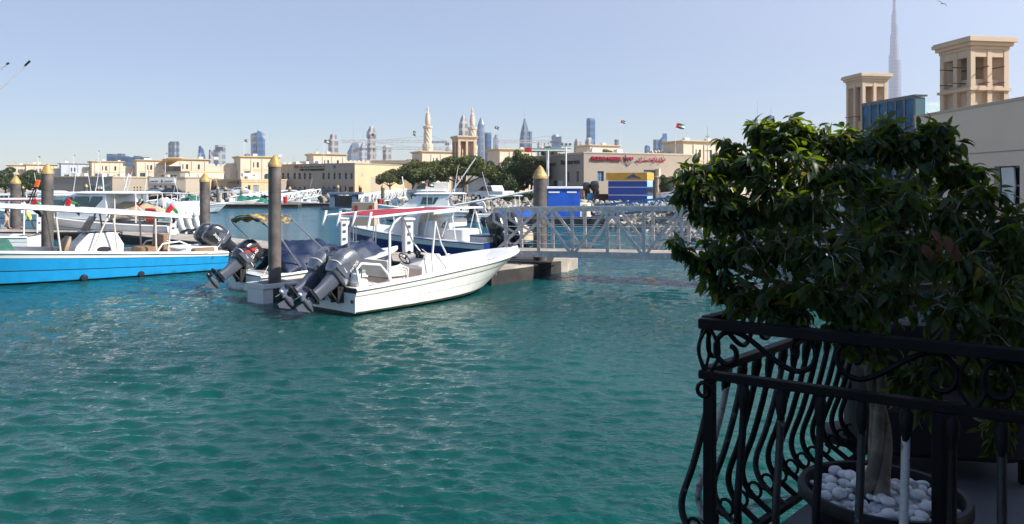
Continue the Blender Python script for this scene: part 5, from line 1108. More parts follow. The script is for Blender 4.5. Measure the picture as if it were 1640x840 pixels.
# glass block
gb = thing('glass_pavilion', 'dark blue glass curtain walled block between the wind towers', 'glass building', (17.55,37.6,1.6), math.atan2(34-37.6, 18.2-17.55))
Lg = math.hypot(.65, 3.6); Hg = 5.72
MB().box(0, Lg, .05, .62, 0, Hg-.04).build('glass_core', mat('glass_blue', (.03,.12,.22), .3, var=.6, vs=1.6, metal=.0, spec=.15), gb)
MB().box(Lg+.004, Lg+.02, .1, .55, 0, Hg-.1).build('side_glass', M_['win_teal'], gb)
for i in range(7): x_ = Lg*i/6; MB().box(x_-.05, x_+.05, .022, .046, 0, Hg).build('mullion', M_['cowl_black'], gb)
for z_ in (1.4, 2.5, 3.35, 4.15, Hg-.04): MB().box(.0, Lg, .030, .044, z_-.045, z_+.045).build('transom', M_['cowl_black'], gb)
MB().box(-.05, Lg+.08, .02, .68, Hg, Hg+.08).build('roof_edge', M_['cowl_black'], gb); MB().box(Lg+.03,Lg+.07,.0,.6,0,Hg).build('corner_post', M_['cowl_black'], gb) if False else None
p = at(1490,300,60); t = thing('glass_roof_hall', 'pale glazed gable roof behind the right wall', 'glass roof', (p.x-1.5,p.y,ZL)); MB().box(0,4,0,6,0,5.2).build('hall_wall', M_['cream_light'], t)
MB().loft([[(0,0,5.22),(4,0,5.22),(4,6,5.22),(0,6,5.22)],[(0.3,1,8.4),(4,1,8.6),(4,5,8.6),(.3,5,8.4)]]).build('glazing', mat('glass_pale', (.50,.62,.60), .15, spec=.8), t)
for z_ in (6.2,7.2): MB().tube([(.1,.4,z_),(4.0,.4,z_+.1)], .05, 5).build('glazing_bar', M_['white'], t)
# ---------------------------------------------------------------- skyline (real distances, seen through the haze)
def facade_mat(name, glass, band, fl=.26, vx=.0, rough=.25, metal=.2):
    """curtain wall: floor bands and vertical ribs from object coordinates"""
    m = bpy.data.materials.new(name); m.use_nodes = True; n = m.node_tree; b = n.nodes['Principled BSDF']; L = n.links.new
    tc = n.nodes.new('ShaderNodeTexCoord'); sp = n.nodes.new('ShaderNodeSeparateXYZ'); L(tc.outputs['Object'], sp.inputs[0])
    def band_(out, f_, w):
        a = n.nodes.new('ShaderNodeMath'); a.operation = 'MULTIPLY'; a.inputs[1].default_value = f_; L(out, a.inputs[0])
        q = n.nodes.new('ShaderNodeMath'); q.operation = 'FRACT'; L(a.outputs[0], q.inputs[0])
        c_ = n.nodes.new('ShaderNodeMath'); c_.operation = 'LESS_THAN'; c_.inputs[1].default_value = w; L(q.outputs[0], c_.inputs[0]); return c_.outputs[0]
    z = band_(sp.outputs[2], fl/4, .35); o = z
    if vx:
        x = band_(sp.outputs[0], vx, .3); mx = n.nodes.new('ShaderNodeMath'); mx.operation = 'MAXIMUM'; L(z, mx.inputs[0]); L(x, mx.inputs[1]); o = mx.outputs[0]
    mix = n.nodes.new('ShaderNodeMix'); mix.data_type = 'RGBA'; mix.inputs[6].default_value = (*glass, 1); mix.inputs[7].default_value = (*band, 1)
    L(o, mix.inputs[0]); L(mix.outputs[2], b.inputs['Base Color']); b.inputs['Roughness'].default_value = rough; b.inputs['Metallic'].default_value = metal
    MATS[name] = m; return m
facade_mat('sky_glass', (.05,.10,.17), (.16,.20,.25), .3, .06); facade_mat('sky_pale', (.22,.27,.33), (.48,.49,.50), .3, .07, .5, 0)
facade_mat('sky_blue', (.035,.11,.24), (.09,.17,.28), .3, .0, .12); facade_mat('sky_concrete', (.18,.19,.21), (.46,.42,.37), .3, .09, .7, 0)
facade_mat('sky_steel', (.16,.21,.28), (.26,.31,.38), .25, .12, .3, .5)
def tower(name, label, D, cx, secs, m='sky_pale', depth=None, rz=20, cat='skyscraper', spire=None, extra=(), shape='box'):
    """secs: [(row, half width left, half width right)] from bottom up in photo pixels; spire: row of the tip"""
    p = at(cx, HZ, D); k = D/F; t = thing(name, label, cat, (p.x, p.y, ZL), 0); wmax = max(b_+c_ for a_, b_, c_ in secs)*k
    dp = depth*k if depth else wmax*.8; hz = lambda row: HC - ZL + (HZ - row)*k
    def ring(row, l, r, ins=1):
        z = hz(row)
        if shape == 'round': return [((r-l)/2*k + (l+r)/2*k*math.cos(2*PI*i/20), dp/2*(l+r)*k/wmax*math.sin(2*PI*i/20)*1.0, z) for i in range(20)]
        q = dp/2*(l+r)*k/wmax
        return [(-l*k, -q*.2, z), (-l*k*.2, -q, z), (r*k, -q*.35, z), (r*k*.8, q, z), (-l*k*.8, q, z)]
    mb = MB(); rs = []
    rows = [(HZ + 2, secs[0][1], secs[0][2])] + list(secs)
    mb.loft([ring(*q) for q in rows]); mb.build('tower_shaft', M_[m], t)
    if spire:
        top = secs[-1]; MB().tube([(0,0,hz(top[0]) - 1), (0,0,hz((top[0]+spire)/2)), (0,0,hz(spire))], [.55*k, .4*k, .12*k], 6).build('spire', M_['sky_pale'], t)
    for (nm, l, r, r0, r1, em) in extra:
        z0_, z1_ = hz(r0), hz(r1); MB().box(l*k, r*k, -dp*.52, -dp*.3, z0_, z1_).build(nm, M_[em], t)
    return t, k, hz
S_ = lambda *a, **kw: tower('skyscraper', *a, **kw)
# supertall with stepped setbacks: stacked lobes of unequal height
def burj():
    D = 3200; cx = 1433; p = at(cx, HZ, D); k = D/F; t = thing('supertall_tower', 'extremely tall stepped silver tower fading into the sky at right', 'skyscraper', (p.x, p.y, ZL)); hz = lambda row: HC - ZL + (HZ - row)*k
    tiers = [(302, 98, -9.5, 10), (98, 89, -9.5, 6.5), (89, 72, -7.6, 6.2), (72, 57, -7.2, 5.2), (57, 40, -5.8, 5.2), (40, 24, -5.2, 3.2), (24, 17, -3.8, 3.2), (17, 0, -3.2, 2.0), (0, -22, -1.8, 1.5), (-22, -50, -1.0, .9)]
    for i, (r0, r1, l, r) in enumerate(tiers):
        c_ = (l + r)/2; w = (r - l)/2; mb = MB()
        for s_, q in ((0, 1.0), (-1, .55), (1, .55)):
            ww = w*(.62 if s_ == 0 else .5); ox = c_ + s_*(w - ww)
            mb.prism([((ox + ww*math.cos(2*PI*j/14))*k, (ww*math.sin(2*PI*j/14) - (.0 if s_ else w*.45))*k) for j in range(14)], hz(r0), hz(r1) - (0 if s_ == 0 else abs(r0-r1)*.0))
        mb.build('tier', M_['sky_steel'], t, smooth=30)
    for x_ in (-.5, 5.4): MB().tube([((x_)*k, -9*k, hz(165)), (x_*k, -9*k, hz(146))], .4*k, 6).build('pale_fin', M_['sky_pale'], t)  # fins in the paler facade material
    MB().tube([(0,0,hz(-50)),(0,0,hz(-75))], [.5*k,.1*k], 6).build('spire', M_['sky_pale'], t)
burj()
def wide(label, D, cx, segs, m='sky_blue'):
    p = at(cx, HZ, D); k = D/F; t = thing('tower_block', label, 'tower block', (p.x, p.y, ZL)); hz = lambda row: HC - ZL + (HZ - row)*k
    for i, (a_, b_, row) in enumerate(segs): MB().box((a_-cx)*k, (b_-cx)*k - .3, -8*k + i*1.5, 8*k, 0, hz(row)).build('wing', M_[m if i % 2 == 0 else 'sky_glass'], t)
wide('wide cluster of dark blue tower blocks behind the left villas', 1300, 205, [(175,183,247),(183.3,190,249),(190.2,197,246.5),(197.3,204,250),(204.2,214,252),(214.3,224,250),(224.2,237,252)])
wide('low pale apartment blocks left of the bluish villa', 900, 330, [(327,340,262)], 'sky_pale')
S_('slim grey glass tower with bright right edge, left part of skyline', 1500, 278, [(230,8,8),(227,5,8)], 'sky_glass', extra=[('bright_edge', 3.5, 6, 258, 227, 'sky_pale')])
S_('curved white finned tower like a sail, left part of skyline', 1500, 323, [(262,6.5,6),(250,6,5),(240,4.8,2.5),(234,4.8,-2.5)], 'sky_blue', extra=[('white_fin', -3.5, .5, 262, 246, 'sky_pale')])
S_('short tower with flared white crown beside the sail tower', 1500, 339, [(250,4.5,5),(240,4,4.5)], 'sky_pale')
t, k, hz = S_('square white framed tower with large green window', 1500, 353, [(233,8.5,8.5)], 'sky_pale', depth=9)
MB().box(-6*k, 6*k, -5.6*k, -5.2*k, hz(242), hz(236)).build('green_window', M_['win_teal'], t)
t, k, hz = S_('tall white and blue tower with curved top and mast', 1600, 413, [(215,11,11),(213,5,11)], 'sky_pale', spire=200)
mb = MB(); mb.loft([[(3*k,-12*k,hz(300)),(11.5*k,-9*k,hz(300)),(11.5*k,0,hz(300)),(3*k,0,hz(300))],[(3*k,-12*k,hz(226)),(11.5*k,-9*k,hz(226)),(11.5*k,0,hz(226)),(3*k,0,hz(226))],[(3*k,-12*k,hz(210)),(7*k,-9*k,hz(213)),(7*k,0,hz(213)),(3*k,0,hz(210))]]); mb.build('blue_wing', M_['sky_blue'], t)
MB().box(-3*k, 1*k, -12*k, -11*k, hz(280), hz(232)).build('blue_panel', M_['sky_blue'], t)
S_('low dark blue block left of the flag', 1400, 395, [(247,4,5)], 'sky_glass')
S_('grey stone tower with domed crown and mast near the sand office', 1500, 534, [(224,8,8),(223,6,6),(217,5,5),(215,4,4)], 'sky_concrete', spire=206)
S_('triangular pale twin tower with tall mast, left of the pair', 1900, 566, [(245,9.5,9),(233,4,9),(228,-1,7)], 'sky_steel', spire=196)
S_('triangular pale twin tower with shorter mast, right of the pair', 2000, 582, [(240,8,7),(232,3,6),(227,-.5,3)], 'sky_pale', spire=210)
t, k, hz = S_('stone clock tower with steep slate roof', 1500, 595, [(238,7,7),(222,6.2,6.2),(221,8,8),(212,8,8),(211,6.5,6.5),(203,3,3),(202,2,2)], 'sky_concrete', spire=195)
MB().lathe([(.1,0),(2.6*k,0),(2.6*k,1)], 18, M=T(3.6*k,-7.8*k,hz(217)) @ RX(R(90))).build('clock_face', M_['black'], t)
S_('small block with flat crown right of the clock tower', 1500, 620, [(236,7,7),(234,5.5,5.5)], 'sky_concrete')
S_('stepped pointed tower like an open lantern, left of the second minaret', 1400, 742, [(216,7.5,8),(214,7,8),(200,7,7),(190,4,4),(184,1.5,1.5)], 'sky_concrete', spire=178)
S_('curved flame shaped glass tower right of the second minaret', 1700, 769, [(245,6,9),(215,6,8),(200,4,7),(192,1,4),(188,-.5,1.5)], 'sky_steel', shape='round')
S_('plain blue glass slab behind the centre flag', 1700, 782, [(213,5,5)], 'sky_blue')
S_('small arched glass tower below the centre flag', 1700, 794, [(222,4,4),(216,1,3)], 'sky_steel', shape='round')
S_('needle topped tower tapering to a long mast', 1600, 840, [(225,8,8),(212,6,7),(200,3,4),(190,.8,1.2)], 'sky_glass', spire=170)
S_('thin grey slab right of the needle tower', 1600, 849, [(211,2,3)], 'sky_glass')
S_('little domed tower in the centre right haze', 1700, 864, [(231,3.5,3),(227,1.5,1.5)], 'sky_concrete')
S_('small domed tower left of the blue framed block', 1700, 873, [(230,2,2)], 'sky_concrete')
S_('blue glass block framed in white with round top', 1500, 891, [(219,8,9),(216,5,6)], 'sky_pale', extra=[('blue_glass', -7, 7.5, 238, 220, 'sky_blue')])
S_('tall blue glass slab tower with notched top, right of centre', 1500, 946, [(192,7,7),(190,6,6)], 'sky_blue')
S_('cluster of stepped stone towers left of the blue slab', 1500, 925, [(232,6,6),(223,4,4)], 'sky_concrete')
S_('stepped stone tower just before the blue slab', 1450, 943, [(228,6,6),(221,4,4)], 'sky_concrete')
S_('tiny tower above the marine shop roof', 1600, 988, [(224,4,3)], 'sky_glass')
S_('small blue tower with domed top above the marine shop', 1600, 1036, [(236,4,5),(233,2,2)], 'sky_blue')
S_('dark blue block beside the knife edged tower', 1500, 1051, [(224,5,5)], 'sky_blue')
S_('knife edged blue tower rising to a point at its right', 1500, 1060, [(226,5,8),(214,-6,8)], 'sky_blue')
S_('tall tower showing behind the top leaves of the potted tree', 1500, 1213, [(200,9,9),(192,8,6)], 'sky_steel', spire=160)
S_('thin masted tower behind the top leaves of the potted tree', 1500, 1235, [(186,5,5)], 'sky_blue', spire=168)
S_('pale tower behind the potted tree, right of the masted one', 1500, 1272, [(192,8,8)], 'sky_pale')
S_('pale tower between villa parapet and potted tree leaves', 1500, 1180, [(228,5,6)], 'sky_pale')
# ---------------------------------------------------------------- mosque: two minarets and dome
mat('mosque', (.62,.50,.38), .8, var=.06, vs=.4); mat('mosque_band', (.46,.36,.27), .85)
def minaret(px, top, D, label):
    p = at(px, HZ, D); k = D/F; t = thing('minaret', label, 'minaret', (p.x, p.y, ZL), 0, 'mosque minarets'); hz = lambda row: HC - ZL + (HZ - row - (top - 168))*k
    MB().box(-8*k, 8*k, -8*k, 8*k, 0, hz(258)).build('base', M_['mosque'], t)
    MB().lathe([(8*k, hz(258)), (8*k, hz(238)), (8.6*k, hz(237)), (8.6*k, hz(232)), (7.4*k, hz(231))], 12).build('lower_shaft', M_['mosque'], t)
    mb = MB(); rs = []
    for i in range(33):
        z = hz(232) + (hz(207) - hz(232))*i/32; rs.append([((6.3 + .5*math.cos(8*a + i*.55))*k*math.cos(a)*(1 - .06*i/32), (6.3 + .5*math.cos(8*a + i*.55))*k*math.sin(a)*(1 - .06*i/32), z) for a in [2*PI*j/32 for j in range(32)]])
    mb.loft(rs); mb.build('spiral_shaft', M_['mosque'], t, smooth=40)
    MB().lathe([(5.8*k, hz(207.5)), (7.6*k, hz(205)), (7.8*k, hz(202.5)), (7.4*k, hz(202.3)), (3.8*k, hz(202))], 12).build('gallery', M_['mosque'], t)
    for j in range(8): a = 2*PI*j/8; MB().tube([(2.8*k*math.cos(a), 2.8*k*math.sin(a), hz(202.5)), (2.8*k*math.cos(a), 2.8*k*math.sin(a), hz(199))], .45*k, 6).build('column', M_['mosque'], t)
    MB().lathe([(3.6*k, hz(199.4)), (4.1*k, hz(197)), (4.3*k, hz(191)), (3.6*k, hz(186)), (2.9*k, hz(182.5)), (3.2*k, hz(182)), (1.6*k, hz(180.5)), (1.3*k, hz(177.5)), (1.9*k, hz(175.5)), (1.2*k, hz(173)), (.5*k, hz(171)), (.15*k, hz(168))], 14).build('lantern', M_['mosque'], t, smooth=45)
minaret(685, 168, 300, 'taller looking carved minaret left of the dome')
minaret(756.5, 170, 330, 'carved minaret right of the wind tower')
p = at(727, HZ, 315); k = 315/F; t = thing('mosque_dome', 'white ribbed mosque dome half hidden behind the wind tower', 'dome', (p.x, p.y, ZL)); hz = lambda row: HC - ZL + (HZ - row)*k
MB().box(-60*k, 28*k, -4*k, 20*k, 0, hz(252)).build('prayer_hall', M_['mosque'], t); MB().lathe([(15*k, hz(252.2)), (15*k, hz(247)), (15.5*k, hz(246.5)), (15*k, hz(243)), (12.5*k, hz(237)), (8*k, hz(233)), (2*k, hz(230.6)), (.3*k, hz(228))], 24).build('dome_shell', M_['white'], t, smooth=50)
# ---------------------------------------------------------------- tower cranes
def crane(pxm, D, row, tip, tail, label, apex=None, m='gel_grey'):
    p = at(pxm, HZ, D); k = D/F; t = thing('tower_crane', label, 'tower crane', (p.x, p.y, ZL), 0, 'tower cranes over the far quarter'); z = HC - ZL + (HZ - row)*k; h = 4.2*k
    def truss(nm, x0, x1, z0, hh, mm):
        mb = MB(); n = max(4, int(abs(x1-x0)/(4.2*k))); s = (x1-x0)/n; w = .85*k
        mb.bar((x0,0,z0),(x1,0,z0),w,w).bar((x0,0,z0+hh),(x1,0,z0+hh),w,w).bar((x0,2*k,z0),(x1,2*k,z0),w,w)
        for i in range(n): mb.bar((x0+i*s,0,z0 if i%2 else z0+hh),(x0+(i+1)*s,0,z0+hh if i%2 else z0),w*.7,w*.7); mb.bar((x0+i*s,2*k,z0),(x0+(i+1)*s,0,z0+hh),w*.7,w*.7)
        mb.build(nm, M_[mm], t)
    truss('jib', 0, (tip-pxm)*k, z, h, m); truss('counter_jib', 0, (tail-pxm)*k, z, .6*h, 'cowl_grey')
    mb = MB()
    for x_ in (-1.3, 1.3):
        for y_ in (0, 2.6): mb.bar((x_*k, y_*k, 0), (x_*k, y_*k, z + h), .35*k, .35*k)
    n = int((z)/(3*k))
    for i in range(n): mb.bar((-1.3*k*(1 if i%2 else -1), 0, i*3*k), (1.3*k*(1 if i%2 else -1), 0, (i+1)*3*k), .25*k, .25*k)
    mb.build('mast', M_[m], t)
    s_ = 1 if tail > pxm else -1
    MB().box((tail-pxm)*k - 3.5*k, (tail-pxm)*k + 3.5*k, -1*k, 2.6*k, z - 4.2*k, z + .5*k).build('counterweight', mat('crane_tan', (.30,.20,.12), .8), t)
    ap = z + h + 7*k; MB().bar((0,1*k,z+h),(0,1*k,ap),.6*k,.6*k).build('apex', M_[m], t)
    MB().tube([(0,1*k,ap),((tip-pxm)*k*.55,1*k,z+h)], .16*k, 5).tube([(0,1*k,ap),((tail-pxm)*k*.9,1*k,z+.6*h)], .16*k, 5).build('tie_rope', M_['cowl_grey'], t)
    MB().box(-2.6*k,-1.5*k,-1*k,.6*k,z-2.5*k,z-.1*k).build('cab', M_['win'], t)
crane(690, 420, 229, 545, 716, 'tower crane with long white jib reaching left past the clock tower')
crane(601, 450, 240, 716, 569, 'lower tower crane with jib reaching right behind the first minaret')
crane(880, 480, 229, 792, 898, 'tower crane with jib between centre flag and needle tower')
# ---------------------------------------------------------------- flagpoles
FL = [(61,250,262,230,4,'above the left cream villa'),(118,248,262,230,3,'above the bluish white villa'),(157,241,258,225,3,'highest over the left villas'),(265,245,256,205,3.5,'left of the slim grey tower'),(391,223,250,200,7,'left of the tall white tower'),(518.5,223.5,246,185,9,'left of the grey stone tower'),
      (661,209.5,242,200,4.5,'hanging limp left of the first minaret'),(791.5,202,240,170,7.5,'in front of the small arched tower'),(993.5,192.5,238,140,8,'above the marine shop'),(1082,197,225,128,14,'largest, left of the potted tree'),(684,292.5,330,62,12,'on a boat before the white van')]
for i, (px, py, pb, D, w, l) in enumerate(FL):
    k = D/F; a = at(px, py, D); zb = ZL if px != 684 else .9; t = thing('flagpole', 'red green white black flag ' + l, 'flag', (a.x, a.y, zb), 0, 'flags on poles along the shore')
    MB().tube([(0,0,0),(0,0,a.z - zb + .3*k)], [.45*k, .25*k], 6).build('pole', M_['tube_white'], t)
    hh = w*k*(.58 if px != 661 else 1.7); o = flag_cloth(t, w*k, hh, (.2*k, 0, a.z - zb - hh), (0, R(12 if px not in (684, 661) else 4), R(-8)), seed=i*1.3, amp=.09)
for px, y0, y1, D, l in ((865,242,304,86,'left'),(906.5,233,304,84,'right')):
    p = at(px, HZ, D); k = D/F; t = thing('lamp_post', f'tall white floodlight post near the blue workboat, the {l} one', 'lamp post', (p.x, p.y, ZL), 0, 'white floodlight posts'); zt = HC - ZL + (HZ - y0)*k
    if px < 900: p2 = at(878, HZ, D); t.location.x = p2.x
    MB().tube([(0,0,0),(0,0,zt)], .085, 8).build('post', M_['white'], t)
    if px > 900:
        MB().box(-.55,.55,-.06,.06,zt-.15,zt-.05).build('crossbar', M_['steel'], t)
        for x_ in (-.45,0,.45): MB().box(x_-.16,x_+.16,-.15,.15,zt-.02,zt+.22).build('lamp', M_['cowl_grey'], t, bevel=.03)
t = thing('fuel_canopy', 'thin white and green edged canopy roof on posts above the dark trees', 'canopy', tuple(at(852, 300, 88).to_2d().to_3d() + Vector((0,0,ZL)))); zc_ = HC - ZL + (HZ-242)*88/F
MB().box(0,4.6,0,3,zc_,zc_+.34).build('canopy_roof', M_['white'], t); MB().box(-.01,4.62,-.03,-.002,zc_+.22,zc_+.30).build('green_edge', M_['flag_green'], t); MB().tube([(1.8,.5,0),(1.8,.5,zc_)], .09, 8).build('post', M_['white'], t)
t = thing('red_board', 'red square board standing over the trees left of the canopy', 'sign board', tuple(at(840.5,300,95).to_2d().to_3d() + Vector((0,0,ZL)))); zc_ = HC - ZL + (HZ-244)*95/F
MB().box(0,.9,0,.08,zc_,zc_+.55).build('board', M_['red'], t); MB().tube([(.45,.1,0),(.45,.1,zc_+.3)], .05, 6).build('post', M_['steel'], t)
p = at(1133,300,100); t = thing('radio_mast', 'thin lattice radio mast behind the right villa', 'mast', (p.x,p.y,ZL)); zm = HC-ZL+(HZ-202)*100/F
MB().tube([(0,0,0),(0,0,zm)], [.12,.03], 5).build('mast_pole', M_['steel'], t)
for z_ in (zm-1.5, zm-2.6, zm-3.4): MB().box(-.28,.28,-.05,.05,z_,z_+.16).build('antenna', M_['steel'], t)
# ---------------------------------------------------------------- trees on the banks
leaf_mat('far_leaf', (.11,.125,.045), (.15,.19,.04), .6, .3, .45, back=.25); leaf_mat('far_leaf_dark', (.055,.085,.030), (.09,.14,.03), .6, .3, .45, back=.2); leaf_mat('palm_leaf', (.06,.08,.03), (.08,.11,.02), .6, .3, .3, back=.25)
def tree_proto(name, label, blobs, n, leaf, m, trunk_h, seed, spread=1):
    """blobs: (x,y,z,rx,ry,rz) in a tree about 1 unit across; leaves as small bent quads scattered through the shells"""
    g = np.random.default_rng(seed); t = thing(name, label, 'tree', (0,0,0), 0, 'trees along the shore'); V = []; Fc = []; o = 0
    vol = np.array([b[3]*b[4]*b[5] for b in blobs])**.67; pr = vol/vol.sum()
    for i in range(n):
        b = blobs[g.choice(len(blobs), p=pr)]; d = g.normal(size=3); d /= np.linalg.norm(d); r_ = .55 + .5*g.random()**.6
        if d[2] < -.55: r_ *= .8
        c_ = np.array(b[:3]) + d*np.array(b[3:])*r_; u = g.normal(size=3); u /= np.linalg.norm(u); v = np.cross(u, g.normal(size=3)); v /= np.linalg.norm(v); s = leaf*g.uniform(.6, 1.5)
        V += [c_ - u*s, c_ + v*s*.6, c_ + u*s, c_ - v*s*.6]; Fc.append((o, o+1, o+2, o+3)); o += 4
    me = bpy.data.meshes.new('crown'); me.from_pydata([tuple(map(float, q)) for q in V], [], Fc); me.materials.append(M_[m])
    ob = bpy.data.objects.new('crown', me); COL.objects.link(ob); ob.parent = t
    mb = MB(); mb.tube([(0,0,0),(.02,.01,trunk_h*.5),(0,0,trunk_h)], [.035,.028,.022], 8)
    for b in blobs: mb.tube([(0,0,trunk_h*.75),(b[0]*.5,b[1]*.5,(trunk_h+b[2])/2),(b[0],b[1],b[2])], [.018,.012,.005], 5)
    mb.build('trunk', M_['bark'], t, smooth=60); return t
def setp(t, px, D, sc, rz, label, zb=ZL, first=False):
    p = at(px, HZ, D); loc = (p.x, p.y, zb)
    if first: t.location = loc; t.scale = (sc, sc, sc) if not isinstance(sc, tuple) else sc; t.rotation_euler = (0,0,R(rz)); t['label'] = label; return t
    return dup(t, loc, R(rz), label, sc=sc if isinstance(sc, tuple) else (sc,)*3)
B1 = [(0,0,.72,.30,.30,.20),(.28,.05,.62,.24,.22,.17),(-.28,0,.62,.24,.24,.18),(.05,.25,.62,.26,.22,.18),(0,-.25,.60,.28,.22,.17),(-.38,.1,.50,.14,.14,.12),(.38,-.1,.50,.15,.14,.12),(.12,-.1,.88,.16,.16,.10)]
B2 = [(0,0,.80,.22,.22,.22),(.2,.05,.62,.22,.2,.22),(-.2,0,.62,.22,.2,.22),(0,-.18,.5,.28,.2,.24),(.1,.1,1.0,.14,.14,.14),(-.25,-.1,.36,.18,.18,.18),(.28,0,.36,.18,.16,.18)]
B3 = [(0,0,.62,.34,.3,.16),(.34,0,.58,.26,.24,.14),(-.34,.05,.56,.26,.24,.14),(.1,-.1,.76,.24,.24,.12),(-.15,.1,.74,.22,.22,.12),(.55,0,.50,.14,.14,.10),(-.55,0,.48,.14,.14,.10)]
ta = tree_proto('round_tree', 'x', B1, 9000, .020, 'far_leaf', .42, 1); tb = tree_proto('bushy_tree', 'x', B2, 9000, .020, 'far_leaf_dark', .25, 2); tcx = tree_proto('spreading_tree', 'x', B3, 11000, .021, 'far_leaf', .40, 3)
setp(ta, 624, 140, (5.0,5.0,5.1), 10, 'small clipped round tree left of the lattice rod', first=True)
setp(tcx, 742, 88, (7.0,6,6.0), 20, 'broad spreading tree with visible forked trunk below the wind tower', first=True)
setp(tcx, 690, 92, (6.2,6,5.5), 70, 'spreading olive green tree left of the forked one')
setp(ta, 662, 100, (5.2,5,5.4), 120, 'pale olive tree above the white van')
setp(tb, 808, 90, (4.6,4.6,4.6), 0, 'dark dense tree just right of the broad spreading one', first=True)
setp(tb, 790, 93, (4.0,4,4.3), 90, 'dark low tree between the spreading tree and the dense one')
setp(ta, 852, 92, (5.8,5.8,5.8), 200, 'green tree behind the thick pile, left side')
setp(tb, 888, 97, (6.4,6,6.0), 150, 'dark tree between the two floodlight posts')
setp(tb, 830, 96, (4.6,4,5.6), 220, 'tall dark tree beneath the red board')
setp(tcx, 958, 110, (6.2,6,6.9), 40, 'flat topped green tree peeping above the marine shop roof', zb=2.6)
setp(tb, 8, 160, (7,7,5.2), 10, 'dark leafy tree at the far left edge')
setp(tb, 48, 155, (8,8,4.6), 60, 'low dark hedge like tree behind the left piles')
setp(ta, 70, 165, (6,6,5.2), 100, 'olive tree between the left pile and the cream shop')
setp(tb, 1066, 82, (2.2,2.2,2.6), 100, 'small bushy tree beside the carport')
setp(tb, 1146, 70, (3.4,3.4,4.2), 30, 'bushy tree partly hidden behind the potted tree')
# palm behind the potted tree
p = at(1180,300,75); t = thing('palm_tree', 'palm crown showing above the left of the potted tree', 'tree', (p.x,p.y,ZL), 0, 'trees along the shore')
MB().tube([(0,0,0),(.1,0,2),(.05,0,3.6)], [.22,.18,.16], 10).build('trunk', M_['bark'], t, smooth=60)
mb = MB()
for i in range(26):
    a = i*2.4; el = .9 - .055*i; L_ = 1.9; pr = []
    for q in range(8): u = q/7; pr.append(Vector((.05 + L_*u*math.cos(a)*math.cos(el*(1-u)), L_*u*math.sin(a)*math.cos(el*(1-u)), 3.6 + L_*u*math.sin(el) - 1.1*u*u)))
    for q in range(7):
        d = (pr[q+1]-pr[q]).normalized(); s_ = d.cross(Vector((0,0,1))).normalized()
        for w in (-1, 1):
            b_ = pr[q]; mb.add([b_, b_ + d*.10, b_ + s_*w*.42 + d*.3 - Vector((0,0,.16))], [(0,1,2)]); b_ = pr[q].lerp(pr[q+1], .5); mb.add([b_, b_ + d*.10, b_ + s_*w*.42 + d*.3 - Vector((0,0,.16))], [(0,1,2)])
mb.build('crown', M_['palm_leaf'], t, fix=False)
# hedge on the near bank
p = at(800,300,84); t = thing('clipped_hedge', 'dark clipped hedge under the dense trees', 'hedge', (p.x, p.y, ZL), R(3)); mb = MB(); g = np.random.default_rng(5)
for i in range(5200):
    c_ = Vector((g.uniform(0,4.6), g.uniform(0,1.2), g.uniform(.05,.95))); u = Vector(g.normal(size=3)).normalized(); v = u.cross(Vector(g.normal(size=3))).normalized(); s_ = .07; mb.add([c_-u*s_, c_+v*s_*.6, c_+u*s_, c_-v*s_*.6], [(0,1,2,3)])
mb.build('hedge_leaves', M_['far_leaf_dark'], t, fix=False); MB().box(.1,4.5,.1,1.1,0,.8).build('hedge_core', mat('hedge_dark', (.012,.018,.008), .9), t)
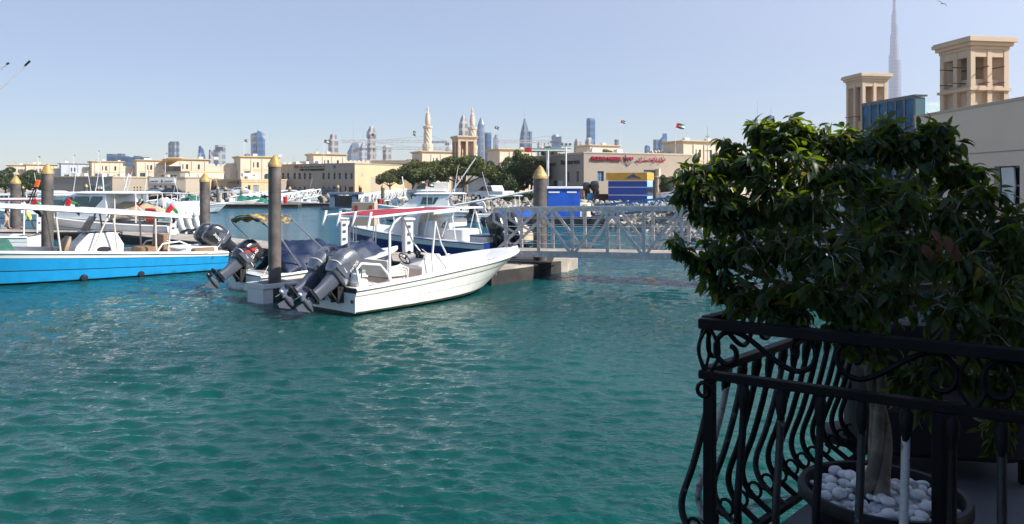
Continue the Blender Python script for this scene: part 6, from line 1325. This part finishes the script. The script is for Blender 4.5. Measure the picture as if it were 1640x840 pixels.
# ---------------------------------------------------------------- vehicles
def vehicle(kind, label, px, D, rz, paint, zb=ZL+.004):
    p = at(px, HZ, D); t = thing({'car':'parked_car','van':'parked_van','pickup':'pickup_truck','truck':'box_truck'}[kind], label, kind if kind != 'truck' else 'truck', (p.x,p.y,zb), R(rz), 'vehicles parked along the quay')
    prof = {'car': [(0,.35),(0,.85),(.5,.98),(1.1,1.02),(1.75,1.48),(3.2,1.50),(4.1,1.05),(4.5,.95),(4.55,.4)], 'van': [(0,.4),(0,1.2),(.9,1.35),(1.7,2.1),(5.1,2.2),(5.2,.45)], 'pickup': [(0,.45),(0,1.0),(1.2,1.1),(1.9,1.75),(3.0,1.78),(3.4,1.15),(5.1,1.15),(5.1,.5)], 'truck': [(0,.5),(0,1.5),(.4,2.2),(1.6,2.3),(1.62,.55)]}[kind]
    w = .88 if kind == 'car' else .95; mb = MB()
    mb.loft([[(x, -w*(1 if z < 1.1 else .88), z) for x, z in prof], [(x, w*(1 if z < 1.1 else .88), z) for x, z in prof]]); mb.build('body', M_[paint], t, bevel=.06)
    wn = {'car': [[(1.3,1.03),(1.85,1.42),(2.35,1.44),(2.35,1.03)],[(2.45,1.03),(2.45,1.44),(3.1,1.44),(3.7,1.05)]], 'van': [[(1.0,1.4),(1.75,2.0),(2.3,2.0),(2.3,1.4)]], 'pickup': [[(1.4,1.15),(1.98,1.68),(2.9,1.68),(3.1,1.15)]], 'truck': [[(.3,1.5),(.55,2.1),(1.3,2.1),(1.3,1.5)]]}[kind]
    for s_ in (-1, 1):
        for poly in wn: MB().loft([[(x, s_*w*.80, z) for x, z in poly], [(x, s_*(w*(.92 if kind == 'car' else .91) + .05), z) for x, z in poly]]).build('side_window', M_['win'], t)
    L_ = 7.2 if kind == 'truck' else max(x for x, z in prof)
    if kind == 'truck': MB().box(1.8, 7.2, -1.1, 1.1, .9, 3.1).build('cargo_box', M_['car_white'], t, bevel=.03); MB().box(1.5,7.1,-.5,.5,.5,.88).build('chassis', M_['black'], t)
    for x_ in (.85, L_ - .95):
        for s_ in (-1, 1):
            o = MB().lathe([(.14,-.11),(.34,-.10),(.36,0),(.34,.10),(.14,.11)], 16, M=T(x_, s_*(w-.04), .36) @ RX(R(90))).build('wheel', M_['tyre'], t, smooth=40); MB().lathe([(.02,-.115),(.2,-.118),(.2,.118),(.02,.115)], 12, M=T(x_, s_*(w-.04), .36) @ RX(R(90))).build('rim', M_['chrome'], o)
    MB().box(-.03,.05,-.7,-.45,.65,.8).box(-.03,.05,.45,.7,.65,.8).build('headlight', M_['white'], t) if False else None
    for y_ in (-.62,.62): MB().box(-.03,.04,y_-.14,y_+.14,.66,.82).build('headlight', M_['gel_grey'], t)
    return t
vehicle('car', 'dark suv parked before the doorways of the white signed shop', 253, 137, 4, 'car_dark')
vehicle('van', 'white van behind the lattice rod, left of the small flag', 652, 92, 3, 'car_white')
vehicle('truck', 'white box truck parked under the spreading tree', 728, 92, -4, 'car_white')
vehicle('pickup', 'white pickup truck right of the forked trunk', 756, 91, -30, 'car_white')
vehicle('pickup', 'white pickup truck nearest the dark dense tree', 770, 88, -50, 'car_white')
vehicle('car', 'silver car at the foot of the arcade', 336, 138, 2, 'car_silver'); vehicle('car', 'dark car under the left windows of the sand office', 448, 138, 2, 'car_dark')
vehicle('car', 'dark saloon under the middle windows of the sand office', 500, 139, 2, 'car_dark'); vehicle('van', 'white van beside the carport', 1074, 84, 8, 'car_white'); vehicle('pickup', 'silver pickup parked under the carport', 1054, 80, 4, 'car_silver')
vehicle('car', 'white saloon by the arcade, right of the silver car', 362, 138.5, 2, 'car_white'); vehicle('car', 'silver hatchback before the grey shed', 228, 138, 2, 'car_silver')
# bird
p = at(1509, 6, 40); t = thing('bird', 'small dark bird gliding at the top right of the sky', 'bird', p, R(30)); t.rotation_euler = (R(40), R(-20), R(40))
mb = MB(); mb.lathe([(.004,-.16),(.03,-.10),(.035,0),(.028,.06),(.02,.09),(.004,.12)], 8, M=RY(R(90))); mb.build('bird_body', M_['black'], t, smooth=60)
for s_ in (-1, 1): MB().loft([[(.05,s_*.02,.005),(-.05,s_*.02,0),(-.05,s_*.02,.008),(.05,s_*.02,.015)],[(.06,s_*.14,.05),(-.04,s_*.13,.05),(-.04,s_*.13,.055),(.06,s_*.14,.06)],[(-.06,s_*.30,.02),(-.09,s_*.29,.02),(-.09,s_*.29,.024),(-.06,s_*.30,.024)]]).build('wing', M_['black'], t)
# ---------------------------------------------------------------- wear and small fittings
def fender(root, x, y, z, label=None):
    o = MB().lathe([(.01,-.30),(.07,-.26),(.10,-.18),(.10,.18),(.07,.26),(.02,.31)], 14, M=T(x, y, z)).build('fender', M_['seat_white'], root, smooth=60)
    MB().tube([(x, y, z + .3), (x, y*.93, z + .62)], .012, 5).build('fender_line', M_['black'], o)
fender(bb, 1.4, 1.47, .42) if False else None
fender(wb, 2.2, 1.14, .30); fender(wb, 4.4, 1.08, .36); fender(sb, 1.0, 1.08, .2); fender(sb, 3.4, 1.05, .3)
for a, b_, sag, l in (((-5.35,19.75,.72),(-6.1,21.3,.50),.12,'from the stern of the white boat to the finger dock'),((-7.5,22.6,.55),(-6.3,21.9,.5),.08,'from the small covered boat to the finger dock'),((-10.7,28.6,.75),(-9.6,34.6,.5),.4,'from the stern of the blue boat to the long dock'),((-3.2,26.6,1.0),(-2.4,28.9,.5),.15,'from the covered boat bow to the long dock')):
    A, B = Vector(a), Vector(b_); tag(MB().tube([A.lerp(B, i/10) - Vector((0,0,sag*4*(i/10)*(1-i/10))) for i in range(11)], .013, 6).build('mooring_line', M_['seat_white']), 'slack pale mooring line ' + l, 'rope', 'slack mooring lines')
# coiled hoses and boxes on the dock
for px, D, l in ():
    p = at(px, 300, D); t = thing('dock_box', 'white fibreglass dock box ' + l, 'dock box', (p.x, p.y, .5), R(-40), 'white dock boxes'); mb = MB(); pad(mb, 0, 1.1, 0, .55, 0, .5); mb.build('box_body', M_['gel_grey'], t, smooth=30); mb = MB(); pad(mb, -.03, 1.13, -.03, .58, .5, .6); mb.build('lid', M_['gel_white'], t, smooth=30)
p = at(473, 300, 36.8)
# rooftop units, ducts and dishes on the villas and shops
units = 0
for r_ in [o for o in COL.objects if o.type == 'EMPTY' and o.name.split('.')[0] in ('villa','harbour_shop','office_building','marine_shop','plain_hall','harbour_shed')]:
    g_ = random.Random(units); units += 1; hh = max((v[2] for ch in r_.children if ch.type == 'MESH' for v in ch.bound_box), default=5); xs = [v[0] for ch in r_.children if ch.type == 'MESH' and ch.name.startswith(('cornice','roof')) for v in ch.bound_box] or [0, 8]
    is_villa = r_.name.startswith('villa')
    for q in range(2 if is_villa else 4):
        x_ = g_.uniform(.8, max(1.6, min(max(xs), 14) - 1.6)); y_ = g_.uniform(2.0, 3.5); s_ = g_.uniform(.35, .6)
        MB().box(x_-s_, x_+s_, y_, y_+.8, hh + .02, hh + .02 + s_*1.2).build('roof_unit', M_['gel_grey'], r_, bevel=.03)
    MB().tube([(g_.uniform(1,3), 2.4, hh), (g_.uniform(1,3), 2.4, hh + 1.6)], .04, 5).build('aerial', M_['steel'], r_)
    if is_villa:
        for q in range(3): z_ = g_.uniform(1.2, hh*.35); MB().box(1 + q*2, 1.9 + q*2, -.42, -.02, z_, z_ + .6).build('wall_unit', M_['gel_grey'], r_, bevel=.02)
# ---------------------------------------------------------------- foreground terrace, railing, potted tree
ZD = 1.45
C0 = Vector((.84, 3.35, 0)); Fd = Vector((1.01, -.65, 0)).normalized(); Gd = Vector((.70, .714, 0)).normalized()
mat('deck_grey', (.11,.115,.13), .75, dark=(.075,.08,.09), vs=1.2, bump=.25, bs=9)
mat('iron_black', (.005,.005,.006), .6, dark=(.0025,.0025,.003), vs=9, bump=.12, bs=60, spec=.2)
mat('iron_worn', (.007,.007,.008), .55, dark=(.10,.10,.11), vs=26, bump=.2, bs=60, lo=.32, hi=.36); mat('peeled_white', (.42,.40,.38), .7, dark=(.10,.09,.09), vs=30, bump=.4, bs=50, lo=.34, hi=.44)
def slab(name, pts, z0, z1, m, kind='structure'):
    mb = MB(); mb.prism([(p[0], p[1]) for p in pts], z0, z1); o = mb.build(name, M_[m]); tag(o, kind=kind); return o
e1 = C0 + Gd*2.4; e2 = C0 + Fd*6.5
slab('terrace_floor', [C0 + Vector((.03,0,0)), e2, (16.35,-6,0), (16.35,22.1,0), (13.1,22.05,0), (13.1,10.5,0), e1], ZD - .35, ZD, 'deck_grey')
slab('quay_floor', [(-4,-5,0),(3.2,-5,0),(3.2,.9,0),(-4,.9,0)], ZD-.35, ZD+.003, 'deck_grey')
rl = thing('terrace_railing', 'black wrought iron railing with scrolls and bellied bars round the terrace', 'railing', (0,0,0))
ZT, ZB = 2.615, 2.385
def P3(o_, d, s, out, z, nrm): return tuple(o_ + d*s + nrm*out + Vector((0,0,z)))
def rail_run(o_, d, nrm, L, worn=(), pale=(), first=.12, step=.115, posts=(0,), bell=.15, sc_len=.50, start=0):
    MB().bar(o_ + d*start + Vector((0,0,ZT-.022)), o_ + d*L + Vector((0,0,ZT-.022)), .055, .045).build('top_rail', M_['iron_black'], rl, bevel=.004)
    MB().bar(o_ + d*start + Vector((0,0,ZB-.018)), o_ + d*L + Vector((0,0,ZB-.018)), .05, .036).build('middle_rail', M_['iron_black'], rl, bevel=.004)
    MB().bar(o_ + d*start + Vector((0,0,ZD+.06)), o_ + d*L + Vector((0,0,ZD+.06)), .035, .03).build('bottom_rail', M_['iron_black'], rl)
    n = int((L - .05)/sc_len); zm = (ZT + ZB)/2; hh = (ZT - ZB)/2 - .03
    for i in range(n):                                              # S scrolls in the upper band
        s0 = .03 + i*sc_len; fl = -1 if i % 2 else 1; pts = []
        for q in range(15):                                         # left spiral
            a = PI*1.9*(1 - q/14); r_ = .022 + .05*(q/14); pts.append((s0 + .10 + r_*math.cos(a + PI*.5), zm + fl*(-.02 + r_*math.sin(a + PI*.5)*1.2)))
        for q in range(1, 12): u = q/12; pts.append((s0 + .10 + (sc_len-.20)*u, zm + fl*(.065*math.cos(PI*u))*1.1))
        for q in range(15):
            a = PI*1.9*q/14; r_ = .072 - .05*q/14; pts.append((s0 + sc_len - .10 + r_*math.cos(a - PI*.5), zm + fl*(.02 + r_*math.sin(a - PI*.5)*1.2)))
        MB().tube([P3(o_, d, s, 0, z, nrm) for s, z in pts], .012, 6).build('scroll', M_['iron_black'], rl, smooth=60)
        if i % 2 == 0:
            for s_ in (-1, 1): MB().tube([P3(o_, d, s0 + sc_len*.02 + s_*(.012 + .035*math.sin(PI*u)), 0, ZB + (ZT-ZB-.05)*u, nrm) for u in [q/8 for q in range(9)]], .008, 6).build('scroll', M_['iron_black'], rl, smooth=60)
    k = 0; s = first
    while s < L - .05:
        prof = [(0,ZB-.03),(.01,ZB-.10),(.035,ZB-.22),(.07,ZB-.36),(.11,ZB-.50),(bell,ZB-.64),(bell+.005,ZB-.72),(bell-.03,ZB-.79),(bell-.09,ZB-.83),(.02,ZB-.86),(0,ZD+.06)]
        prof = [tuple(.5*((2*prof[i][c]) + (prof[min(i+1,10)][c]-prof[max(i-1,0)][c])*u + (2*prof[max(i-1,0)][c]-5*prof[i][c]+4*prof[min(i+1,10)][c]-prof[min(i+2,10)][c])*u*u + (-prof[max(i-1,0)][c]+3*prof[i][c]-3*prof[min(i+1,10)][c]+prof[min(i+2,10)][c])*u**3) for c in (0,1)) for i in range(10) for u in (0,.33,.66)] + [prof[10]]
        m = 'peeled_white' if k in pale else ('iron_worn' if k in worn else 'iron_black')
        b = MB().tube([P3(o_, d, s, o2, z, nrm) for o2, z in prof], .0165, 8).build('baluster', M_[m], rl, smooth=60)
        # knot at the head: flattened drop, and a curl at the foot
        MB().tube([P3(o_, d, s, .004, ZB-.03, nrm), P3(o_, d, s, .012, ZB-.075, nrm), P3(o_, d, s, .02, ZB-.125, nrm), P3(o_, d, s, .03, ZB-.165, nrm)], [.012,.027,.022,.010], 8).build('knot', M_['iron_black'], b, smooth=60)
        MB().tube([P3(o_, d, s, bell - .055 + (.055 - .0025*q)*math.cos(q*.5 + .6), ZB-.77 - .0 + (.055 - .0025*q)*math.sin(q*.5+.6)*-1, nrm) for q in range(15)], .0085, 6).build('foot_curl', M_['iron_black'], b, smooth=60)
        k += 1; s += step
    for s in posts: MB().box(-.024,.024,-.024,.024,ZD,ZB-.038,M=T(*(o_ + d*s)) @ RZ(math.atan2(d.y,d.x))).build('post', M_['iron_black'], rl, bevel=.004)
Nf = Vector((-.65,-1.01,0)).normalized(); Ng = Vector((-.714,.70,0)).normalized()
rail_run(C0, Fd, Nf, 2.6, worn=(1,3,4,6,7,9), pale=(4,), first=.20, step=.155, posts=(.045, .93, .965), bell=.10)
rail_run(C0, Gd, Ng, 2.35, worn=(0,2,5), pale=(1,), first=.12, step=.15, bell=.16, posts=(2.3,), start=.06)
# corner curl below the band
MB().tube([tuple(C0 + Fd*(.03 + (.045-.0022*q)*math.cos(q*.5)) + Nf*.03 + Vector((0,0,ZB-.085 + (.045-.0022*q)*math.sin(q*.5)))) for q in range(16)], .0095, 6).build('corner_curl', M_['iron_black'], rl, smooth=60)
# further railing along the quay edge behind the tree
q2 = thing('quay_railing', 'plain black railing along the quay behind the potted tree', 'railing', (0,0,0)); a, b = Vector((e1.x, e1.y, 0)), Vector((13.0, 10.4, 0)); d = (b-a).normalized(); L = (b-a).length
for z_ in (2.5, 1.6): MB().bar(a + Vector((0,0,z_)), b + Vector((0,0,z_)), .05, .04).build('rail', M_['iron_black'], q2)
for i in range(int(L/.22)): MB().tube([a + d*(.1 + i*.22) + Vector((0,0,ZD)), a + d*(.1 + i*.22) + Vector((0,0,2.48))], .012, 6).build('baluster', M_['iron_black'], q2)
# pot with pebbles
pc_ = at(1413, 300, 3.52); pc_.z = 0; rimz = 1.785 - ZD
pot = thing('plant_pot', 'round black plastic pot filled with white pebbles', 'plant pot', (pc_.x, pc_.y, ZD))
mat('pot_plastic', (.008,.009,.011), .5, var=.3, vs=5, spec=.2)
MB().lathe([(.26,0),(.33,rimz-.06),(.345,rimz-.055),(.372,rimz-.05),(.372,rimz-.02),(.362,rimz),(.340,rimz-.002),(.333,rimz-.03),(.31,rimz-.10),(.02,rimz-.11)], 48).build('pot_shell', M_['pot_plastic'], pot, smooth=35)
MB().lathe([(.312,rimz-.10),(.30,rimz-.085),(.15,rimz-.07),(.02,rimz-.07)], 40).build('soil', mat('soil', (.03,.022,.016), .95, bump=.8, bs=40), pot, smooth=60)
mat('pebble', (.78,.78,.77), .55, var=.12, vs=6, bump=.1, bs=20)
pr = MB(); v0 = None; g = np.random.default_rng(11); rocks_ = []
pv = [(math.sin(PI*i/8)*math.cos(2*PI*j/12), math.sin(PI*i/8)*math.sin(2*PI*j/12), math.cos(PI*i/8)) for i in range(9) for j in range(12)]
tries = 0; cnt = 0; peb = []
while cnt < 175 and tries < 6000:
    tries += 1; r_ = .30*math.sqrt(g.random()); a_ = g.uniform(0, 6.28); x, y = r_*math.cos(a_), r_*math.sin(a_); s = g.uniform(.017, .036); lay = 0 if cnt < 115 else 1
    if lay == 0 and any((x-q[0])**2 + (y-q[1])**2 < (s+q[2])**2*.62 for q in peb): continue
    if r_ < .06: continue
    peb.append((x, y, s)); cnt += 1; z = rimz - .075 + s*.55 + lay*.034 + .012*(1 - r_/.3)
    q = Matrix.Rotation(g.uniform(0,6.28), 4, 'Z') @ Matrix.Rotation(g.uniform(-.4,.4), 4, 'X') @ Matrix.Diagonal((s*g.uniform(1,1.35), s*g.uniform(.8,1.05), s*g.uniform(.55,.8), 1)); n_ = g.uniform(0,9)
    mb = MB(); mb.loft([[tuple((T(x,y,z) @ q) @ (Vector(pv[i*12+j])*(1 + .12*noise.noise(Vector(pv[i*12+j])*1.4 + Vector((n_,0,0)))))) for j in range(12)] for i in range(9)])
    peb_m = mb; pr.v, pr.f, pr.m = pr.v, pr.f, pr.m; rocks_.append(mb)
rocks_.sort(key=lambda m_: -m_.v[40][2])
pebs = thing('pebble', '', '', (0,0,0)) if False else None
for i, mb in enumerate(rocks_[:90]):
    mb.build('pebble', M_['pebble'], pot, smooth=75)
rest = MB()
for mb in rocks_[90:]: rest.add(mb.v, mb.f)
tag(rest.build('pebble_layer', M_['pebble'], pot, smooth=75), kind='stuff')
# potted ficus
leaf_mat('ficus_leaf', (.020,.040,.011), (.24,.34,.014), .42, .28, .40, yellow=(.20,.13,.012), back=.34)
mat('ficus_bark', (.32,.28,.23), .75, dark=(.17,.14,.105), vs=5, bump=.4, bs=18)
fic = thing('potted_tree', 'dense weeping fig with glossy dark leaves growing from the black pot', 'tree', (0,0,0))
tb0 = Vector((pc_.x - .035, pc_.y, ZD + rimz - .09)); ttop = Vector((pc_.x - .05, pc_.y - .02, 2.62))
mb = MB(); g = np.random.default_rng(21)
for k in range(3):                                                   # three braided stems
    pts = []; rs = []
    for i in range(26):
        u = i/25; a_ = k*2*PI/3 + u*4.2 + .5; rr = .021 + .014*math.sin(u*9 + k*2) + .04*(1-u)**6
        c_ = tb0.lerp(ttop, u) + Vector((.02*math.sin(u*5), 0, 0)); pts.append(c_ + Vector((math.cos(a_), math.sin(a_), 0))*rr); rs.append(.026*(1 - .30*u) + .018*(1-u)**5)
    mb.tube(pts, rs, 12)
trunk = mb.build('trunk', mat('ficus_trunk', (.24,.20,.155), .8, dark=(.13,.105,.08), vs=9, bump=.9, bs=22), fic, smooth=70)
# crown built from photo silhouette: clumps (px, py, depth, radius in metres)
CL = [(1088,300,3.55,.05),(1082,390,3.5,.035),(1120,420,3.5,.05),(1145,250,3.55,.05),(1260,195,3.5,.05),(1420,200,3.45,.06),(1500,205,3.35,.06),(1100,275,3.55,.07),(1125,290,3.5,.10),(1110,345,3.5,.09),(1160,330,3.5,.13),(1185,262,3.6,.08),(1160,222,3.6,.035),(1215,255,3.5,.11),(1215,200,3.55,.06),(1235,215,3.55,.08),(1265,225,3.5,.11),(1300,215,3.5,.09),(1335,220,3.45,.11),
      (1380,225,3.45,.11),(1430,240,3.4,.13),(1480,228,3.35,.12),(1505,250,3.3,.12),(1545,275,3.3,.10),(1585,315,3.2,.10),(1625,350,3.15,.10),(1290,265,3.4,.13),(1350,275,3.4,.14),(1240,300,3.4,.14),(1200,330,3.5,.13),(1300,330,3.3,.16),(1380,330,3.3,.17),(1460,320,3.2,.16),
      (1530,340,3.15,.15),(1580,380,3.1,.15),(1630,410,3.1,.14),(1150,400,3.5,.10),(1200,400,3.4,.14),(1260,400,3.3,.15),(1330,410,3.2,.16),(1400,410,3.15,.16),(1470,410,3.1,.16),(1540,430,3.05,.15),(1600,470,3.0,.14),(1150,445,3.5,.08),(1165,470,3.5,.07),(1195,480,3.4,.10),
      (1240,470,3.3,.13),(1300,480,3.2,.14),(1370,490,3.15,.13),(1440,480,3.1,.12),(1520,500,3.0,.11),(1580,540,2.98,.11),(1640,520,3.0,.13),(1230,505,3.35,.09),(1285,520,3.25,.10),(1350,540,3.2,.10),(1400,560,3.2,.09),(1445,620,3.25,.08),(1500,600,3.1,.09),(1560,620,3.1,.10),(1610,640,3.05,.10),(1590,700,3.1,.07),(1490,660,3.25,.07),(1630,590,3.0,.12),
      (1290,350,3.9,.16),(1400,360,3.9,.18),(1500,370,3.8,.18),(1580,450,3.7,.15),(1350,450,3.8,.15),(1250,380,3.9,.14),(1460,290,3.8,.16),(1680,420,3.2,.18),(1690,560,3.1,.16),(1690,370,3.3,.12),(1700,650,3.1,.12)]
cl = [(at(px, py, D), r_) for px, py, D, r_ in CL]
br = MB(); tips = []
hubs = [Vector((pc_.x + dx, pc_.y + dy, z)) for dx, dy, z in ((-.35,-.05,2.85),(.30,-.15,2.85),(-.1,.2,3.0),(.05,-.1,3.05),(.55,-.2,2.7),(-.5,.1,2.75))]
for h in hubs: m_ = ttop.lerp(h, .5) + Vector((g.normal()*.03, g.normal()*.03, .03)); br.tube([ttop - Vector((0,0,.06)), m_, h], [.022,.017,.012], 7)
for c_, r_ in cl:
    h = min(hubs, key=lambda q: (q - c_).length + g.random()*.1)
    m1 = h.lerp(c_, .35) + Vector(g.normal(size=3))*.03; m2 = h.lerp(c_, .7) + Vector(g.normal(size=3))*.03 + Vector((0,0,.02))
    br.tube([h, m1, m2, c_], [.009,.007,.005,.003], 5)
    for j in range(int((8 + r_*105) * (.45 if c_.z < 2.85 else 1)) + (8 if c_.z < 2.85 else 0)):                                # twigs, arching over and drooping
        d = Vector(g.normal(size=3)).normalized(); d.z = d.z*.9 + .15; st = c_.lerp(m2, g.random()*.5) ; L_ = r_*g.uniform(.55, 1.15)
        e_ = st + d*L_; pts = [st, st + d*L_*.5 + Vector((0,0,.012)), e_ - Vector((0,0,.25*L_))]
        br.tube(pts, [.0026,.0020,.0012], 3, caps=False); tips.append((pts, r_))
br.build('branches', M_['ficus_bark'], fic, smooth=70)
def leaf(V, Fc, base, d, up, s):
    """pointed oval leaf, folded on the midrib and curling down at the tip"""
    x = d.normalized(); side = x.cross(up); side = side.normalized() if side.length > 1e-4 else Vector((1,0,0)); n_ = side.cross(x); o = len(V); w = s*.23; curl = g.uniform(.1, .6)
    for u, wd in ((0,.12),(.22,.86),(.48,1.0),(.74,.66),(1,.02)):
        dz = -curl*s*u*u; c_ = base + x*(s*u) + n_*dz
        for v in (-1, 0, 1): V.append(tuple(c_ + side*(v*w*wd) + n_*(abs(v)*w*wd*.32)))
    for i in range(4):
        for j in range(2): q = o + i*3 + j; Fc.append((q, q+1, q+4, q+3))
V = []; Fc = []
for pts, r_ in tips:
    n_ = int(g.integers(7, 11))
    for i in range(n_):
        u = .15 + .85*(i + g.random()*.5)/n_; u = min(u, 1); b_ = pts[0].lerp(pts[1], u*2) if u < .5 else pts[1].lerp(pts[2], u*2-1)
        d = (pts[2]-pts[0]).normalized()*.5 + Vector(g.normal(size=3))*.55 + Vector((0,0,-.55)); leaf(V, Fc, b_ + d.normalized()*.012, d, Vector((g.normal()*.5, g.normal()*.5, 1)), g.uniform(.040, .072))
me = bpy.data.meshes.new('foliage'); me.from_pydata(V, [], Fc); me.materials.append(M_['ficus_leaf']); me.polygons.foreach_set('use_smooth', [True]*len(me.polygons))
fo = bpy.data.objects.new('foliage', me); COL.objects.link(fo); fo.parent = fic
print('ficus leaves', len(V)//15)
V = []; Fc = []
for px, py in ((1500,385),(1515,378),(1478,392),(1525,390),(1490,370),(1508,398)):
    leaf(V, Fc, at(px, py, 2.98), Vector((g.normal()*.4, -.3, -1)), Vector((g.normal(), -1, .3)), .075)
me = bpy.data.meshes.new('withered_leaves'); me.from_pydata(V, [], Fc); me.materials.append(mat('leaf_brown', (.12,.045,.018), .8)); o = bpy.data.objects.new('withered_leaves', me); COL.objects.link(o); o.parent = fic
# dark terrace furniture behind the pot
def cafe_chair(loc, rz, label, first=None):
    t = thing('terrace_chair', label, 'chair', loc, rz, 'black terrace chairs'); 
    mb = MB(); pad(mb, -.22, .22, -.22, .22, .42, .47); mb.build('seat', M_['iron_black'], t, smooth=30)
    MB().loft([[(-.22,-.2,.46),(-.22,.2,.46),(-.25,.2,.46),(-.25,-.2,.46)],[(-.27,-.21,.70),(-.27,.21,.70),(-.30,.21,.70),(-.30,-.21,.70)],[(-.33,-.17,.92),(-.33,.17,.92),(-.355,.17,.92),(-.355,-.17,.92)]]).build('backrest', M_['iron_black'], t, bevel=.01)
    for x_ in (-.19,.19):
        for y_ in (-.19,.19): MB().tube([(x_,y_,.43),(x_*1.15,y_*1.1,0)], .016, 6).build('leg', M_['iron_black'], t)
    for y_ in (-.22,.22): MB().tube([(-.26,y_,.66),(.12,y_,.66),(.18,y_,.45)], .015, 6).build('armrest', M_['iron_black'], t, smooth=60)
    return t
p = at(1385,300,4.55); t = thing('terrace_sofa', 'black low terrace sofa on short legs behind the fig trunk', 'sofa', (p.x, p.y, ZD), R(-12))
mb = MB(); pad(mb, 0, .95, 0, .75, .12, .42); mb.build('seat', M_['cloth_black'] if 'cloth_black' in M_ else mat('cloth_black', (.012,.012,.014), .9, bump=.6, bs=10), t, smooth=30)
mb = MB(); pad(mb, 0, .95, .58, .76, .40, .82); mb.build('backrest', M_['cloth_black'], t, smooth=30)
for x_ in (0, .80): mb = MB(); pad(mb, x_, x_+.15, 0, .75, .40, .62); mb.build('armrest', M_['cloth_black'], t, smooth=30)
for x_ in (.06,.89):
    for y_ in (.06,.69): MB().box(x_-.025,x_+.025,y_-.025,y_+.025,0,.13).build('leg', M_['iron_black'], t)
cafe_chair(tuple(at(1610,300,5.2).to_2d().to_3d() + Vector((0,0,ZD))), R(20), 'black terrace chair nearest the right edge of the photo')
p = at(1370,300,5.2); t = thing('closed_parasol', 'closed black parasol standing behind the trunk of the potted tree', 'parasol', (p.x,p.y,ZD)); MB().tube([(0,0,0),(0,0,2.1)], .025, 8).build('pole', M_['iron_black'], t)
MB().lathe([(.05,.5),(.13,.6),(.12,1.0),(.08,1.5),(.03,1.9),(.01,1.95)], 12).build('folded_canopy', mat('cloth_black', (.012,.012,.014), .9, bump=.6, bs=10), t, smooth=50); MB().lathe([(.22,0),(.22,.06),(.04,.09)], 20).build('base', M_['iron_black'], t)
# unseen canopy added over the terrace to shade the railing and tree
t = thing('added_shade_canopy', 'flat dark canopy added outside the frame to shade the terrace', 'canopy', (0,0,0))
MB().prism([(3.15,-4),(13,-4),(13,4.6),(3.3,4.6),(3.15,4.4)], 4.62, 4.72).build('canopy_roof', M_['cloth_black'], t)
MB().box(-3, 13, -4.3, -4.1, ZD, 4.62).build('skylight_blocker', M_['cloth_black'], t)  # unseen wall added behind the viewpoint to cut skylight
for x_, y_ in ((4.6,4.4),(12.8,4.4),(3.3,-3.8),(12.8,-3.8)): MB().box(x_-.06,x_+.06,y_-.06,y_+.06,ZD,4.62).build('post', M_['iron_black'], t)
# ---------------------------------------------------------------- haze
mb = MB(); mb.box(-3200, 3600, -120, 4200, -2.6, 1150)
hz_m = bpy.data.materials.new('haze_air'); hz_m.use_nodes = True; n = hz_m.node_tree; n.nodes.remove(n.nodes['Principled BSDF'])
pv_ = n.nodes.new('ShaderNodeVolumePrincipled'); pv_.inputs['Color'].default_value = (.95,.94,1,1); pv_.inputs['Density'].default_value = .0002; pv_.inputs['Anisotropy'].default_value = .35
n.links.new(pv_.outputs[0], n.nodes['Material Output'].inputs['Volume'])
tag(mb.build('haze', hz_m), kind='stuff')
